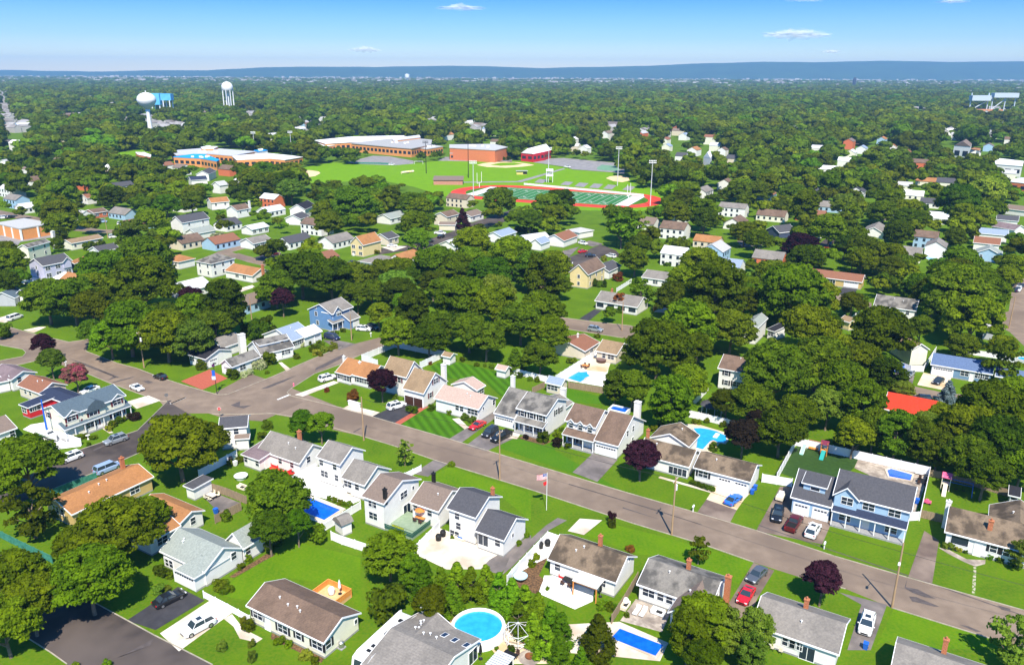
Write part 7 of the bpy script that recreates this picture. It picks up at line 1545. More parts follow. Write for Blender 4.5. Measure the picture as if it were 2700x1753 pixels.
# ------------------------------------------------------------------ where trees stand: planted outwards from the near streets,
# leaving house fronts, yards, streets and fields open
def project(p):
    p = np.asarray(p, float)-np.array((0, 0, CAM_H)); cp, sp = math.cos(PITCH), math.sin(PITCH)
    f = p[..., 1]*cp-p[..., 2]*sp; up = p[..., 1]*sp+p[..., 2]*cp
    return np.stack([1350+p[..., 0]/f*FOCAL_PX, 876.5-up/f*FOCAL_PX], -1)
MW, MH = 675, 440
openness = np.zeros((MH, MW), np.uint8); gy, gx = np.mgrid[0:MH, 0:MW]
def fill(P, val):
    P = np.asarray(P)/4.; x0, y0 = np.floor(P.min(0)).astype(int); x1, y1 = np.ceil(P.max(0)).astype(int)
    x0, y0, x1, y1 = max(x0, 0), max(y0, 0), min(x1, MW-1), min(y1, MH-1)
    if x1 < x0 or y1 < y0: return
    X = gx[y0:y1+1, x0:x1+1]+.5; Y = gy[y0:y1+1, x0:x1+1]+.5; ins = np.zeros(X.shape, bool)
    for i in range(len(P)):
        a, b = P[i], P[(i+1) % len(P)]
        if a[1] != b[1]: ins ^= ((a[1] > Y) != (b[1] > Y)) & (X < (b[0]-a[0])*(Y-a[1])/(b[1]-a[1])+a[0])
    q = openness[y0:y1+1, x0:x1+1]; q[ins] = np.maximum(q[ins], val)
def hull(P):
    P = sorted(map(tuple, P))
    def half(P):
        o = []
        for p in P:
            while len(o) > 1 and (o[-1][0]-o[-2][0])*(p[1]-o[-2][1])-(o[-1][1]-o[-2][1])*(p[0]-o[-2][0]) <= 0: o.pop()
            o.append(p)
        return o[:-1]
    return half(P)+half(P[::-1])
def keep_box(x, y, w, z0, z1, v=3): fill(hull(project([(x+i*w, y, z) for i in (-1, 1) for z in (z0, z1)])), v)
SOLID = []      # centre and radius of everything a trunk cannot stand in
for name, mt, z, P in GROUND_PATCHES:
    if name not in ('road_patch', 'stop_line', 'crack_seal', 'path'): fill(project([(x, y, 0) for x, y in P]), 2 if name in ('sports_field', 'infield', 'car_park', 'concrete_pad', 'infield_grass') else 1)
for H_ in HOUSE_TABLE:
    for b in H_[5]:
        L_, w_, h_, r_ = b[4:8]; fill(hull(project([fr(b, x, y, z) for x in (0, L_) for y in (0, w_) for z in (.8, h_)]+[fr(b, x, w_/2, h_+r_) for x in (0, L_)])), 3)
        c = fr(b, L_/2, w_/2, 0); SOLID.append((c[0], c[1], max(L_, w_)/2))
for s in BIG_BUILDINGS:
    for P, h, *_ in s[2]: fill(hull(project([(x, y, z) for x, y in P for z in (2, h)])), 3)
for P, h, *_ in FENCES:
    for a, b in zip(P[:-1], P[1:]): fill(hull(project([(*a, .5), (*a, h), (*b, .5), (*b, h)])), 2)
for P, *_ in POOLS: fill(project([(x, y, 0) for x, y in P]), 3)
for c in CAR_TABLE: fill(hull(project([(c[0]+i, c[1]+j, z) for i in (-2.2, 2.2) for j in (-1.5, 1.5) for z in (0, 1.6)])), 2)
for f in FAR_HOUSES:
    cx, cy = f[0]+f[3]/2*math.cos(f[2]), f[1]+f[3]/2*math.sin(f[2]); SOLID.append((cx, cy, 5)); keep_box(cx, cy, f[3]/2, .5, f[5]+2, 2 if cy < 620 else 3)
for k, (w_, z0, z1) in dict(ball=(6, 7, 50), legs=(11, 16, 52), blue=(17, 14, 40), gantry=(46, 9, 40)).items(): keep_box(*FAR_TOWERS[k], w_, z0, z1)
SOLID = np.array(SOLID)
NO_TREE = [np.array(P) for n_, m_, z_, P in GROUND_PATCHES if n_ in ('sports_field', 'car_park', 'street')]
for s in BIG_BUILDINGS:
    for P, *_ in s[2]: NO_TREE.append(np.array(P))
def inside(P, x, y):
    X, Y = P[:, 0], P[:, 1]; X2, Y2 = np.roll(X, -1), np.roll(Y, -1)
    with np.errstate(divide='ignore', invalid='ignore'): c = ((Y > y) != (Y2 > y)) & (x < (X2-X)*(y-Y)/(Y2-Y)+X)
    return c.sum() % 2 == 1
def blocked(x, y, r): return (np.hypot(SOLID[:, 0]-x, SOLID[:, 1]-y)-SOLID[:, 2]).min() < r*.75 or any(inside(P, x, y) for P in NO_TREE)
def cover(X, Y, r, lo):
    r, cx, cy = r/4, X/4, Y/4
    x0, x1, y0, y1 = int(max(0, cx-r)), int(min(MW-1, cx+r)), int(max(0, cy-r)), int(min(MH-1, cy+r))
    if x1 <= x0 or y1 <= y0: return 0
    d = ((gx[y0:y1+1, x0:x1+1]-cx)**2+(gy[y0:y1+1, x0:x1+1]-cy)**2) < r*r
    return ((openness[y0:y1+1, x0:x1+1] >= lo) & d).sum()/max(d.sum(), 1)
def clear(x, y, R, ht, lim=.10):
    c = project((x, y, ht*.6)); r = R*FOCAL_PX/math.hypot(x, y)
    return cover(c[0], c[1], r, 3) < lim and cover(c[0], c[1], r, 2) < .3 and cover(c[0], c[1], r*.8, 1) < .5
sr = random.Random(5)
planted = [(t[0], t[1], t[2]) for t in TREES]
wild = []
WOOD_ZONES = [np.array(z) for z in WOOD_ZONES]
y = 150.; step = 9.8
while y < 760:
    x = -y*.72-40
    while x < y*.72+40:
        X, Y = x+sr.uniform(-.42, .42)*step, y+sr.uniform(-.42, .42)*step; R = sr.choice([4.0, 4.8, 5.6, 6.4, 7.2, 8.2]); x += step
        if sr.random() < .12: R *= .65
        if sr.random() < .03: continue
        if not any(inside(z, X, Y) for z in WOOD_ZONES) or blocked(X, Y, R) or any((X-a)**2+(Y-b)**2 < (.72*(R+r))**2 for a, b, r in planted): continue
        shp = 'dome' if sr.random() < .8 else sr.choice(['tall', 'dome', 'airy', 'tall'])
        ht = R*1.25+sr.uniform(2.2, 4.6) if shp != 'tall' else R*2.1+1.5
        if y < 330 and ht > 11: ht *= .85
        if not clear(X, Y, R, ht):
            if not clear(X, Y, R*.55, ht*.6): continue
            R *= .55; ht *= .6
        leaf = sr.choices(['oak', 'dark', 'bright', 'light', 'purple', 'yellow'], [52, 28, 12, 5, 2, 1])[0]
        planted.append((X, Y, R)); wild.append((X, Y, R, {'dome': max(.5, ht-1.3*R), 'tall': ht*.16, 'airy': ht*.2}[shp], ht, shp, leaf))
    y += step*.93
wild.sort(key=lambda t: -t[2]/math.hypot(t[0], t[1]))
N_TREES = 296
TREES = [tuple(t) for t in TREES]; TREES += wild[:N_TREES-len(TREES)]
wood = [(t[0], t[1], t[2], t[4]) for t in wild if t not in TREES]
y = 760.; step = 16
while y < 2500:
    st = step*(1+(y-760)/2600); x = -y*.7-40
    while x < y*.7+40:
        X, Y = x+sr.uniform(-.45, .45)*st, y+sr.uniform(-.45, .45)*st; R = sr.uniform(5.5, 13.5)*(1+(y-760)/4500); ht = R*.85+sr.uniform(3.5, 7); x += st
        if (X*.848+Y*.53) % 165 < 20+Y/150: continue     # the side streets run through here
        if Y < 1700 and (blocked(X, Y, R*.6) or not clear(X, Y, R, ht, .2)): continue
        wood.append((X, Y, R, ht))
    y += st*.95
while y < 6300:
    st = 30*(1+(y-2500)/4200); x = -y*.7-60
    while x < y*.7+60:
        if y < 4300 or sr.random() > .3: wood.append((x+sr.uniform(-.5, .5)*st, y+sr.uniform(-.5, .5)*st, sr.uniform(10, 18)*(1+(y-2500)/6000), sr.uniform(10, 17)))
        x += st
    y += st*.9

# ---- labels of trees, shrubs and far houses: how each looks, and which landmark it stands by
def relation(p, q):
    a, b = project((p[0], p[1], 4)), project(q); dx = a[0]-b[0]; dq = math.hypot(q[0], q[1]); dd = math.hypot(p[0], p[1])-dq
    if abs(dx) > abs(dd)*FOCAL_PX/dq*.55: return 'left of' if dx < 0 else 'right of'
    return 'behind' if dd > 0 else 'before'
ORDER = ['', 'second ', 'third ', 'fourth ', 'fifth ', 'sixth ', 'seventh ', 'eighth ', 'ninth ', 'tenth ', 'eleventh ', 'twelfth ', 'thirteenth ', 'fourteenth ', 'fifteenth ', 'sixteenth ', 'seventeenth ', 'eighteenth ', 'nineteenth ', 'twentieth ']
def auto_labels(items, desc, far=0):
    out = [None]*len(items); groups = {}
    lms = [l for l in LANDMARKS if math.hypot(l[1], l[2]) > far]
    for i, p in enumerate(items):
        l = min(lms, key=lambda l: math.hypot(p[0]-l[1], p[1]-l[2])); groups.setdefault((desc(p), relation(p, l[1:]), l[0]), []).append((math.hypot(p[0]-l[1], p[1]-l[2]), i))
    for (d, rel, lm), v in groups.items():
        v.sort()
        for k, (_, i) in enumerate(v): out[i] = f'{d} {rel} the {lm}' if len(v) == 1 else f'{ORDER[min(k, 19)]}nearest {d} {rel} the {lm}'
    return out
LOOK = dict(hedge='fresh green', oak='mid-green', dark='dark green', bright='bright green', light='pale green', purple='dark purple', plum='brownish purple', spruce='blue-grey', yellow='yellow-green', cream='cream-flowered', pink='pink-flowered', rust='rusty brown', red='red-leaved')
FORM = dict(dome='broad', tall='tall', cone='conical', ball='round', airy='sparse')
ROOFLOOK = dict(mauve='brown-grey', lightgrey='pale grey', rust='terracotta', bluegrey='blue-grey', dark='charcoal', silver='silvery')
TREE_LABELS = auto_labels(TREES, lambda t: f"{'large ' if t[2] > 6.2 else 'small ' if t[2] < 3 else ''}{FORM[t[5]]} {LOOK[t[6]]} tree")
SHRUB_LABELS = auto_labels(SHRUBS, lambda t: f"{'large ' if t[2] > 1.5 else 'small ' if t[2] < .7 else ''}{LOOK[t[4]]} shrub")
FAR_LABELS = auto_labels([(f[0]+f[3]/2*math.cos(f[2]), f[1]+f[3]/2*math.sin(f[2]))+tuple(f) for f in FAR_HOUSES], lambda f: f'far {f[9]} house, {ROOFLOOK.get(f[10], f[10])} roof,', 450)

# ------------------------------------------------------------------ ground, streets, lawns
def grass_mat(name, a, b, c, stripe=0):
    m, nt, bs = new_mat('grass_'+name)
    N = nt.nodes.new; L = nt.links.new
    bs.inputs['Roughness'].default_value = .9; bs.inputs['Specular IOR Level'].default_value = .1
    tc = N('ShaderNodeTexCoord')
    def noise(s, d=5):
        n = N('ShaderNodeTexNoise'); n.inputs['Scale'].default_value = s; n.inputs['Detail'].default_value = d; L(tc.outputs['Object'], n.inputs['Vector'])
        r = N('ShaderNodeMapRange'); r.inputs['From Min'].default_value = .35; r.inputs['From Max'].default_value = .65; L(n.outputs['Fac'], r.inputs['Value']); return r.outputs[0]
    m1 = N('ShaderNodeMix'); m1.data_type = 'RGBA'; m1.inputs['A'].default_value = (*a, 1); m1.inputs['B'].default_value = (*b, 1); L(noise(.16), m1.inputs['Factor'])
    m2 = N('ShaderNodeMix'); m2.data_type = 'RGBA'; m2.inputs['B'].default_value = (*c, 1); L(m1.outputs['Result'], m2.inputs['A'])
    f = N('ShaderNodeMath'); f.operation = 'MULTIPLY'; L(noise(2.2, 8), f.inputs[0]); f.inputs[1].default_value = .45; L(f.outputs[0], m2.inputs['Factor'])
    out = m2.outputs['Result']
    if stripe:
        mp = N('ShaderNodeMapping'); mp.inputs['Rotation'].default_value = (0, 0, math.radians(-22)); L(tc.outputs['Object'], mp.inputs['Vector'])
        w = N('ShaderNodeTexWave'); w.inputs['Scale'].default_value = .16; w.inputs['Distortion'].default_value = .6; w.inputs['Detail'].default_value = 1; L(mp.outputs[0], w.inputs['Vector'])
        r = N('ShaderNodeMapRange'); r.inputs['To Min'].default_value = 1-stripe; r.inputs['To Max'].default_value = 1+stripe*.5; L(w.outputs['Fac'], r.inputs['Value'])
        mu = N('ShaderNodeMix'); mu.data_type = 'RGBA'; mu.blend_type = 'MULTIPLY'; mu.inputs['Factor'].default_value = 1; L(out, mu.inputs['A']); L(r.outputs[0], mu.inputs['B']); out = mu.outputs['Result']
    L(out, bs.inputs['Base Color']); return m
GM = dict(
    ground=grass_mat('ground', (.078, .17, .003), (.05, .13, .003), (.155, .175, .012)),
    brightgrass=grass_mat('bright', (.088, .195, .002), (.06, .158, .002), (.155, .205, .008)),
    deepgrass=grass_mat('deep', (.040, .140, .003), (.055, .16, .004), (.10, .17, .01)),
    stripegrass=grass_mat('striped', (.050, .16, .003), (.038, .13, .003), (.09, .17, .008), .3),
    fieldgrass=grass_mat('field', (.135, .285, .001), (.11, .25, .001), (.175, .29, .002)),
    astro=mat('artificial_turf', (.02, .055, .006), (.03, .075, .01), scale=1.2),
    asphalt=mat('asphalt_worn', (.195, .144, .106), (.25, .187, .138), scale=.45, rough=.9, c3=(.16, .118, .09), scale3=.06, detail=7),
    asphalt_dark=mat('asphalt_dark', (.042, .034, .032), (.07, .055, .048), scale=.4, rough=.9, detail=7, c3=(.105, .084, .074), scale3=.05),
    asphalt_brown=mat('asphalt_brown', (.12, .085, .07), (.17, .125, .10), scale=.5, rough=.9, detail=6, c3=(.25, .19, .15), scale3=.12),
    blacktop=mat('blacktop', (.035, .034, .04), (.05, .048, .054), scale=.6, rough=.85, detail=6),
    greydrive=mat('grey_drive', (.15, .13, .125), (.21, .18, .165), scale=.6, rough=.9, detail=7, c3=(.11, .095, .09), scale3=.2),
    lotgrey=mat('lot_grey', (.20, .19, .19), (.28, .265, .26), scale=.2, rough=.9, detail=6),
    concrete=mat('concrete_drive', (.60, .53, .45), (.70, .64, .56), scale=.5, rough=.9, detail=6, c3=(.48, .39, .30), scale3=.2),
    warmconc=mat('concrete_warm', (.62, .50, .36), (.70, .60, .46), scale=.4, rough=.9, detail=6, c3=(.52, .36, .20), scale3=.15),
    brickred=mat('brick_red_paving', (.34, .075, .045), (.42, .11, .065), scale=2.5, rough=.9, detail=6),
    redpatio=mat('red_patio', (.60, .03, .015), (.70, .07, .03), scale=1.5, rough=.8),
    white_patio=mat('white_patio', (.72, .69, .66), (.80, .78, .75), scale=.8, rough=.85, detail=6),
    mulch=mat('mulch', (.06, .035, .02), (.20, .11, .05), scale=3, rough=1, detail=6),
    stone=mat('flagstone', (.30, .25, .21), (.50, .43, .36), scale=1.3, rough=.9, detail=6, c3=(.22, .18, .15), scale3=.4),
    stepstones=mat('stepping_stones', (.42, .38, .28), (.12, .2, .03), scale=1.6, rough=.9, lo=.48, hi=.52),
    sanddirt=mat('infield_dirt', (.60, .44, .24), (.68, .52, .31), scale=.2, rough=.95),
    courtgreen=mat('court_green', (.12, .25, .16), (.16, .29, .19), scale=.3, rough=.9),
    tar=mat('tar_patch', (.075, .062, .06), (.11, .09, .085), scale=1.2, rough=.85),
    paintwhite=mat('road_paint', (.75, .74, .72), (.55, .53, .5), scale=1.5, rough=.8),
)
m = MB(); m.sheet([(-9000, -60), (9000, -60), (14000, 16500), (-14000, 16500)], 0)
struct(m, 'ground', GM['ground'])
for name, mt, z, P in GROUND_PATCHES:
    m = MB(); c = centroid(P); m.sheet(P, z)
    # long outlines may be concave: let Blender cut them into triangles
    o = m.build(name, GM[mt], loc=(c[0], c[1], 0))
    bm = bmesh.new(); bm.from_mesh(o.data); bmesh.ops.triangulate(bm, faces=bm.faces[:], ngon_method='EAR_CLIP'); bm.to_mesh(o.data); bm.free()
    tag(o, kind='structure')
M_KERB = mat('kerb_concrete', (.30, .27, .21), (.42, .37, .29), scale=.8, rough=.9)
for P in KERBS:
    m = MB()
    for (x0, y0), (x1, y1) in zip(P[:-1], P[1:]):
        d = math.hypot(x1-x0, y1-y0); m.box(((x0+x1)/2, (y0+y1)/2, .06), (d+.1, .13, .12), math.atan2(y1-y0, x1-x0))
    c = centroid(P); struct(m, 'kerb', M_KERB, (c[0], c[1], 0))

# running track with its turf pitch
A, B, Cc, Dn = [np.array(p) for p in TURF]
u = ((B-A)+(Cc-Dn)); u /= np.linalg.norm(u); v = np.array([u[1], -u[0]])
if v@(Dn-A) < 0: v = -v
cen = (A+B+Cc+Dn)/4; TV = v
hl = ((B-A)@u+(Cc-Dn)@u)/4; hw = ((Dn-A)@v+(Cc-B)@v)/4
M_TURF = mat('pitch_turf', (.025, .14, .03), (.035, .18, .04), scale=.08)
M_TRACK = mat('track_red', (.60, .035, .015), (.68, .06, .03), scale=.2)
def LP(a, b): q = cen+u*a+v*b; return (q[0], q[1])
def stadium(L, R, n=24):
    P = [LP(L+R*math.cos(t), R*math.sin(t)) for t in np.linspace(-math.pi/2, math.pi/2, n)]
    return P+[LP(-L-R*math.cos(t), -R*math.sin(t)) for t in np.linspace(-math.pi/2, math.pi/2, n)]
Ri = hw+3; Ls = max(hl-Ri*.75, 10)
O_, I_ = stadium(Ls, Ri+9.5), stadium(Ls, Ri)
m = MB(); n = len(O_)
m.add([(p[0], p[1], .075) for p in O_]+[(p[0], p[1], .075) for p in I_], [(i, (i+1) % n, n+(i+1) % n, n+i) for i in range(n)])
struct(m, 'running_track', M_TRACK)
m = MB(); m.sheet(I_, .066); struct(m, 'sports_field', GM['deepgrass'])
m = MB(); m.sheet([LP(-hl, -hw), LP(hl, -hw), LP(hl, hw), LP(-hl, hw)], .08); struct(m, 'turf_pitch', M_TURF)
m = MB()
for s in (-1, 1): m.sheet([LP(s*hl*.99, -hw*.98), LP(s*hl*.99, hw*.98), LP(s*hl*.84, hw*.98), LP(s*hl*.84, -hw*.98)], .085)
for k in range(-10, 11):
    x = hl*.84*k/10.5; m.sheet([LP(x-.12, -hw*.97), LP(x+.12, -hw*.97), LP(x+.12, hw*.97), LP(x-.12, hw*.97)], .085)
for s in (-1, 1): m.sheet([LP(-hl*.84, s*hw*.97-.3), LP(hl*.84, s*hw*.97-.3), LP(hl*.84, s*hw*.97+.3), LP(-hl*.84, s*hw*.97+.3)], .09)
for k in range(-4, 5):
    for s in (-1, 1): x = hl*.84*k*2/10.5+1.2; m.sheet([LP(x, s*hw*.6), LP(x+2, s*hw*.6), LP(x+2, s*hw*.6+1.4), LP(x, s*hw*.6+1.4)], .09)
struct(m, 'pitch_markings', GM['paintwhite'])
m = MB()
for k in range(9): m.box((*LP(-hl*.8+k*hl*.2, -hw-15+.0), .5), (.1, .1, .1))
for i in range(3):
    m.tube((*LP(0, 0), .09), (*LP(0, 0), .094), 4.5, n=20)
struct(m, 'pitch_markings', M_TRACK)

# hills beyond the town
def ridge(name, y0, y1, prof, mt, seed):
    r = np.random.default_rng(seed); nx, ny = 260, 10
    xs = np.linspace(-12500, 12500, nx); bumps = sum(np.interp(xs, np.linspace(-12500, 12500, k), r.random(k)*a) for k, a in ((14, 30), (40, 24), (120, 9)))
    V = []; 
    for j in range(ny):
        t = j/(ny-1); h = math.sin(min(1, t*1.5)*math.pi/2)
        for i, x in enumerate(xs): V.append((x, y0+(y1-y0)*t, -2+h*(np.interp(x, *prof)+bumps[i]*h)))
    m = MB(); m.v = V; m.f = [[j*nx+i, j*nx+i+1, (j+1)*nx+i+1, (j+1)*nx+i] for j in range(ny-1) for i in range(nx-1)]; m.m = [0]*len(m.f)
    o = m.build(name, mt, smooth=True); tag(o, kind='structure'); return o
M_HILL = mat('hill_woods', (.02, .05, .02), (.03, .07, .025), scale=.004, detail=6)
ridge('hills', 8200, 10300, ([-12500, -6000, -4300, -3000, -2000, 0, 1000, 2000, 3000, 4200, 12500], [10, 14, 26, 60, 86, 84, 92, 118, 142, 166, 172]), M_HILL, 3)

# ------------------------------------------------------------------ houses, fences, pools, cars, shrubs, trees
for (name, label, cat, wall, roof, bl, W, C_, shut, gar, vents) in HOUSE_TABLE:
    house(name, label, cat, wall, roof, bl, W, C_, shut, gar, None, vents)
for P, h, col, label in FENCES: fence(P, h, col, label)
for P, label, wat, z, wall in POOLS: pool(P, label, wat, z, wall)
for x, y, a, ty, col, label, cat in CAR_TABLE: car(x, y, a, ty, col, label, 'car' if ty != 'pickup' else 'pickup truck')
for i, ((x, y, r, h, leaf), label) in enumerate(zip(SHRUBS, SHRUB_LABELS)): shrub(x, y, r, h, leaf, label, var=i % 3, rot=i*1.7, group='garden shrubs')
for i, ((x, y, r, hb, ht, shape, leaf), label) in enumerate(zip(TREES, TREE_LABELS)): tree(x, y, r, hb, ht, shape, leaf, label, var=(i*7) % 6, rot=i*2.4, group='trees', name={'cone': 'conifer', 'ball': 'round_tree'}.get(shape, 'tree'))

def simple_block(mb, mr, x, y, a, L, w, h, rise):
    b = ['g', x, y, a, L, w, h, rise, 0, 1]
    wall_mesh(b, mb, .2); roof_mesh(b, mr)
for (x, y, a, L, w, h, rise, wall, roof), label in zip(FAR_HOUSES, FAR_LABELS):
    mb, mr = MB(), MB(); simple_block(mb, mr, x, y, a, L, w, h, rise)
    c = (x+math.cos(a)*L/2-math.sin(a)*w/2, y+math.sin(a)*L/2+math.cos(a)*w/2)
    root = thing('far_house', c, label, 'house', 'houses among the far trees')
    mb.build('wall', wallm(wall), root); mr.build('roof', roofm(roof), root)
    b = ['g', x, y, a, L, w, h, rise, 0, 1]
    if y > 520: continue
    for k in range(int(L/3)):
        for lv in range(2 if h > 4.6 else 1):
            for s in (0, 1):
                if s and y > 300: continue
                wm = MB(); wm.box(fr(b, 1.5+k*3, .17 if not s else w-.17, h-1.3-lv*2.6), (1.1, .1, 1.3), a); wm.build('window', M_GLASS, root)
# big buildings
WALLC.update(rust_wall=(.62, .19, .08))
for name, label, blocks in BIG_BUILDINGS:
    c = centroid(blocks[0][0]); root = thing(name, c, label, 'building')
    for P, h, wall, roof in blocks:
        m = MB(); m.prism(P, 0, h); m.build('wall', wallm(wall), root)
        g_ = centroid(P)
        Q = [(g_[0]+(p[0]-g_[0])*1.015, g_[1]+(p[1]-g_[1])*1.015) for p in P]
        m = MB()
        if name in ('red_barn', 'church') or (name == 'inn_building' and h > 10):
            # gabled: ridge along the longer axis of the first four corners
            q = Q[:4] if len(Q) == 4 else [Q[0], Q[2], Q[3], Q[-1]]
            if math.dist(q[0], q[1]) < math.dist(q[1], q[2]): q = q[1:]+q[:1]
            r0 = ((q[0][0]+q[3][0])/2, (q[0][1]+q[3][1])/2); r1 = ((q[1][0]+q[2][0])/2, (q[1][1]+q[2][1])/2); hh = h+4
            m.add([(*q[0], h), (*q[1], h), (*q[2], h), (*q[3], h), (*r0, hh), (*r1, hh)], [(0, 1, 5, 4), (2, 3, 4, 5), (0, 4, 3), (1, 2, 5), (3, 2, 1, 0)])
        else: m.prism(Q, h+.003, h+.5)
        m.build('roof', roofm(roof), root)
        # a band of windows along each wall
        m = MB(); fm = MB()
        for i in range(len(P)):
            p, q = P[i], P[(i+1) % len(P)]; d = math.dist(p, q); a = math.atan2(q[1]-p[1], q[0]-p[0])
            if d < 10 or h > 9 and name == 'gymnasium': continue
            k = int(d/5)
            if q[0]-p[0] < 0 and p[1]+q[1] > 2*g_[1]: continue      # the far side shows none
            for j in range(k):
                t = (j+.5)/k; m = MB(); m.box((p[0]+(q[0]-p[0])*t, p[1]+(q[1]-p[1])*t, h*.52), (d/k*.62, .3, h*.34), a); name == 'commercial_block' or m.build('window', M_GLASS, root)
        if name == 'commercial_block':
            for i in range(4):
                p, q = P[i], P[(i+1) % 4]; d = math.dist(p, q); a = math.atan2(q[1]-p[1], q[0]-p[0])
                for j in range(int(d/6)+1): t = j/(int(d/6)); fm.box((p[0]+(q[0]-p[0])*t, p[1]+(q[1]-p[1])*t, h/2), (.7, .7, h-.1), a)
            fm.build('pilaster', M_WHITE, root)
        # rooftop plant
        if name in ('school_building', 'gymnasium', 'school_wing', 'white_warehouse'):
            m = MB()
            for j in range(7):
                t, s = rnd.random()*.7-.35, rnd.random()*.7-.35
                e = (P[1][0]-P[0][0], P[1][1]-P[0][1]); f = (P[-1][0]-P[0][0], P[-1][1]-P[0][1])
                m.box((g_[0]+e[0]*t*.6+f[0]*s*.6, g_[1]+e[1]*t*.6+f[1]*s*.6, h+1.1), (2.2, 1.6, 1.2), .4)
            m.build('roof_vent', M_WHITE, root)

# ------------------------------------------------------------------ poles and wires
for x, y, h, a, label, lamp, tx, arm, nm in POLES:
    if nm == 'banner_pole':
        root = thing('lamp_post', (x, y, 0), label, 'lamp post'); m = MB(); m.tube((x, y, 0), (x, y, h), .09, .07, 8); m.build('pole', M_BLACK, root)
        m = MB(); m.box((x+.3, y, h-.1), (.7, .3, .25), 0); m.build('lamp_head', M_BLACK, root)
    else: utility_pole(x, y, h, a, label, lamp, tx, arm)
PT = {p[4]: p for p in POLES}
def top(k, dz=.6): p = [v for q, v in PT.items() if k in q][0]; return (p[0], p[1], p[2]-dz)
wire(top('white SUV at right', 1.5), top('weathered ranch', .3), .5, 'power line above the brown drive between the two nearest poles', .03)
wire(top('weathered ranch', .3), top('flag pole', .3), .5, 'power line from the transformer pole back towards the flag pole', .03)
wire(top('flag pole', .3), top('driveway planter', .3), .5, 'power line above the split-level front lawns', .03)
wire(top('white SUV at right', 1.5), (top('white SUV at right')[0]+34, top('white SUV at right')[1]-17, 9), .5, 'power line leaving the frame at lower right', .03)
M_MAST = mat('mast_steel', (.55, .56, .58), rough=.5)
for x, y, h, label in MASTS:
    root = thing('lamp_mast', (x, y, 0), label, 'lamp mast'); dark = 'dark' in label
    m = MB(); m.tube((x, y, 0), (x, y, h), .3, .18, 10); m.build('pole', M_BLACK if dark else M_MAST, root)
    m = MB()
    for k in range(2):
        m.box((x, y, h-.3-k*1.1), (4.2, .15, .12))
        for j in range(5): m.box((x-1.8+j*.9, y-.2, h-.05-k*1.1), (.6, .35, .6))
    m.build('floodlight', M_BLACK if dark else M_WHITE, root)

# ------------------------------------------------------------------ water towers and other tall things far off
M_TOWER = mat('tower_white', (.80, .80, .80), (.74, .75, .76), scale=.2, rough=.45)
M_TOWBL = mat('tower_blue', (.10, .42, .72), (.14, .48, .76), scale=.2, rough=.5)
def far_pt(X, D): # compass bearing and distance
    return (X, D)
x, y = FAR_TOWERS['ball']; root = thing('water_tower', (x, y), 'white ball-shaped water tower on one tapering stem, left of the fields', 'water tower')
m = MB(); m.lathe((x, y, 0), [(4.2, 0), (3.0, 4), (2.4, 14), (2.1, 28), (2.6, 32)], 24); m.build('stem', M_TOWER, root, True)
m = MB(); m.lathe((x, y, 32), [(2.6, 0), (5.2, 2.6), (8.4, 5.4), (10, 8.6), (10.2, 10.6), (9.2, 13.6), (6.6, 16.2), (3.2, 17.6), (0, 18)], 32); m.build('tank', M_TOWER, root, True)
m = MB(); m.tube((x, y, 49.8), (x, y, 52), .4, n=8); m.build('vent', M_TOWER, root)
x, y = FAR_TOWERS['legs']; root = thing('water_tower', (x, y), 'white water tower with domed tank on straight legs', 'water tower')
m = MB(); m.lathe((x, y, 38), [(0, 0), (7, 1.5), (9.3, 4), (9.3, 10), (7.5, 14), (3.6, 16.4), (0, 17.2)], 28); m.build('tank', M_TOWER, root, True)
for k in range(8): m = MB(); a = k*math.pi/4; m.tube((x+8.6*math.cos(a), y+8.6*math.sin(a), 0), (x+8.6*math.cos(a), y+8.6*math.sin(a), 41), .7, n=8); m.build('leg', M_TOWER, root)
m = MB(); m.tube((x, y, 0), (x, y, 39), 1.4, n=10); m.build('riser', M_TOWER, root)
x, y = FAR_TOWERS['blue']; root = thing('industrial_tower', (x, y), 'pale blue two-part industrial building raised on legs behind the ball tower', 'industrial building')
m = MB(); m.box((x-8, y, 30), (15, 14, 17)); m.build('bin_block', M_TOWBL, root); m = MB(); m.box((x+7.6, y+3, 33), (16, 12, 10)); m.build('upper_block', M_TOWBL, root)
for sx in (-14, -2, 4, 14): 
    for sy in (-5, 6): m = MB(); m.box((x+sx, y+sy, 14), (1.3, 1.3, 28)); m.build('leg', M_TOWER, root)
x, y = FAR_TOWERS['small']; root = thing('water_tower', (x, y), 'tiny white water tower standing above the horizon town', 'water tower')
m = MB(); m.lathe((x, y, 0), [(5, 0), (4, 24), (12, 28), (14, 34), (14, 50), (0, 53)], 16); m.build('tank', M_TOWER, root)
x, y = FAR_TOWERS['dark']; root = thing('chimney_stack', (x, y), 'dark slender tower on the horizon right of centre', 'tower')
m = MB(); m.tube((x, y, 0), (x, y, 42), 9, 7.5, 10); m.lathe((x, y, 42), [(7.5, 0), (6, 5), (2.5, 8)], 10); m.build('shaft', mat('tower_dark', (.04, .05, .08), rough=.8), root)
x, y = FAR_TOWERS['gantry']; root = thing('industrial_gantry', (x, y), 'grey-blue steel gantry building with orange base at far right', 'industrial building')
MG = mat('gantry_steel', (.45, .52, .58), rough=.6)
for k, (dx, dz, w_, h_) in enumerate(((-20, 31, 34, 9), (24, 36, 44, 8), (-8, 8, 60, 7))):
    m = MB(); m.box((x+dx, y, dz), (w_, 12, h_)); m.build(['deck', 'deck', 'base'][k], [MG, MG, mat('gantry_orange', (.55, .25, .12), rough=.8)][k], root)
for dx in (-36, -5, 3, 26, 44): m = MB(); m.box((x+dx, y, 20), (1.6, 1.6, 40)); m.build('leg', MG, root)
m = MB(); m.tube((x-30, y, 12), (x+10, y, 36), .9, n=6); m.tube((x+2, y, 10), (x+32, y, 34), .9, n=6); m.build('brace', MG, root)

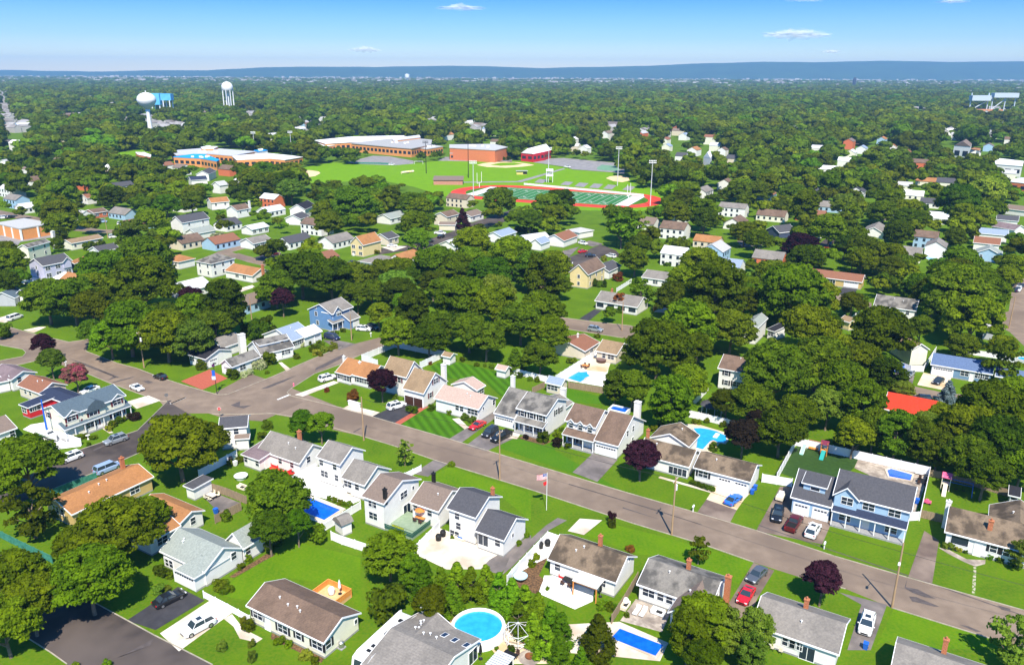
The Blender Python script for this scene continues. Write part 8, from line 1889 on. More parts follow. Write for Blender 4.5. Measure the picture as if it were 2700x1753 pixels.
# ------------------------------------------------------------------ small things
M_PINK = mat('pink_canvas', (.72, .10, .22), rough=.7); M_TEAL = mat('teal_plastic', (.03, .32, .30), rough=.4); M_BLUEP = mat('blue_plastic', (.02, .12, .55), rough=.4); M_REDC = mat('red_cushion', (.55, .02, .02), rough=.8)
M_GREEND = mat('green_deck_paint', (.20, .27, .18), (.25, .32, .22), scale=1.5, rough=.8); M_GREENR = mat('green_rail_paint', (.03, .10, .07), rough=.7); M_CREAM = mat('cream_cloth', (.72, .64, .5), rough=.9); M_TEALP = mat('pale_teal', (.32, .60, .56), rough=.4); M_ORG = mat('orange_cloth', (.65, .22, .05), rough=.9)
BYCOL = dict(white=M_WHITE, black=M_BLACK, blue=M_BLUEP, red=M_REDC)
def small(kind, x, y, a, label, k):
    ca, sa = math.cos(a), math.sin(a)
    def W(u, v, z=0): return (x+ca*u-sa*v, y+sa*u+ca*v, z)
    zz = k.get('zz', 0)
    def root(name, cat): return thing(name, (x, y, zz), label, cat)
    def part(r, name, mt, fn): m = MB(); fn(m); return m.build(name, mt, r)
    if kind == 'motorhome':
        r = root('motorhome', 'motorhome'); L, w = 10.6, 2.5
        prof = [(-L/2, .55), (-L/2, 3.2), (-L/2+.4, 3.35), (L/2-1.2, 3.35), (L/2-.35, 3.05), (L/2, 1.6), (L/2-.05, .55)]
        def body(m):
            n = len(prof); vs = [W(px_, -w/2, z) for px_, z in prof]+[W(px_, w/2, z) for px_, z in prof]
            m.add(vs, [list(range(n)), list(range(n, 2*n))[::-1]]+[(i, (i+1) % n, n+(i+1) % n, n+i) for i in range(n)])
        o = part(r, 'body', paint('white', PAINT['white']), body); bv = o.modifiers.new('rounding', 'BEVEL'); bv.width = .22; bv.segments = 3
        part(r, 'windscreen', M_CARGL, lambda m: m.add([W(L/2-.30, -1.05, 2.85), W(L/2-.30, 1.05, 2.85), W(L/2+.02, 1.05, 1.7), W(L/2+.02, -1.05, 1.7)], [(0, 1, 2, 3)]))
        for s in (-1, 1):
            for u, l in ((3.6, 1.2), (.8, 1.6), (-3.2, 1.8)): part(r, 'window', M_CARGL, lambda m: m.box(W(u, s*w/2, 2.3), (l, .06, .75), a))
            part(r, 'side_stripe', M_BLACK, lambda m: m.box(W(-.4, s*w/2, .95), (L*.86, .05, .28), a))
            for u in (3.3, -2.4): part(r, 'wheel', M_TYRE, lambda m: m.tube(W(u, s*(w/2-.3), .48), W(u, s*(w/2+.02), .48), .48, n=14))
            part(r, 'awning', M_VINYL, lambda m: m.tube(W(-4, s*(w/2+.1), 3.0), W(2.4, s*(w/2+.1), 3.0), .12, n=8))
        for u, l in ((-.5, 1.1), (2.4, .6), (3.4, .5), (-3.4, .7)): part(r, 'roof_vent', M_BLACK, lambda m: m.box(W(u, .1, 3.42), (l*.8, .6, .16), a))
        part(r, 'roof_unit', M_WHITE, lambda m: m.box(W(-2, 0, 3.5), (1.1, .9, .34), a))
    elif kind == 'flagpole':
        r = root('flagpole', 'flagpole'); H = 7.6
        part(r, 'pole', M_WHITE, lambda m: m.tube((x, y, 0), (x, y, H), .06, .045, 8)); part(r, 'finial', mat('gilt', (.7, .5, .1), rough=.3, metal=.8), lambda m: m.lathe((x, y, H), [(.02, 0), (.1, .08), (.1, .16), (0, .24)], 8))
        u = (-.92, -.1); fw, fh = 2.0, 1.15
        def P(s, t): # s along, t down; a gentle wave
            return (x+u[0]*s*fw, y+u[1]*s*fw+.12*math.sin(s*7+t), H-.25-t*fh-.18*s)
        f = bpy.data.objects.new('flag', None); COL.objects.link(f); f.parent = r; f.location = (0, 0, 0)
        def strip(m, s0, s1, t0, t1, d=0, n=8):
            for i in range(n):
                a0, a1 = s0+(s1-s0)*i/n, s0+(s1-s0)*(i+1)/n
                q = [P(a0, t0), P(a1, t0), P(a1, t1), P(a0, t1)]; m.add([(p[0], p[1]+d, p[2]) for p in q], [(0, 1, 2, 3)])
        mr_, mw_, mb_ = MB(), MB(), MB()
        for i in range(13): strip(mr_ if i % 2 == 0 else mw_, .42 if i < 7 else 0, 1, i/13, (i+1)/13)
        strip(mb_, 0, .42, 0, 7/13)
        mr_.build('red_stripes', M_REDC, f); mw_.build('white_stripes', M_WHITE, f); mb_.build('canton', mat('flag_blue', (.02, .04, .25), rough=.8), f)
        ms = MB()
        for i in range(9):
            for j in range(6 if i % 2 == 0 else 5):
                p = P(.42*(j+.5+(i % 2)*.5)/6, 7/13*(i+.5)/9); 
                for s in (-1, 1): ms.add([(p[0]-.03, p[1]+s*.012, p[2]), (p[0], p[1]+s*.012, p[2]+.035), (p[0]+.03, p[1]+s*.012, p[2]), (p[0], p[1]+s*.012, p[2]-.035)], [(0, 1, 2, 3)])
        ms.build('stars', M_WHITE, f)
        m = MB(); m.add([(x, y, H-1.7), (x-.7, y-.1, H-2.0), (x-.55, y-.1, H-2.7), (x, y, H-2.4)], [(0, 1, 2, 3)]); m.build('pennant', M_REDC, r)
    elif kind == 'cedar_deck':
        r = root('deck', 'deck'); w, d = 4.6, 3.2
        part(r, 'floor', mat('deck_boards', (.62, .36, .16), (.72, .46, .24), scale=1.5, rough=.85, stretch=(1, 7, 1)), lambda m: m.box(W(0, 0, .3), (w, d, .6), a))
        for c, s in (((0, d/2), (w, .07)), ((-w/2, 0), (.07, d)), ((w/2, 0), (.07, d))): part(r, 'railing', M_ORANGEW, lambda m: (m.box(W(c[0], c[1], 1.03), (s[0], s[1], .86), a), m.box(W(c[0], c[1], 1.5), (s[0]+.1, s[1]+.1, .07), a)))
        part(r, 'post', M_ORANGEW, lambda m: [m.box(W(i*w/4, d/2, .8), (.12, .12, 1.5), a) for i in range(-2, 3)])
    elif kind == 'green_deck':
        r = root('deck', 'deck'); w, d = 6.0, 4.6
        part(r, 'floor', M_GREEND, lambda m: m.box(W(0, 0, .3), (w, d, .6), a)); part(r, 'step', M_GREEND, lambda m: m.box(W(-w/2-.6, -.6, .15), (1.2, 2.6, .3), a)); part(r, 'lower_floor', M_GREEND, lambda m: m.box(W(0, -d/2-.8, .2), (w, 1.6, .4), a))
        for c, s in (((0, -d/2-1.6), (w, .08)), ((w/2, -.8), (.08, d+1.6))): part(r, 'railing', M_GREENR, lambda m: [m.box(W(c[0], c[1], z), (s[0], s[1], .2), a) for z in (.65, .95, 1.25)])
        part(r, 'planter', M_CREAM, lambda m: m.box(W(-.6, -d/2-1.0, .65), (2.4, .5, .45), a)); part(r, 'planting', LEAF['yellow'], lambda m: [m.lathe(W(-1.6+i*.4, -d/2-1.0, .8), [(.25, 0), (.32, .2), (.15, .4), (0, .46)], 8) for i in range(6)])
    elif kind == 'pergola':
        r = root('patio_canopy', 'patio canopy'); w, d, h = 3.8, 3.2, 2.5
        part(r, 'canopy_roof', M_WCHIM, lambda m: m.box(W(0, 0, h+.1), (w+.3, d+.3, .12), a)); part(r, 'beam', M_ORANGEW, lambda m: [m.box(W(0, s*d/2, h-.05), (w, .14, .18), a) for s in (-1, 1)])
        for i in (-1, 1):
            for j in (-1, 1): part(r, 'post', M_ORANGEW, lambda m: m.box(W(i*w/2, j*d/2, h/2), (.15, .15, h), a))
    elif kind == 'playset':
        r = root('playset', 'playset'); t = M_ORANGEW
        for i in (-.7, .7):
            for j in (-.7, .7): part(r, 'post', M_CREAM, lambda m: m.box(W(i, j, 1.5), (.12, .12, 3.0), a))
        part(r, 'platform', M_CREAM, lambda m: m.box(W(0, 0, 1.35), (1.5, 1.5, .1), a)); part(r, 'canopy', M_PINK, lambda m: m.add([W(-.85, -.9, 2.7), W(.85, -.9, 2.7), W(.85, 0, 3.5), W(-.85, 0, 3.5), W(.85, .9, 2.7), W(-.85, .9, 2.7)], [(0, 1, 2, 3), (3, 2, 4, 5)]))
        part(r, 'slide', M_CREAM, lambda m: m.add([W(-.35, -.75, 1.45), W(.35, -.75, 1.45), W(.35, -3.3, .1), W(-.35, -3.3, .1), W(-.35, -.75, 1.3), W(.35, -.75, 1.3), W(.35, -3.3, 0), W(-.35, -3.3, 0)], [(0, 1, 2, 3), (7, 6, 5, 4), (0, 3, 7, 4), (1, 5, 6, 2)]))
        part(r, 'swing_frame', M_BLUEP, lambda m: (m.tube(W(.7, 0, 2.4), W(4.4, 0, 2.4), .07, n=8), m.tube(W(4.4, 0, 2.4), W(4.5, -1.1, 0), .06, n=8), m.tube(W(4.4, 0, 2.4), W(4.5, 1.1, 0), .06, n=8), m.tube(W(.75, -.8, 2.1), W(4.4, -.8, 2.1), .04, n=6)))
        for i in (1.8, 3.0): part(r, 'swing', M_BLACK, lambda m: (m.tube(W(i-.2, 0, 2.4), W(i-.2, .1, .55), .015, n=4), m.tube(W(i+.2, 0, 2.4), W(i+.2, .1, .55), .015, n=4), m.box(W(i, .1, .52), (.5, .22, .05), a)))
    elif kind == 'tower_slide':
        r = root('playset', 'playset')
        for i in (-.6, .6):
            for j in (-.6, .6): part(r, 'post', M_ORANGEW, lambda m: m.box(W(i, j, 1.5), (.12, .12, 3), a))
        part(r, 'platform', M_ORANGEW, lambda m: m.box(W(0, 0, 1.2), (1.3, 1.3, .1), a)); part(r, 'roof', mat('maroon_canvas', (.16, .02, .05), rough=.8), lambda m: m.add([W(-.8, -.8, 2.6), W(.8, -.8, 2.6), W(.8, 0, 3.3), W(-.8, 0, 3.3), W(.8, .8, 2.6), W(-.8, .8, 2.6)], [(0, 1, 2, 3), (3, 2, 4, 5)]))
        part(r, 'slide', M_TEAL, lambda m: m.add([W(-.4, -.6, 1.3), W(.4, -.6, 1.3), W(.4, -2.9, .12), W(-.4, -2.9, .12), W(-.4, -.6, 1.15), W(.4, -.6, 1.15), W(.4, -2.9, 0), W(-.4, -2.9, 0)], [(0, 1, 2, 3), (7, 6, 5, 4), (0, 3, 7, 4), (1, 5, 6, 2)]))
    elif kind == 'lone_slide':
        r = root('slide', 'slide'); part(r, 'chute', M_TEALP, lambda m: m.add([W(-.35, 1.3, 1.3), W(.35, 1.3, 1.3), W(.35, -1.3, .15), W(-.35, -1.3, .15), W(-.35, 1.3, 1.2), W(.35, 1.3, 1.2), W(.35, -1.3, .05), W(-.35, -1.3, .05)], [(0, 1, 2, 3), (7, 6, 5, 4), (0, 3, 7, 4), (1, 5, 6, 2)]))
        part(r, 'ladder', M_WHITE, lambda m: [m.tube(W(s*.3, 1.3, 1.4), W(s*.35, 1.8, 0), .04, n=6) for s in (-1, 1)]); part(r, 'side_rail', M_WHITE, lambda m: [m.tube(W(s*.37, 1.3, 1.42), W(s*.37, -1.3, .26), .04, n=6) for s in (-1, 1)])
    elif kind == 'play_bench':
        r = root('play_bench', 'bench'); part(r, 'seat', M_ORANGEW, lambda m: m.box(W(0, 0, .45), (1.8, .6, .3), a)); part(r, 'frame', M_PINK, lambda m: (m.tube(W(-1, .3, 0), W(-1, .3, 2), .04, n=6), m.tube(W(1, .3, 0), W(1, .3, 2), .04, n=6), m.tube(W(-1, .3, 2), W(1, .3, 2), .04, n=6)))
    elif kind == 'hot_tub':
        r = root('hot_tub', 'hot tub'); part(r, 'tub', M_DARKW, lambda m: m.lathe((x, y, 0), [(1.25, 0), (1.3, .8)], 24)); part(r, 'cover', mat('tub_cover', (.16, .10, .09), rough=.7), lambda m: m.lathe((x, y, .8), [(1.35, 0), (1.35, .12), (.5, .22), (0, .24)], 24))
    elif kind == 'round_table':
        r = root('garden_table', 'table'); R_ = k.get('r', 1); part(r, 'table_top', mat('pale_blue_top', (.45, .66, .72), rough=.5) if k.get('col') == 'blue' else M_WHITE, lambda m: m.lathe((x, y, .66), [(0, 0), (R_, .02), (R_, .1), (0, .12)], 24)); part(r, 'base', M_BLACK if k.get('col') else M_WHITE, lambda m: m.lathe((x, y, 0), [(R_*.7, 0), (R_*.8, .3), (R_*.9, .67)], 20))
    elif kind == 'table_set':
        r = root('patio_table', 'patio table'); mt = M_ORG if 'orange' in label else (M_CREAM if 'cream' in label else M_BLACK); part(r, 'table_top', mt, lambda m: m.box(W(0, 0, zz+.74), (1.9, 1.1, .06), a))
        for i in (-.8, .8):
            for j in (-.42, .42): part(r, 'leg', M_BLACK, lambda m: m.box(W(i, j, zz+.36), (.07, .07, .72), a))
        for i, (u, v) in enumerate(((-.6, -.9), (.6, -.9), (-.6, .9), (.6, .9))):
            c = thing('patio_chair', W(u, v, zz), f"{['first', 'second', 'third', 'fourth'][i]} chair round the {' '.join(label.split()[:3])}", 'chair', 'patio chairs'); s = 1 if v > 0 else -1
            q = MB(); q.box(W(u, v, zz+.43), (.5, .5, .07), a); q.build('seat', M_CREAM if 'cream' in label else M_DARKW, c); q = MB(); q.box(W(u, v+s*.25, zz+.75), (.5, .06, .6), a); q.build('backrest', M_CREAM if 'cream' in label else M_DARKW, c)
            q = MB(); [q.box(W(u+i_*.2, v+j_*.2, zz+.2), (.05, .05, .4), a) for i_ in (-1, 1) for j_ in (-1, 1)]; q.build('leg_frame', M_BLACK, c)
        if 'umbrella' in label: part(r, 'umbrella', M_ORG, lambda m: (m.tube(W(0, 0, zz+.7), W(0, 0, zz+2.5), .03, n=6), m.lathe(W(0, 0, zz+2.1), [(1.0, 0), (.5, .25), (0, .42)], 8)))
    elif kind == 'umbrella':
        r = root('garden_umbrella', 'umbrella'); part(r, 'pole', M_RIM, lambda m: m.tube((x, y, zz), (x, y, zz+2.5), .03, n=6)); part(r, 'canopy', BYCOL[k['col']], lambda m: m.lathe((x, y, zz+.9), [(.12, 0), (.24, .3), (.16, 1.1), (.04, 1.6)], 8)); part(r, 'base', M_BLACK, lambda m: m.lathe((x, y, zz), [(.3, 0), (.3, .08), (.06, .14)], 12))
    elif kind == 'grill':
        r = root('covered_grill', 'grill'); part(r, 'cover', BYCOL[k['col']], lambda m: m.lathe((x, y, zz), [(.42, 0), (.5, .5), (.52, .85), (.36, 1.12), (.1, 1.22), (0, 1.23)], 10)); part(r, 'hem', M_BLACK, lambda m: m.lathe((x, y, zz), [(.46, .0), (.48, .06)], 10))
    elif kind == 'lounger':
        r = root('sun_lounger', 'sun lounger'); part(r, 'mattress', BYCOL[k.get('col', 'white')], lambda m: m.box(W(0, 0, .36), (1.4, .68, .12), a)); part(r, 'backrest', M_WHITE, lambda m: m.add([W(.7, -.34, .3), W(.7, .34, .3), W(1.25, .34, .72), W(1.25, -.34, .72), W(.7, -.34, .42), W(.7, .34, .42), W(1.2, .34, .82), W(1.2, -.34, .82)], [(0, 1, 2, 3), (4, 7, 6, 5), (0, 4, 5, 1), (1, 5, 6, 2), (2, 6, 7, 3), (3, 7, 4, 0)]))
        for i in (-.6, .6):
            for j in (-.28, .28): part(r, 'leg', M_RIM, lambda m: m.box(W(i, j, .15), (.06, .06, .3), a))
    elif kind == 'patio_sofa':
        r = root('patio_sofa', 'sofa'); mt = M_REDC if k.get('col') else (M_CREAM if 'cream' in label or 'pale' in label else M_WHITE); part(r, 'seat', mt, lambda m: m.box(W(0, 0, .3), (1.9, .8, .3), a)); part(r, 'backrest', mt, lambda m: m.box(W(0, .4, .6), (1.9, .18, .6), a))
        for s in (-1, 1): part(r, 'armrest', mt, lambda m: m.box(W(s*.95, 0, .45), (.16, .8, .5), a))
        part(r, 'cushion', M_BLUEP if 'blue' in label else M_BLACK, lambda m: m.box(W(.2, 0, .5), (.9, .5, .12), a))
    elif kind == 'adirondack':
        r = root('garden_chair', 'chair'); mt = mat('red_brown_paint', (.28, .03, .02), rough=.6); part(r, 'seat', mt, lambda m: m.box(W(0, 0, .35), (.6, .6, .06), a)); part(r, 'backrest', mt, lambda m: m.add([W(-.3, .28, .35), W(.3, .28, .35), W(.3, .55, 1.0), W(-.3, .55, 1.0), W(-.3, .33, .33), W(.3, .33, .33), W(.3, .6, .98), W(-.3, .6, .98)], [(0, 1, 2, 3), (7, 6, 5, 4), (0, 3, 7, 4), (1, 5, 6, 2), (3, 2, 6, 7)]))
        for s in (-1, 1): part(r, 'armrest', mt, lambda m: m.box(W(s*.36, 0, .55), (.12, .7, .05), a)); part(r, 'leg', mt, lambda m: m.box(W(s*.3, -.25, .27), (.08, .08, .54), a))
    elif kind == 'fire_pit':
        r = root('fire_pit', 'fire pit'); part(r, 'stone_ring', GM['stone'], lambda m: m.lathe((x, y, .03), [(1.5, 0), (1.5, .08), (.8, .12)], 24)); part(r, 'bowl', mat('rusty_iron', (.2, .07, .03), rough=.9), lambda m: m.lathe((x, y, .1), [(.5, 0), (.6, .35), (.52, .35), (.4, .1), (0, .06)], 16))
    elif kind == 'bin':
        r = root('wheeled_bin', 'bin'); mt = BYCOL[k['col']]
        part(r, 'body', mt, lambda m: m.add([W(-.26, -.28, .05), W(.26, -.28, .05), W(.26, .28, .05), W(-.26, .28, .05), W(-.32, -.36, .95), W(.32, -.36, .95), W(.32, .36, .95), W(-.32, .36, .95)], [(0, 1, 5, 4), (1, 2, 6, 5), (2, 3, 7, 6), (3, 0, 4, 7), (3, 2, 1, 0)])); part(r, 'lid', mt, lambda m: m.box(W(0, 0, 1.0), (.68, .78, .09), a))
        for s in (-1, 1): part(r, 'wheel', M_TYRE, lambda m: m.tube(W(s*.27, .3, .12), W(s*.33, .3, .12), .12, n=10))
    elif kind == 'mailbox':
        r = root('mailbox', 'mailbox'); part(r, 'post', M_WHITE, lambda m: m.box(W(0, 0, .5), (.14, .14, 1.0), a)); part(r, 'box', M_WHITE, lambda m: (m.box(W(0, 0, 1.12), (.3, .55, .24), a), m.tube(W(0, 0, 1.22) if 0 else (W(0, -.27, 1.24)), W(0, .27, 1.24), .15, n=10)))
    elif kind == 'hydrant':
        r = root('hydrant', 'hydrant'); mt = mat('hydrant_paint', (.8, .16, .25), rough=.5); part(r, 'barrel', mt, lambda m: m.lathe((x, y, 0), [(.2, 0), (.2, .08), (.14, .1), (.14, .6), (.19, .64), (.16, .76), (.04, .9), (0, .92)], 12)); part(r, 'outlet', mt, lambda m: m.tube(W(-.26, 0, .45), W(.26, 0, .45), .08, n=8))
    elif kind == 'stop_sign':
        r = root('stop_sign', 'sign'); part(r, 'post', M_RIM, lambda m: m.box((x, y, 1.2), (.07, .07, 2.4), a))
        back = 'from behind' in label; d = 1 if back else -1; b = math.radians(60)
        ux, uy = math.cos(b), math.sin(b); nx, ny = (-.5*d, .866*d) if back else (.2, -.97)
        ux, uy = -ny, nx
        def oct_(R_, off, rot=math.pi/8): return [(x+ux*R_*math.cos(t+rot)+nx*off, y+uy*R_*math.cos(t+rot)+ny*off, 2.25+R_*math.sin(t+rot)) for t in [i*math.pi/4 for i in range(8)]]
        def plate(m, R_, o0, o1): A_, B_ = oct_(R_, o0), oct_(R_, o1); m.add(A_+B_, [list(range(8))[::-1], list(range(8, 16))]+[(i, (i+1) % 8, 8+(i+1) % 8, 8+i) for i in range(8)])
        part(r, 'border', M_RIM if back else M_WHITE, lambda m: plate(m, .46, .05, .07)); part(r, 'face', M_RIM if back else M_REDC, lambda m: plate(m, .42, .071, .08))
        if not back:
            cu = bpy.data.curves.new('lettering', 'FONT'); cu.body = 'STOP'; cu.size = .32; cu.align_x = 'CENTER'; cu.align_y = 'CENTER'; cu.extrude = .004
            o = bpy.data.objects.new('lettering', cu); me = bpy.data.meshes.new_from_object(o); bpy.data.objects.remove(o)
            o = bpy.data.objects.new('lettering', me); COL.objects.link(o); o.parent = r; o.location = (nx*.09, ny*.09, 2.25)
            o.rotation_euler = (math.pi/2, 0, math.atan2(uy, ux)); me.materials.clear(); me.materials.append(M_WHITE)
    elif kind == 'planter_wall':
        r = root('planter_wall', 'planter'); part(r, 'wall', M_WHITE, lambda m: m.box(W(0, 0, .5), (3.4, .5, 1.0), a)); part(r, 'cap', M_WCHIM, lambda m: m.box(W(0, 0, 1.03), (3.6, .7, .1), a))
    elif kind == 'propane':
        r = root('propane_tank', 'tank'); part(r, 'tank', M_RIM, lambda m: m.lathe((x, y, .15), [(.1, 0), (.4, .15), (.4, .8), (.2, .98), (0, 1.0)], 14)); part(r, 'base', M_FOUND, lambda m: m.box((x, y, .08), (.9, .9, .16), a))
    elif kind == 'dish':
        r = root('satellite_dish', 'satellite dish'); part(r, 'dish', M_WHITE, lambda m: m.add([(x+.02, y-.3, zz+.9)]+[(x+.55*math.cos(t), y-.12, zz+.9+.55*math.sin(t)) for t in np.linspace(0, 2*math.pi, 16, endpoint=False)], [(0, 1+i, 1+(i+1) % 16) for i in range(16)])); part(r, 'arm', M_BLACK, lambda m: (m.tube((x, y, zz-.2), (x, y-.1, zz+.9), .04, n=6), m.tube((x, y-.1, zz+.5), (x, y-.75, zz+.7), .025, n=6)))
    elif kind == 'jeep':
        r = root('garden_trailer', 'trailer'); part(r, 'body', M_CREAM, lambda m: m.box(W(0, 0, .7), (2.2, 1.3, .6), a+H90)); part(r, 'load', M_WCHIM, lambda m: (m.box(W(0, .5, 1.2), (.8, .9, .5), a+H90), m.box(W(0, -.4, 1.1), (.6, .9, .3), a+H90)))
        for s in (-1, 1): part(r, 'wheel', M_TYRE, lambda m: m.tube(W(s*.6, 0, .32), W(s*.75, 0, .32), .32, n=12))
    elif kind == 'boat':
        r = root('boat', 'boat'); L = 6.5
        def hull(m):
            secs = [(-L/2, 1.0), (-1, 1.15), (1.2, 1.0), (2.5, .55), (L/2, .05)]
            loft_sections(m, [[W(u, -w_, 1.5), W(u, -w_*.6, .75), W(u, 0, .55), W(u, w_*.6, .75), W(u, w_, 1.5), W(u, 0, 1.55)] for u, w_ in secs])
        part(r, 'hull', paint('white', PAINT['white']), hull); part(r, 'cabin', M_WHITE, lambda m: m.box(W(.2, 0, 1.85), (2.0, 1.3, .7), a)); part(r, 'windscreen', M_CARGL, lambda m: m.box(W(1.25, 0, 1.9), (.08, 1.2, .4), a))
        if 'blue mast' in label: part(r, 'mast_cover', M_BLUEP, lambda m: m.tube(W(0, 0, 2.0), W(-.3, .2, 9.0), .22, .12, n=8))
        part(r, 'trailer', M_BLACK, lambda m: m.box(W(0, 0, .4), (5, .9, .12), a))
        for s in (-1, 1): part(r, 'wheel', M_TYRE, lambda m: m.tube(W(-.6, s*.85, .33), W(-.6, s*1.02, .33), .33, n=12))
    elif kind == 'canopy_tent':
        r = root('canopy_tent', 'tent'); s_ = 3.4; part(r, 'canopy', M_WHITE, lambda m: m.add([W(-s_, -s_, 2.4), W(s_, -s_, 2.4), W(s_, s_, 2.4), W(-s_, s_, 2.4), W(0, 0, 4.6)], [(0, 1, 4), (1, 2, 4), (2, 3, 4), (3, 0, 4)]))
        for i in (-1, 1):
            for j in (-1, 1): part(r, 'leg', M_RIM, lambda m: m.tube(W(i*s_*.98, j*s_*.98, 0), W(i*s_*.98, j*s_*.98, 2.4), .05, n=6))
    elif kind == 'toy_car':
        r = root('toy_car', 'toy car'); part(r, 'body', M_PINK, lambda m: (m.box(W(0, 0, .4), (1.2, .7, .35), a), m.box(W(-.1, 0, .7), (.5, .6, .3), a)))
        for i in (-.4, .4):
            for j in (-.35, .35): part(r, 'wheel', M_TYRE, lambda m: m.tube(W(i, j-.05, .18), W(i, j+.05, .18), .18, n=10))
    elif kind == 'goal':
        r = root('football_goal', 'goal'); w_, h_ = k['w'], k['h']; part(r, 'frame', M_WHITE, lambda m: (m.tube((x-w_/2, y, 0), (x-w_/2, y, h_), .14, n=6), m.tube((x+w_/2, y, 0), (x+w_/2, y, h_), .14, n=6), m.tube((x-w_/2, y, h_), (x+w_/2, y, h_), .14, n=6)))
        part(r, 'net_frame', M_WHITE, lambda m: [m.tube((x+s*w_/2, y, h_), (x+s*w_/2, y+2, 0), .08, n=6) for s in (-1, 1)])
    elif kind == 'upright':
        r = root('goal_post', 'goal post'); part(r, 'base_post', M_WHITE, lambda m: m.tube((x, y, 0), (x, y, 3), .2, n=8)); part(r, 'crossbar', M_WHITE, lambda m: m.tube((*(np.array((x, y))-TV*3.5), 3), (*(np.array((x, y))+TV*3.5), 3), .15, n=8))
        for s in (-1, 1): part(r, 'upright', M_WHITE, lambda m: m.tube((*(np.array((x, y))+TV*3.5*s), 3), (*(np.array((x, y))+TV*3.5*s), 10), .14, n=8))
    elif kind == 'brick_hut':
        r = root('field_house', 'building'); part(r, 'wall', mat('hut_brick', (.42, .18, .13), (.5, .24, .18), scale=3, rough=.9), lambda m: m.box(W(0, 0, 1.7), (20, 9, 3.4), 0)); part(r, 'roof', roofm('mauve'), lambda m: m.add([(x-10.5, y-5, 3.3), (x+10.5, y-5, 3.3), (x+10.5, y+5, 5.0), (x-10.5, y+5, 5.0), (x-10.5, y-5, 3.1), (x+10.5, y-5, 3.1), (x+10.5, y+5, 4.8), (x-10.5, y+5, 4.8)], [(0, 1, 2, 3), (7, 6, 5, 4), (0, 4, 5, 1), (1, 5, 6, 2), (2, 6, 7, 3), (3, 7, 4, 0)])); part(r, 'door', M_BLACK, lambda m: m.box((x+3, y-4.5, 1.2), (2.2, .2, 2.3), 0)) if 0 else None
    elif kind == 'dugout':
        r = root('dugout', 'dugout'); part(r, 'wall', mat('dugout_yellow', (.6, .5, .15), rough=.8), lambda m: m.box((x, y, 1.3), (8, 3, 2.6), 0)); part(r, 'roof', roofm('lightgrey'), lambda m: m.box((x, y-.3, 2.72), (9, 4, .2), 0)); part(r, 'opening', M_BLACK, lambda m: m.box((x+2.5, y-1.5, 1.2), (3, .1, 1.8), 0))
    elif kind == 'batting_tarp':
        r = root('rolled_tarp', 'tarpaulin'); part(r, 'roll', mat('tarp_yellow', (.7, .55, .2), (.75, .7, .55), scale=1, rough=.8), lambda m: m.tube((x-4, y-4, .9), (x+4, y+5, .9), .9, n=12)); part(r, 'cradle', M_BLACK, lambda m: m.box((x, y, .2), (2, 2, .3), .8))
    elif kind == 'press_stand':
        r = root('press_platform', 'platform')
        for q in (5, 8.5): part(r, 'deck', M_WHITE, lambda m: m.box((x, y, q), (5, 3, 1.4), 0))
        for i in (-1, 1):
            for j in (-1, 1): part(r, 'leg', M_WHITE, lambda m: m.box((x+i*2.2, y+j*1.2, 4.2), (.3, .3, 8.4), 0))
    elif kind == 'gazebo':
        r = root('gazebo', 'gazebo')
        part(r, 'frame', M_WHITE, lambda m: ([m.tube((x+1.9*math.cos(t), y+1.9*math.sin(t), 0), (x+1.9*math.cos(t), y+1.9*math.sin(t), 2.2), .045, n=6) for t in np.arange(8)*math.pi/4], [m.tube((x+1.9*math.cos(t), y+1.9*math.sin(t), 2.2), (x, y, 3.2), .03, n=6) for t in np.arange(8)*math.pi/4]))
        part(r, 'lattice', M_WHITE, lambda m: [m.tube((x+1.9*math.cos(t), y+1.9*math.sin(t), z), (x+1.9*math.cos(t+.785), y+1.9*math.sin(t+.785), z+dz), .035, n=4) for t in np.arange(8)*math.pi/4 for z, dz in ((.2, .7), (.9, -.7), (.9, 0), (2.1, 0), (1.6, .5))])
    elif kind == 'solar_trellis':
        r = root('slatted_awning', 'awning'); part(r, 'slats', M_MAST, lambda m: [m.box(W(0, -1.4+i*.4, 2.5), (2.6, .3, .06), a) for i in range(8)])
        for i in (-1.2, 1.2):
            for j in (-1.3, 1.3): part(r, 'post', M_WHITE, lambda m: m.box(W(i, j, 1.23), (.12, .12, 2.46), a))
    elif kind == 'diving_board':
        r = root('pool_float', 'pool float'); part(r, 'mattress', M_WHITE, lambda m: m.box(W(0, 0, .2), (.9, 2.0, .16), a)); part(r, 'pillow', M_WHITE, lambda m: m.box(W(0, .8, .33), (.8, .35, .12), a))
    elif kind == 'banner':
        r = root('banner', 'banner'); part(r, 'cloth', M_BLUEP, lambda m: m.box((x-.25, y-.05, 5.4), (.75, .04, 1.5))); part(r, 'lower_cloth', mat('pale_banner', (.55, .66, .85), rough=.8), lambda m: m.box((x-.3, y-.1, 4.2), (.9, .04, .9))); part(r, 'top_box', mat('plum_box', (.1, .02, .12), rough=.7), lambda m: m.box((x-.1, y-.02, 7.4), (.6, .3, .55)))
    elif kind == 'birdbath':
        r = root('garden_ornament', 'ornament'); part(r, 'pedestal', M_WCHIM, lambda m: m.lathe((x, y, 0), [(.25, 0), (.12, .1), (.1, .7), (.2, .8)], 10)); part(r, 'bowl', M_WCHIM, lambda m: m.lathe((x, y, .8), [(.2, 0), (.45, .15), (.4, .15), (0, .08)], 14))
    elif kind == 'shed_dark':
        r = root('gazebo', 'gazebo'); part(r, 'roof', roofm('dark'), lambda m: m.lathe((x, y, 2.3), [(2.8, 0), (1.4, .9), (0, 1.6)], 8))
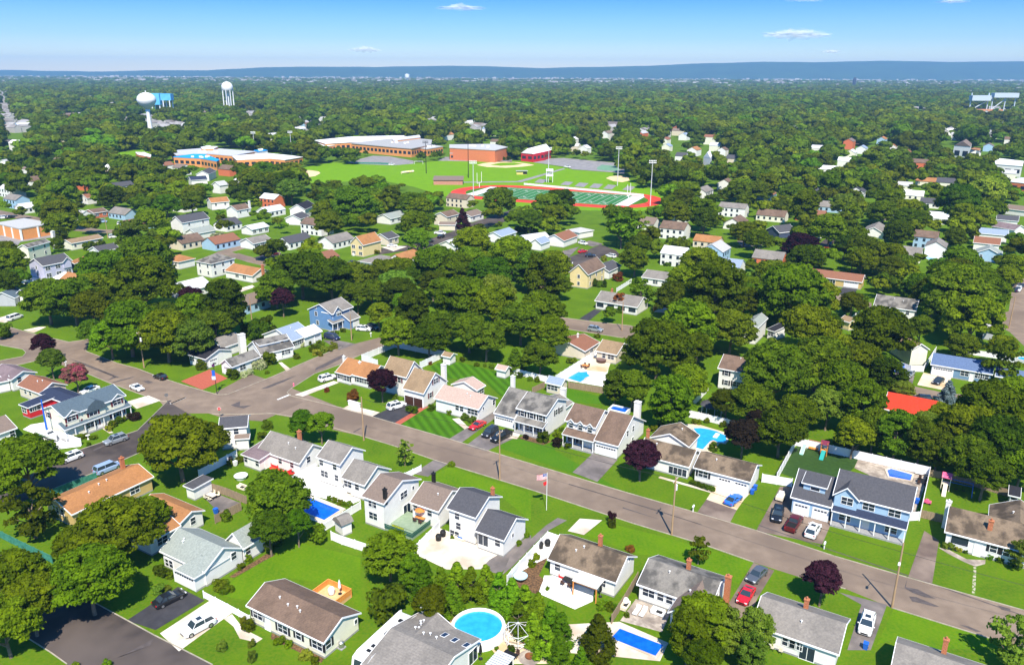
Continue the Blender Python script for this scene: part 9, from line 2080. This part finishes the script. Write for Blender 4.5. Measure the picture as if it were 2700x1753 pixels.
        for t in range(8): part(r, 'post', M_WHITE, lambda m: m.tube((x+2.4*math.cos(t*.785), y+2.4*math.sin(t*.785), 0), (x+2.4*math.cos(t*.785), y+2.4*math.sin(t*.785), 2.35), .07, n=6))
H90 = math.pi/2
M_DARKW = mat('dark_timber', (.07, .035, .025), rough=.7)
for kind, x, y, a, label, k in SMALL_THINGS: small(kind, x, y, a, label, k)

# ------------------------------------------------------------------ the far woods and the town on the horizon: each one mass
rs = np.random.default_rng(21)
P = np.array(wood, np.float32)
me = bpy.data.meshes.new('far_woods'); me.vertices.add(len(P)); co = np.c_[P[:, :2], np.maximum(.3, P[:, 3]-1.32*P[:, 2])]
me.vertices.foreach_set('co', co.astype(np.float32).reshape(-1))
sc = me.attributes.new('tree_scale', 'FLOAT_VECTOR', 'POINT'); sc.data.foreach_set('vector', np.c_[P[:, 2], P[:, 2], np.minimum(P[:, 2], P[:, 3]/1.32)].astype(np.float32).reshape(-1))
ro = me.attributes.new('tree_turn', 'FLOAT_VECTOR', 'POINT'); ro.data.foreach_set('vector', np.c_[np.zeros((len(P), 2)), rs.random(len(P))*6.28].astype(np.float32).reshape(-1))
ix = me.attributes.new('tree_kind', 'INT', 'POINT'); ix.data.foreach_set('value', rs.integers(0, 10, len(P)).astype(np.int32))
woods = bpy.data.objects.new('far_woods', me); COL.objects.link(woods)
tag(woods, 'mass of rounded green tree crowns filling the far suburb', None, None, 'stuff')
ng = bpy.data.node_groups.new('woods', 'GeometryNodeTree')
ng.interface.new_socket('Geometry', in_out='INPUT', socket_type='NodeSocketGeometry'); ng.interface.new_socket('Geometry', in_out='OUTPUT', socket_type='NodeSocketGeometry')
gi, go = ng.nodes.new('NodeGroupInput'), ng.nodes.new('NodeGroupOutput')
ip = ng.nodes.new('GeometryNodeInstanceOnPoints'); ip.inputs['Pick Instance'].default_value = True
jn = ng.nodes.new('GeometryNodeJoinGeometry')
protos = []
hold = bpy.data.collections.new('crown_kinds')
for i in range(10):
    mm = CROWNS['low', i % 6] if i < 6 else CROWNS['low', i % 6].copy()
    mm.materials.clear(); mm.materials.append(LEAF['dark' if i in (2, 7) else 'oak' if i in (4, 8) else 'bright' if i == 9 else 'far'])
    po = bpy.data.objects.new('crown_kind', mm); hold.objects.link(po); protos.append(po)
for po in reversed(protos):
    oi = ng.nodes.new('GeometryNodeObjectInfo'); oi.inputs['Object'].default_value = po; oi.inputs['As Instance'].default_value = True
    ng.links.new(oi.outputs['Geometry'], jn.inputs[0])
def attr(n, t):
    a = ng.nodes.new('GeometryNodeInputNamedAttribute'); a.data_type = t; a.inputs['Name'].default_value = n; return a.outputs[0]
ng.links.new(gi.outputs[0], ip.inputs['Points']); ng.links.new(jn.outputs[0], ip.inputs['Instance'])
ng.links.new(attr('tree_scale', 'FLOAT_VECTOR'), ip.inputs['Scale']); ng.links.new(attr('tree_turn', 'FLOAT_VECTOR'), ip.inputs['Rotation']); ng.links.new(attr('tree_kind', 'INT'), ip.inputs['Instance Index'])
ng.links.new(ip.outputs[0], go.inputs[0])
md = woods.modifiers.new('woods', 'NODES'); md.node_group = ng

mb, mr = MB(), MB()
for i in range(3600):
    D = 4400+2900*rs.random(); X = D*math.tan(rs.uniform(-.66, .66))
    if math.sin(X/310+D/190)+math.sin(X/97-D/330) < -.3: continue
    simple_block(mb, mr, X, D, rs.uniform(0, 3.1), rs.uniform(14, 40), rs.uniform(10, 18), rs.uniform(7, 17), rs.uniform(2, 5))
taken = set()
for i in range(3400):
    D = 980+3400*rs.random(); X = D*math.tan(rs.uniform(-.66, .66))
    k = (X*.848+D*.53) % 165; wd = 20+D/150; tgt = 5 if i % 2 else wd-5; X += (tgt-k if k < 82 else 165+tgt-k)/.848       # on both sides of the side streets
    cell = (round((X*.848+D*.53)/6), round((D*.848-X*.53)/27))
    if cell in taken or abs(math.atan2(X, D)-math.atan2(*FAR_TOWERS['ball'])) < .03 and D < 1000: continue
    taken.add(cell)
    if any(inside(Pn, X, D) for Pn in NO_TREE): continue
    simple_block(mb, mr, X, D, math.radians(58.7 if rs.random() < .6 else -31.3), rs.uniform(10, 20), rs.uniform(8, 12), rs.uniform(5, 8)+(D-900)/500, rs.uniform(2, 3.5))
town = mb.build('distant_town', mat('town_walls', (.62, .60, .58), (.38, .36, .36), scale=.02, rough=.8)); tag(town, 'pale specks of countless distant town houses along the horizon', None, None, 'stuff')
tr_ = mr.build('distant_roofs', mat('town_roofs', (.34, .33, .33), (.13, .11, .10), scale=.045, detail=1, rough=.9), town); tr_['kind'] = 'stuff'

# ------------------------------------------------------------------ clouds high over the hills, and the summer haze
def cloud(x, y, z, sx, sy, sz, label, seed):
    bm = bmesh.new(); r = random.Random(seed)
    for k in range(9):
        t = k/8-.5; q = bmesh.ops.create_icosphere(bm, subdivisions=2, radius=1)
        s = (1-abs(t)*1.6)
        for vv in q['verts']: vv.co = (vv.co.x*.2+t*.9+r.uniform(-.05, .05), vv.co.y*.35, vv.co.z*(.2+.5*max(0, s)*r.random())+.3*max(0, s)*r.random())
    me_ = bpy.data.meshes.new('cloud'); bm.to_mesh(me_); bm.free()
    o = bpy.data.objects.new('cloud', me_); COL.objects.link(o); o.location = (x, y, z); o.scale = (sx, sy, sz); o.data.materials.append(cloud_mat()); tag(o, label, 'cloud', 'small summer clouds')
def cloud_mat():
    if 'cloud_vapour' in MATS: return MATS['cloud_vapour']
    m = bpy.data.materials.new('cloud_vapour'); m.use_nodes = True; nt = m.node_tree; nt.nodes.clear(); MATS['cloud_vapour'] = m
    N = nt.nodes.new; L = nt.links.new
    lw = N('ShaderNodeLayerWeight'); lw.inputs['Blend'].default_value = .5; r = N('ShaderNodeMapRange'); r.inputs['From Min'].default_value = .15; r.inputs['From Max'].default_value = .9; r.inputs['To Min'].default_value = .17; r.inputs['To Max'].default_value = 0.0; L(lw.outputs['Facing'], r.inputs['Value'])
    d = N('ShaderNodeBsdfDiffuse'); d.inputs['Color'].default_value = (.95, .93, .9, 1); t = N('ShaderNodeBsdfTransparent'); mx = N('ShaderNodeMixShader'); L(r.outputs[0], mx.inputs[0]); L(t.outputs[0], mx.inputs[1]); L(d.outputs[0], mx.inputs[2])
    o = N('ShaderNodeOutputMaterial'); L(mx.outputs[0], o.inputs['Surface']); return m
for i, (x, y, z, sx, sy, sz, label) in enumerate(CLOUDS): cloud(x, y, z, sx, sy, sz, label, i)

m = MB(); m.box((0, 5100, 105), (26000, 10500, 212))
hz = m.build('haze', []); tag(hz, kind='stuff')
hm = bpy.data.materials.new('haze_air'); hm.use_nodes = True; nt = hm.node_tree; nt.nodes.clear()
pv = nt.nodes.new('ShaderNodeVolumePrincipled'); pv.inputs['Color'].default_value = (.30, .60, 1.0, 1); pv.inputs['Density'].default_value = 9e-5; pv.inputs['Anisotropy'].default_value = 0.0
ou = nt.nodes.new('ShaderNodeOutputMaterial'); nt.links.new(pv.outputs[0], ou.inputs['Volume']); hz.data.materials.append(hm)
hz.display_type = 'WIRE'
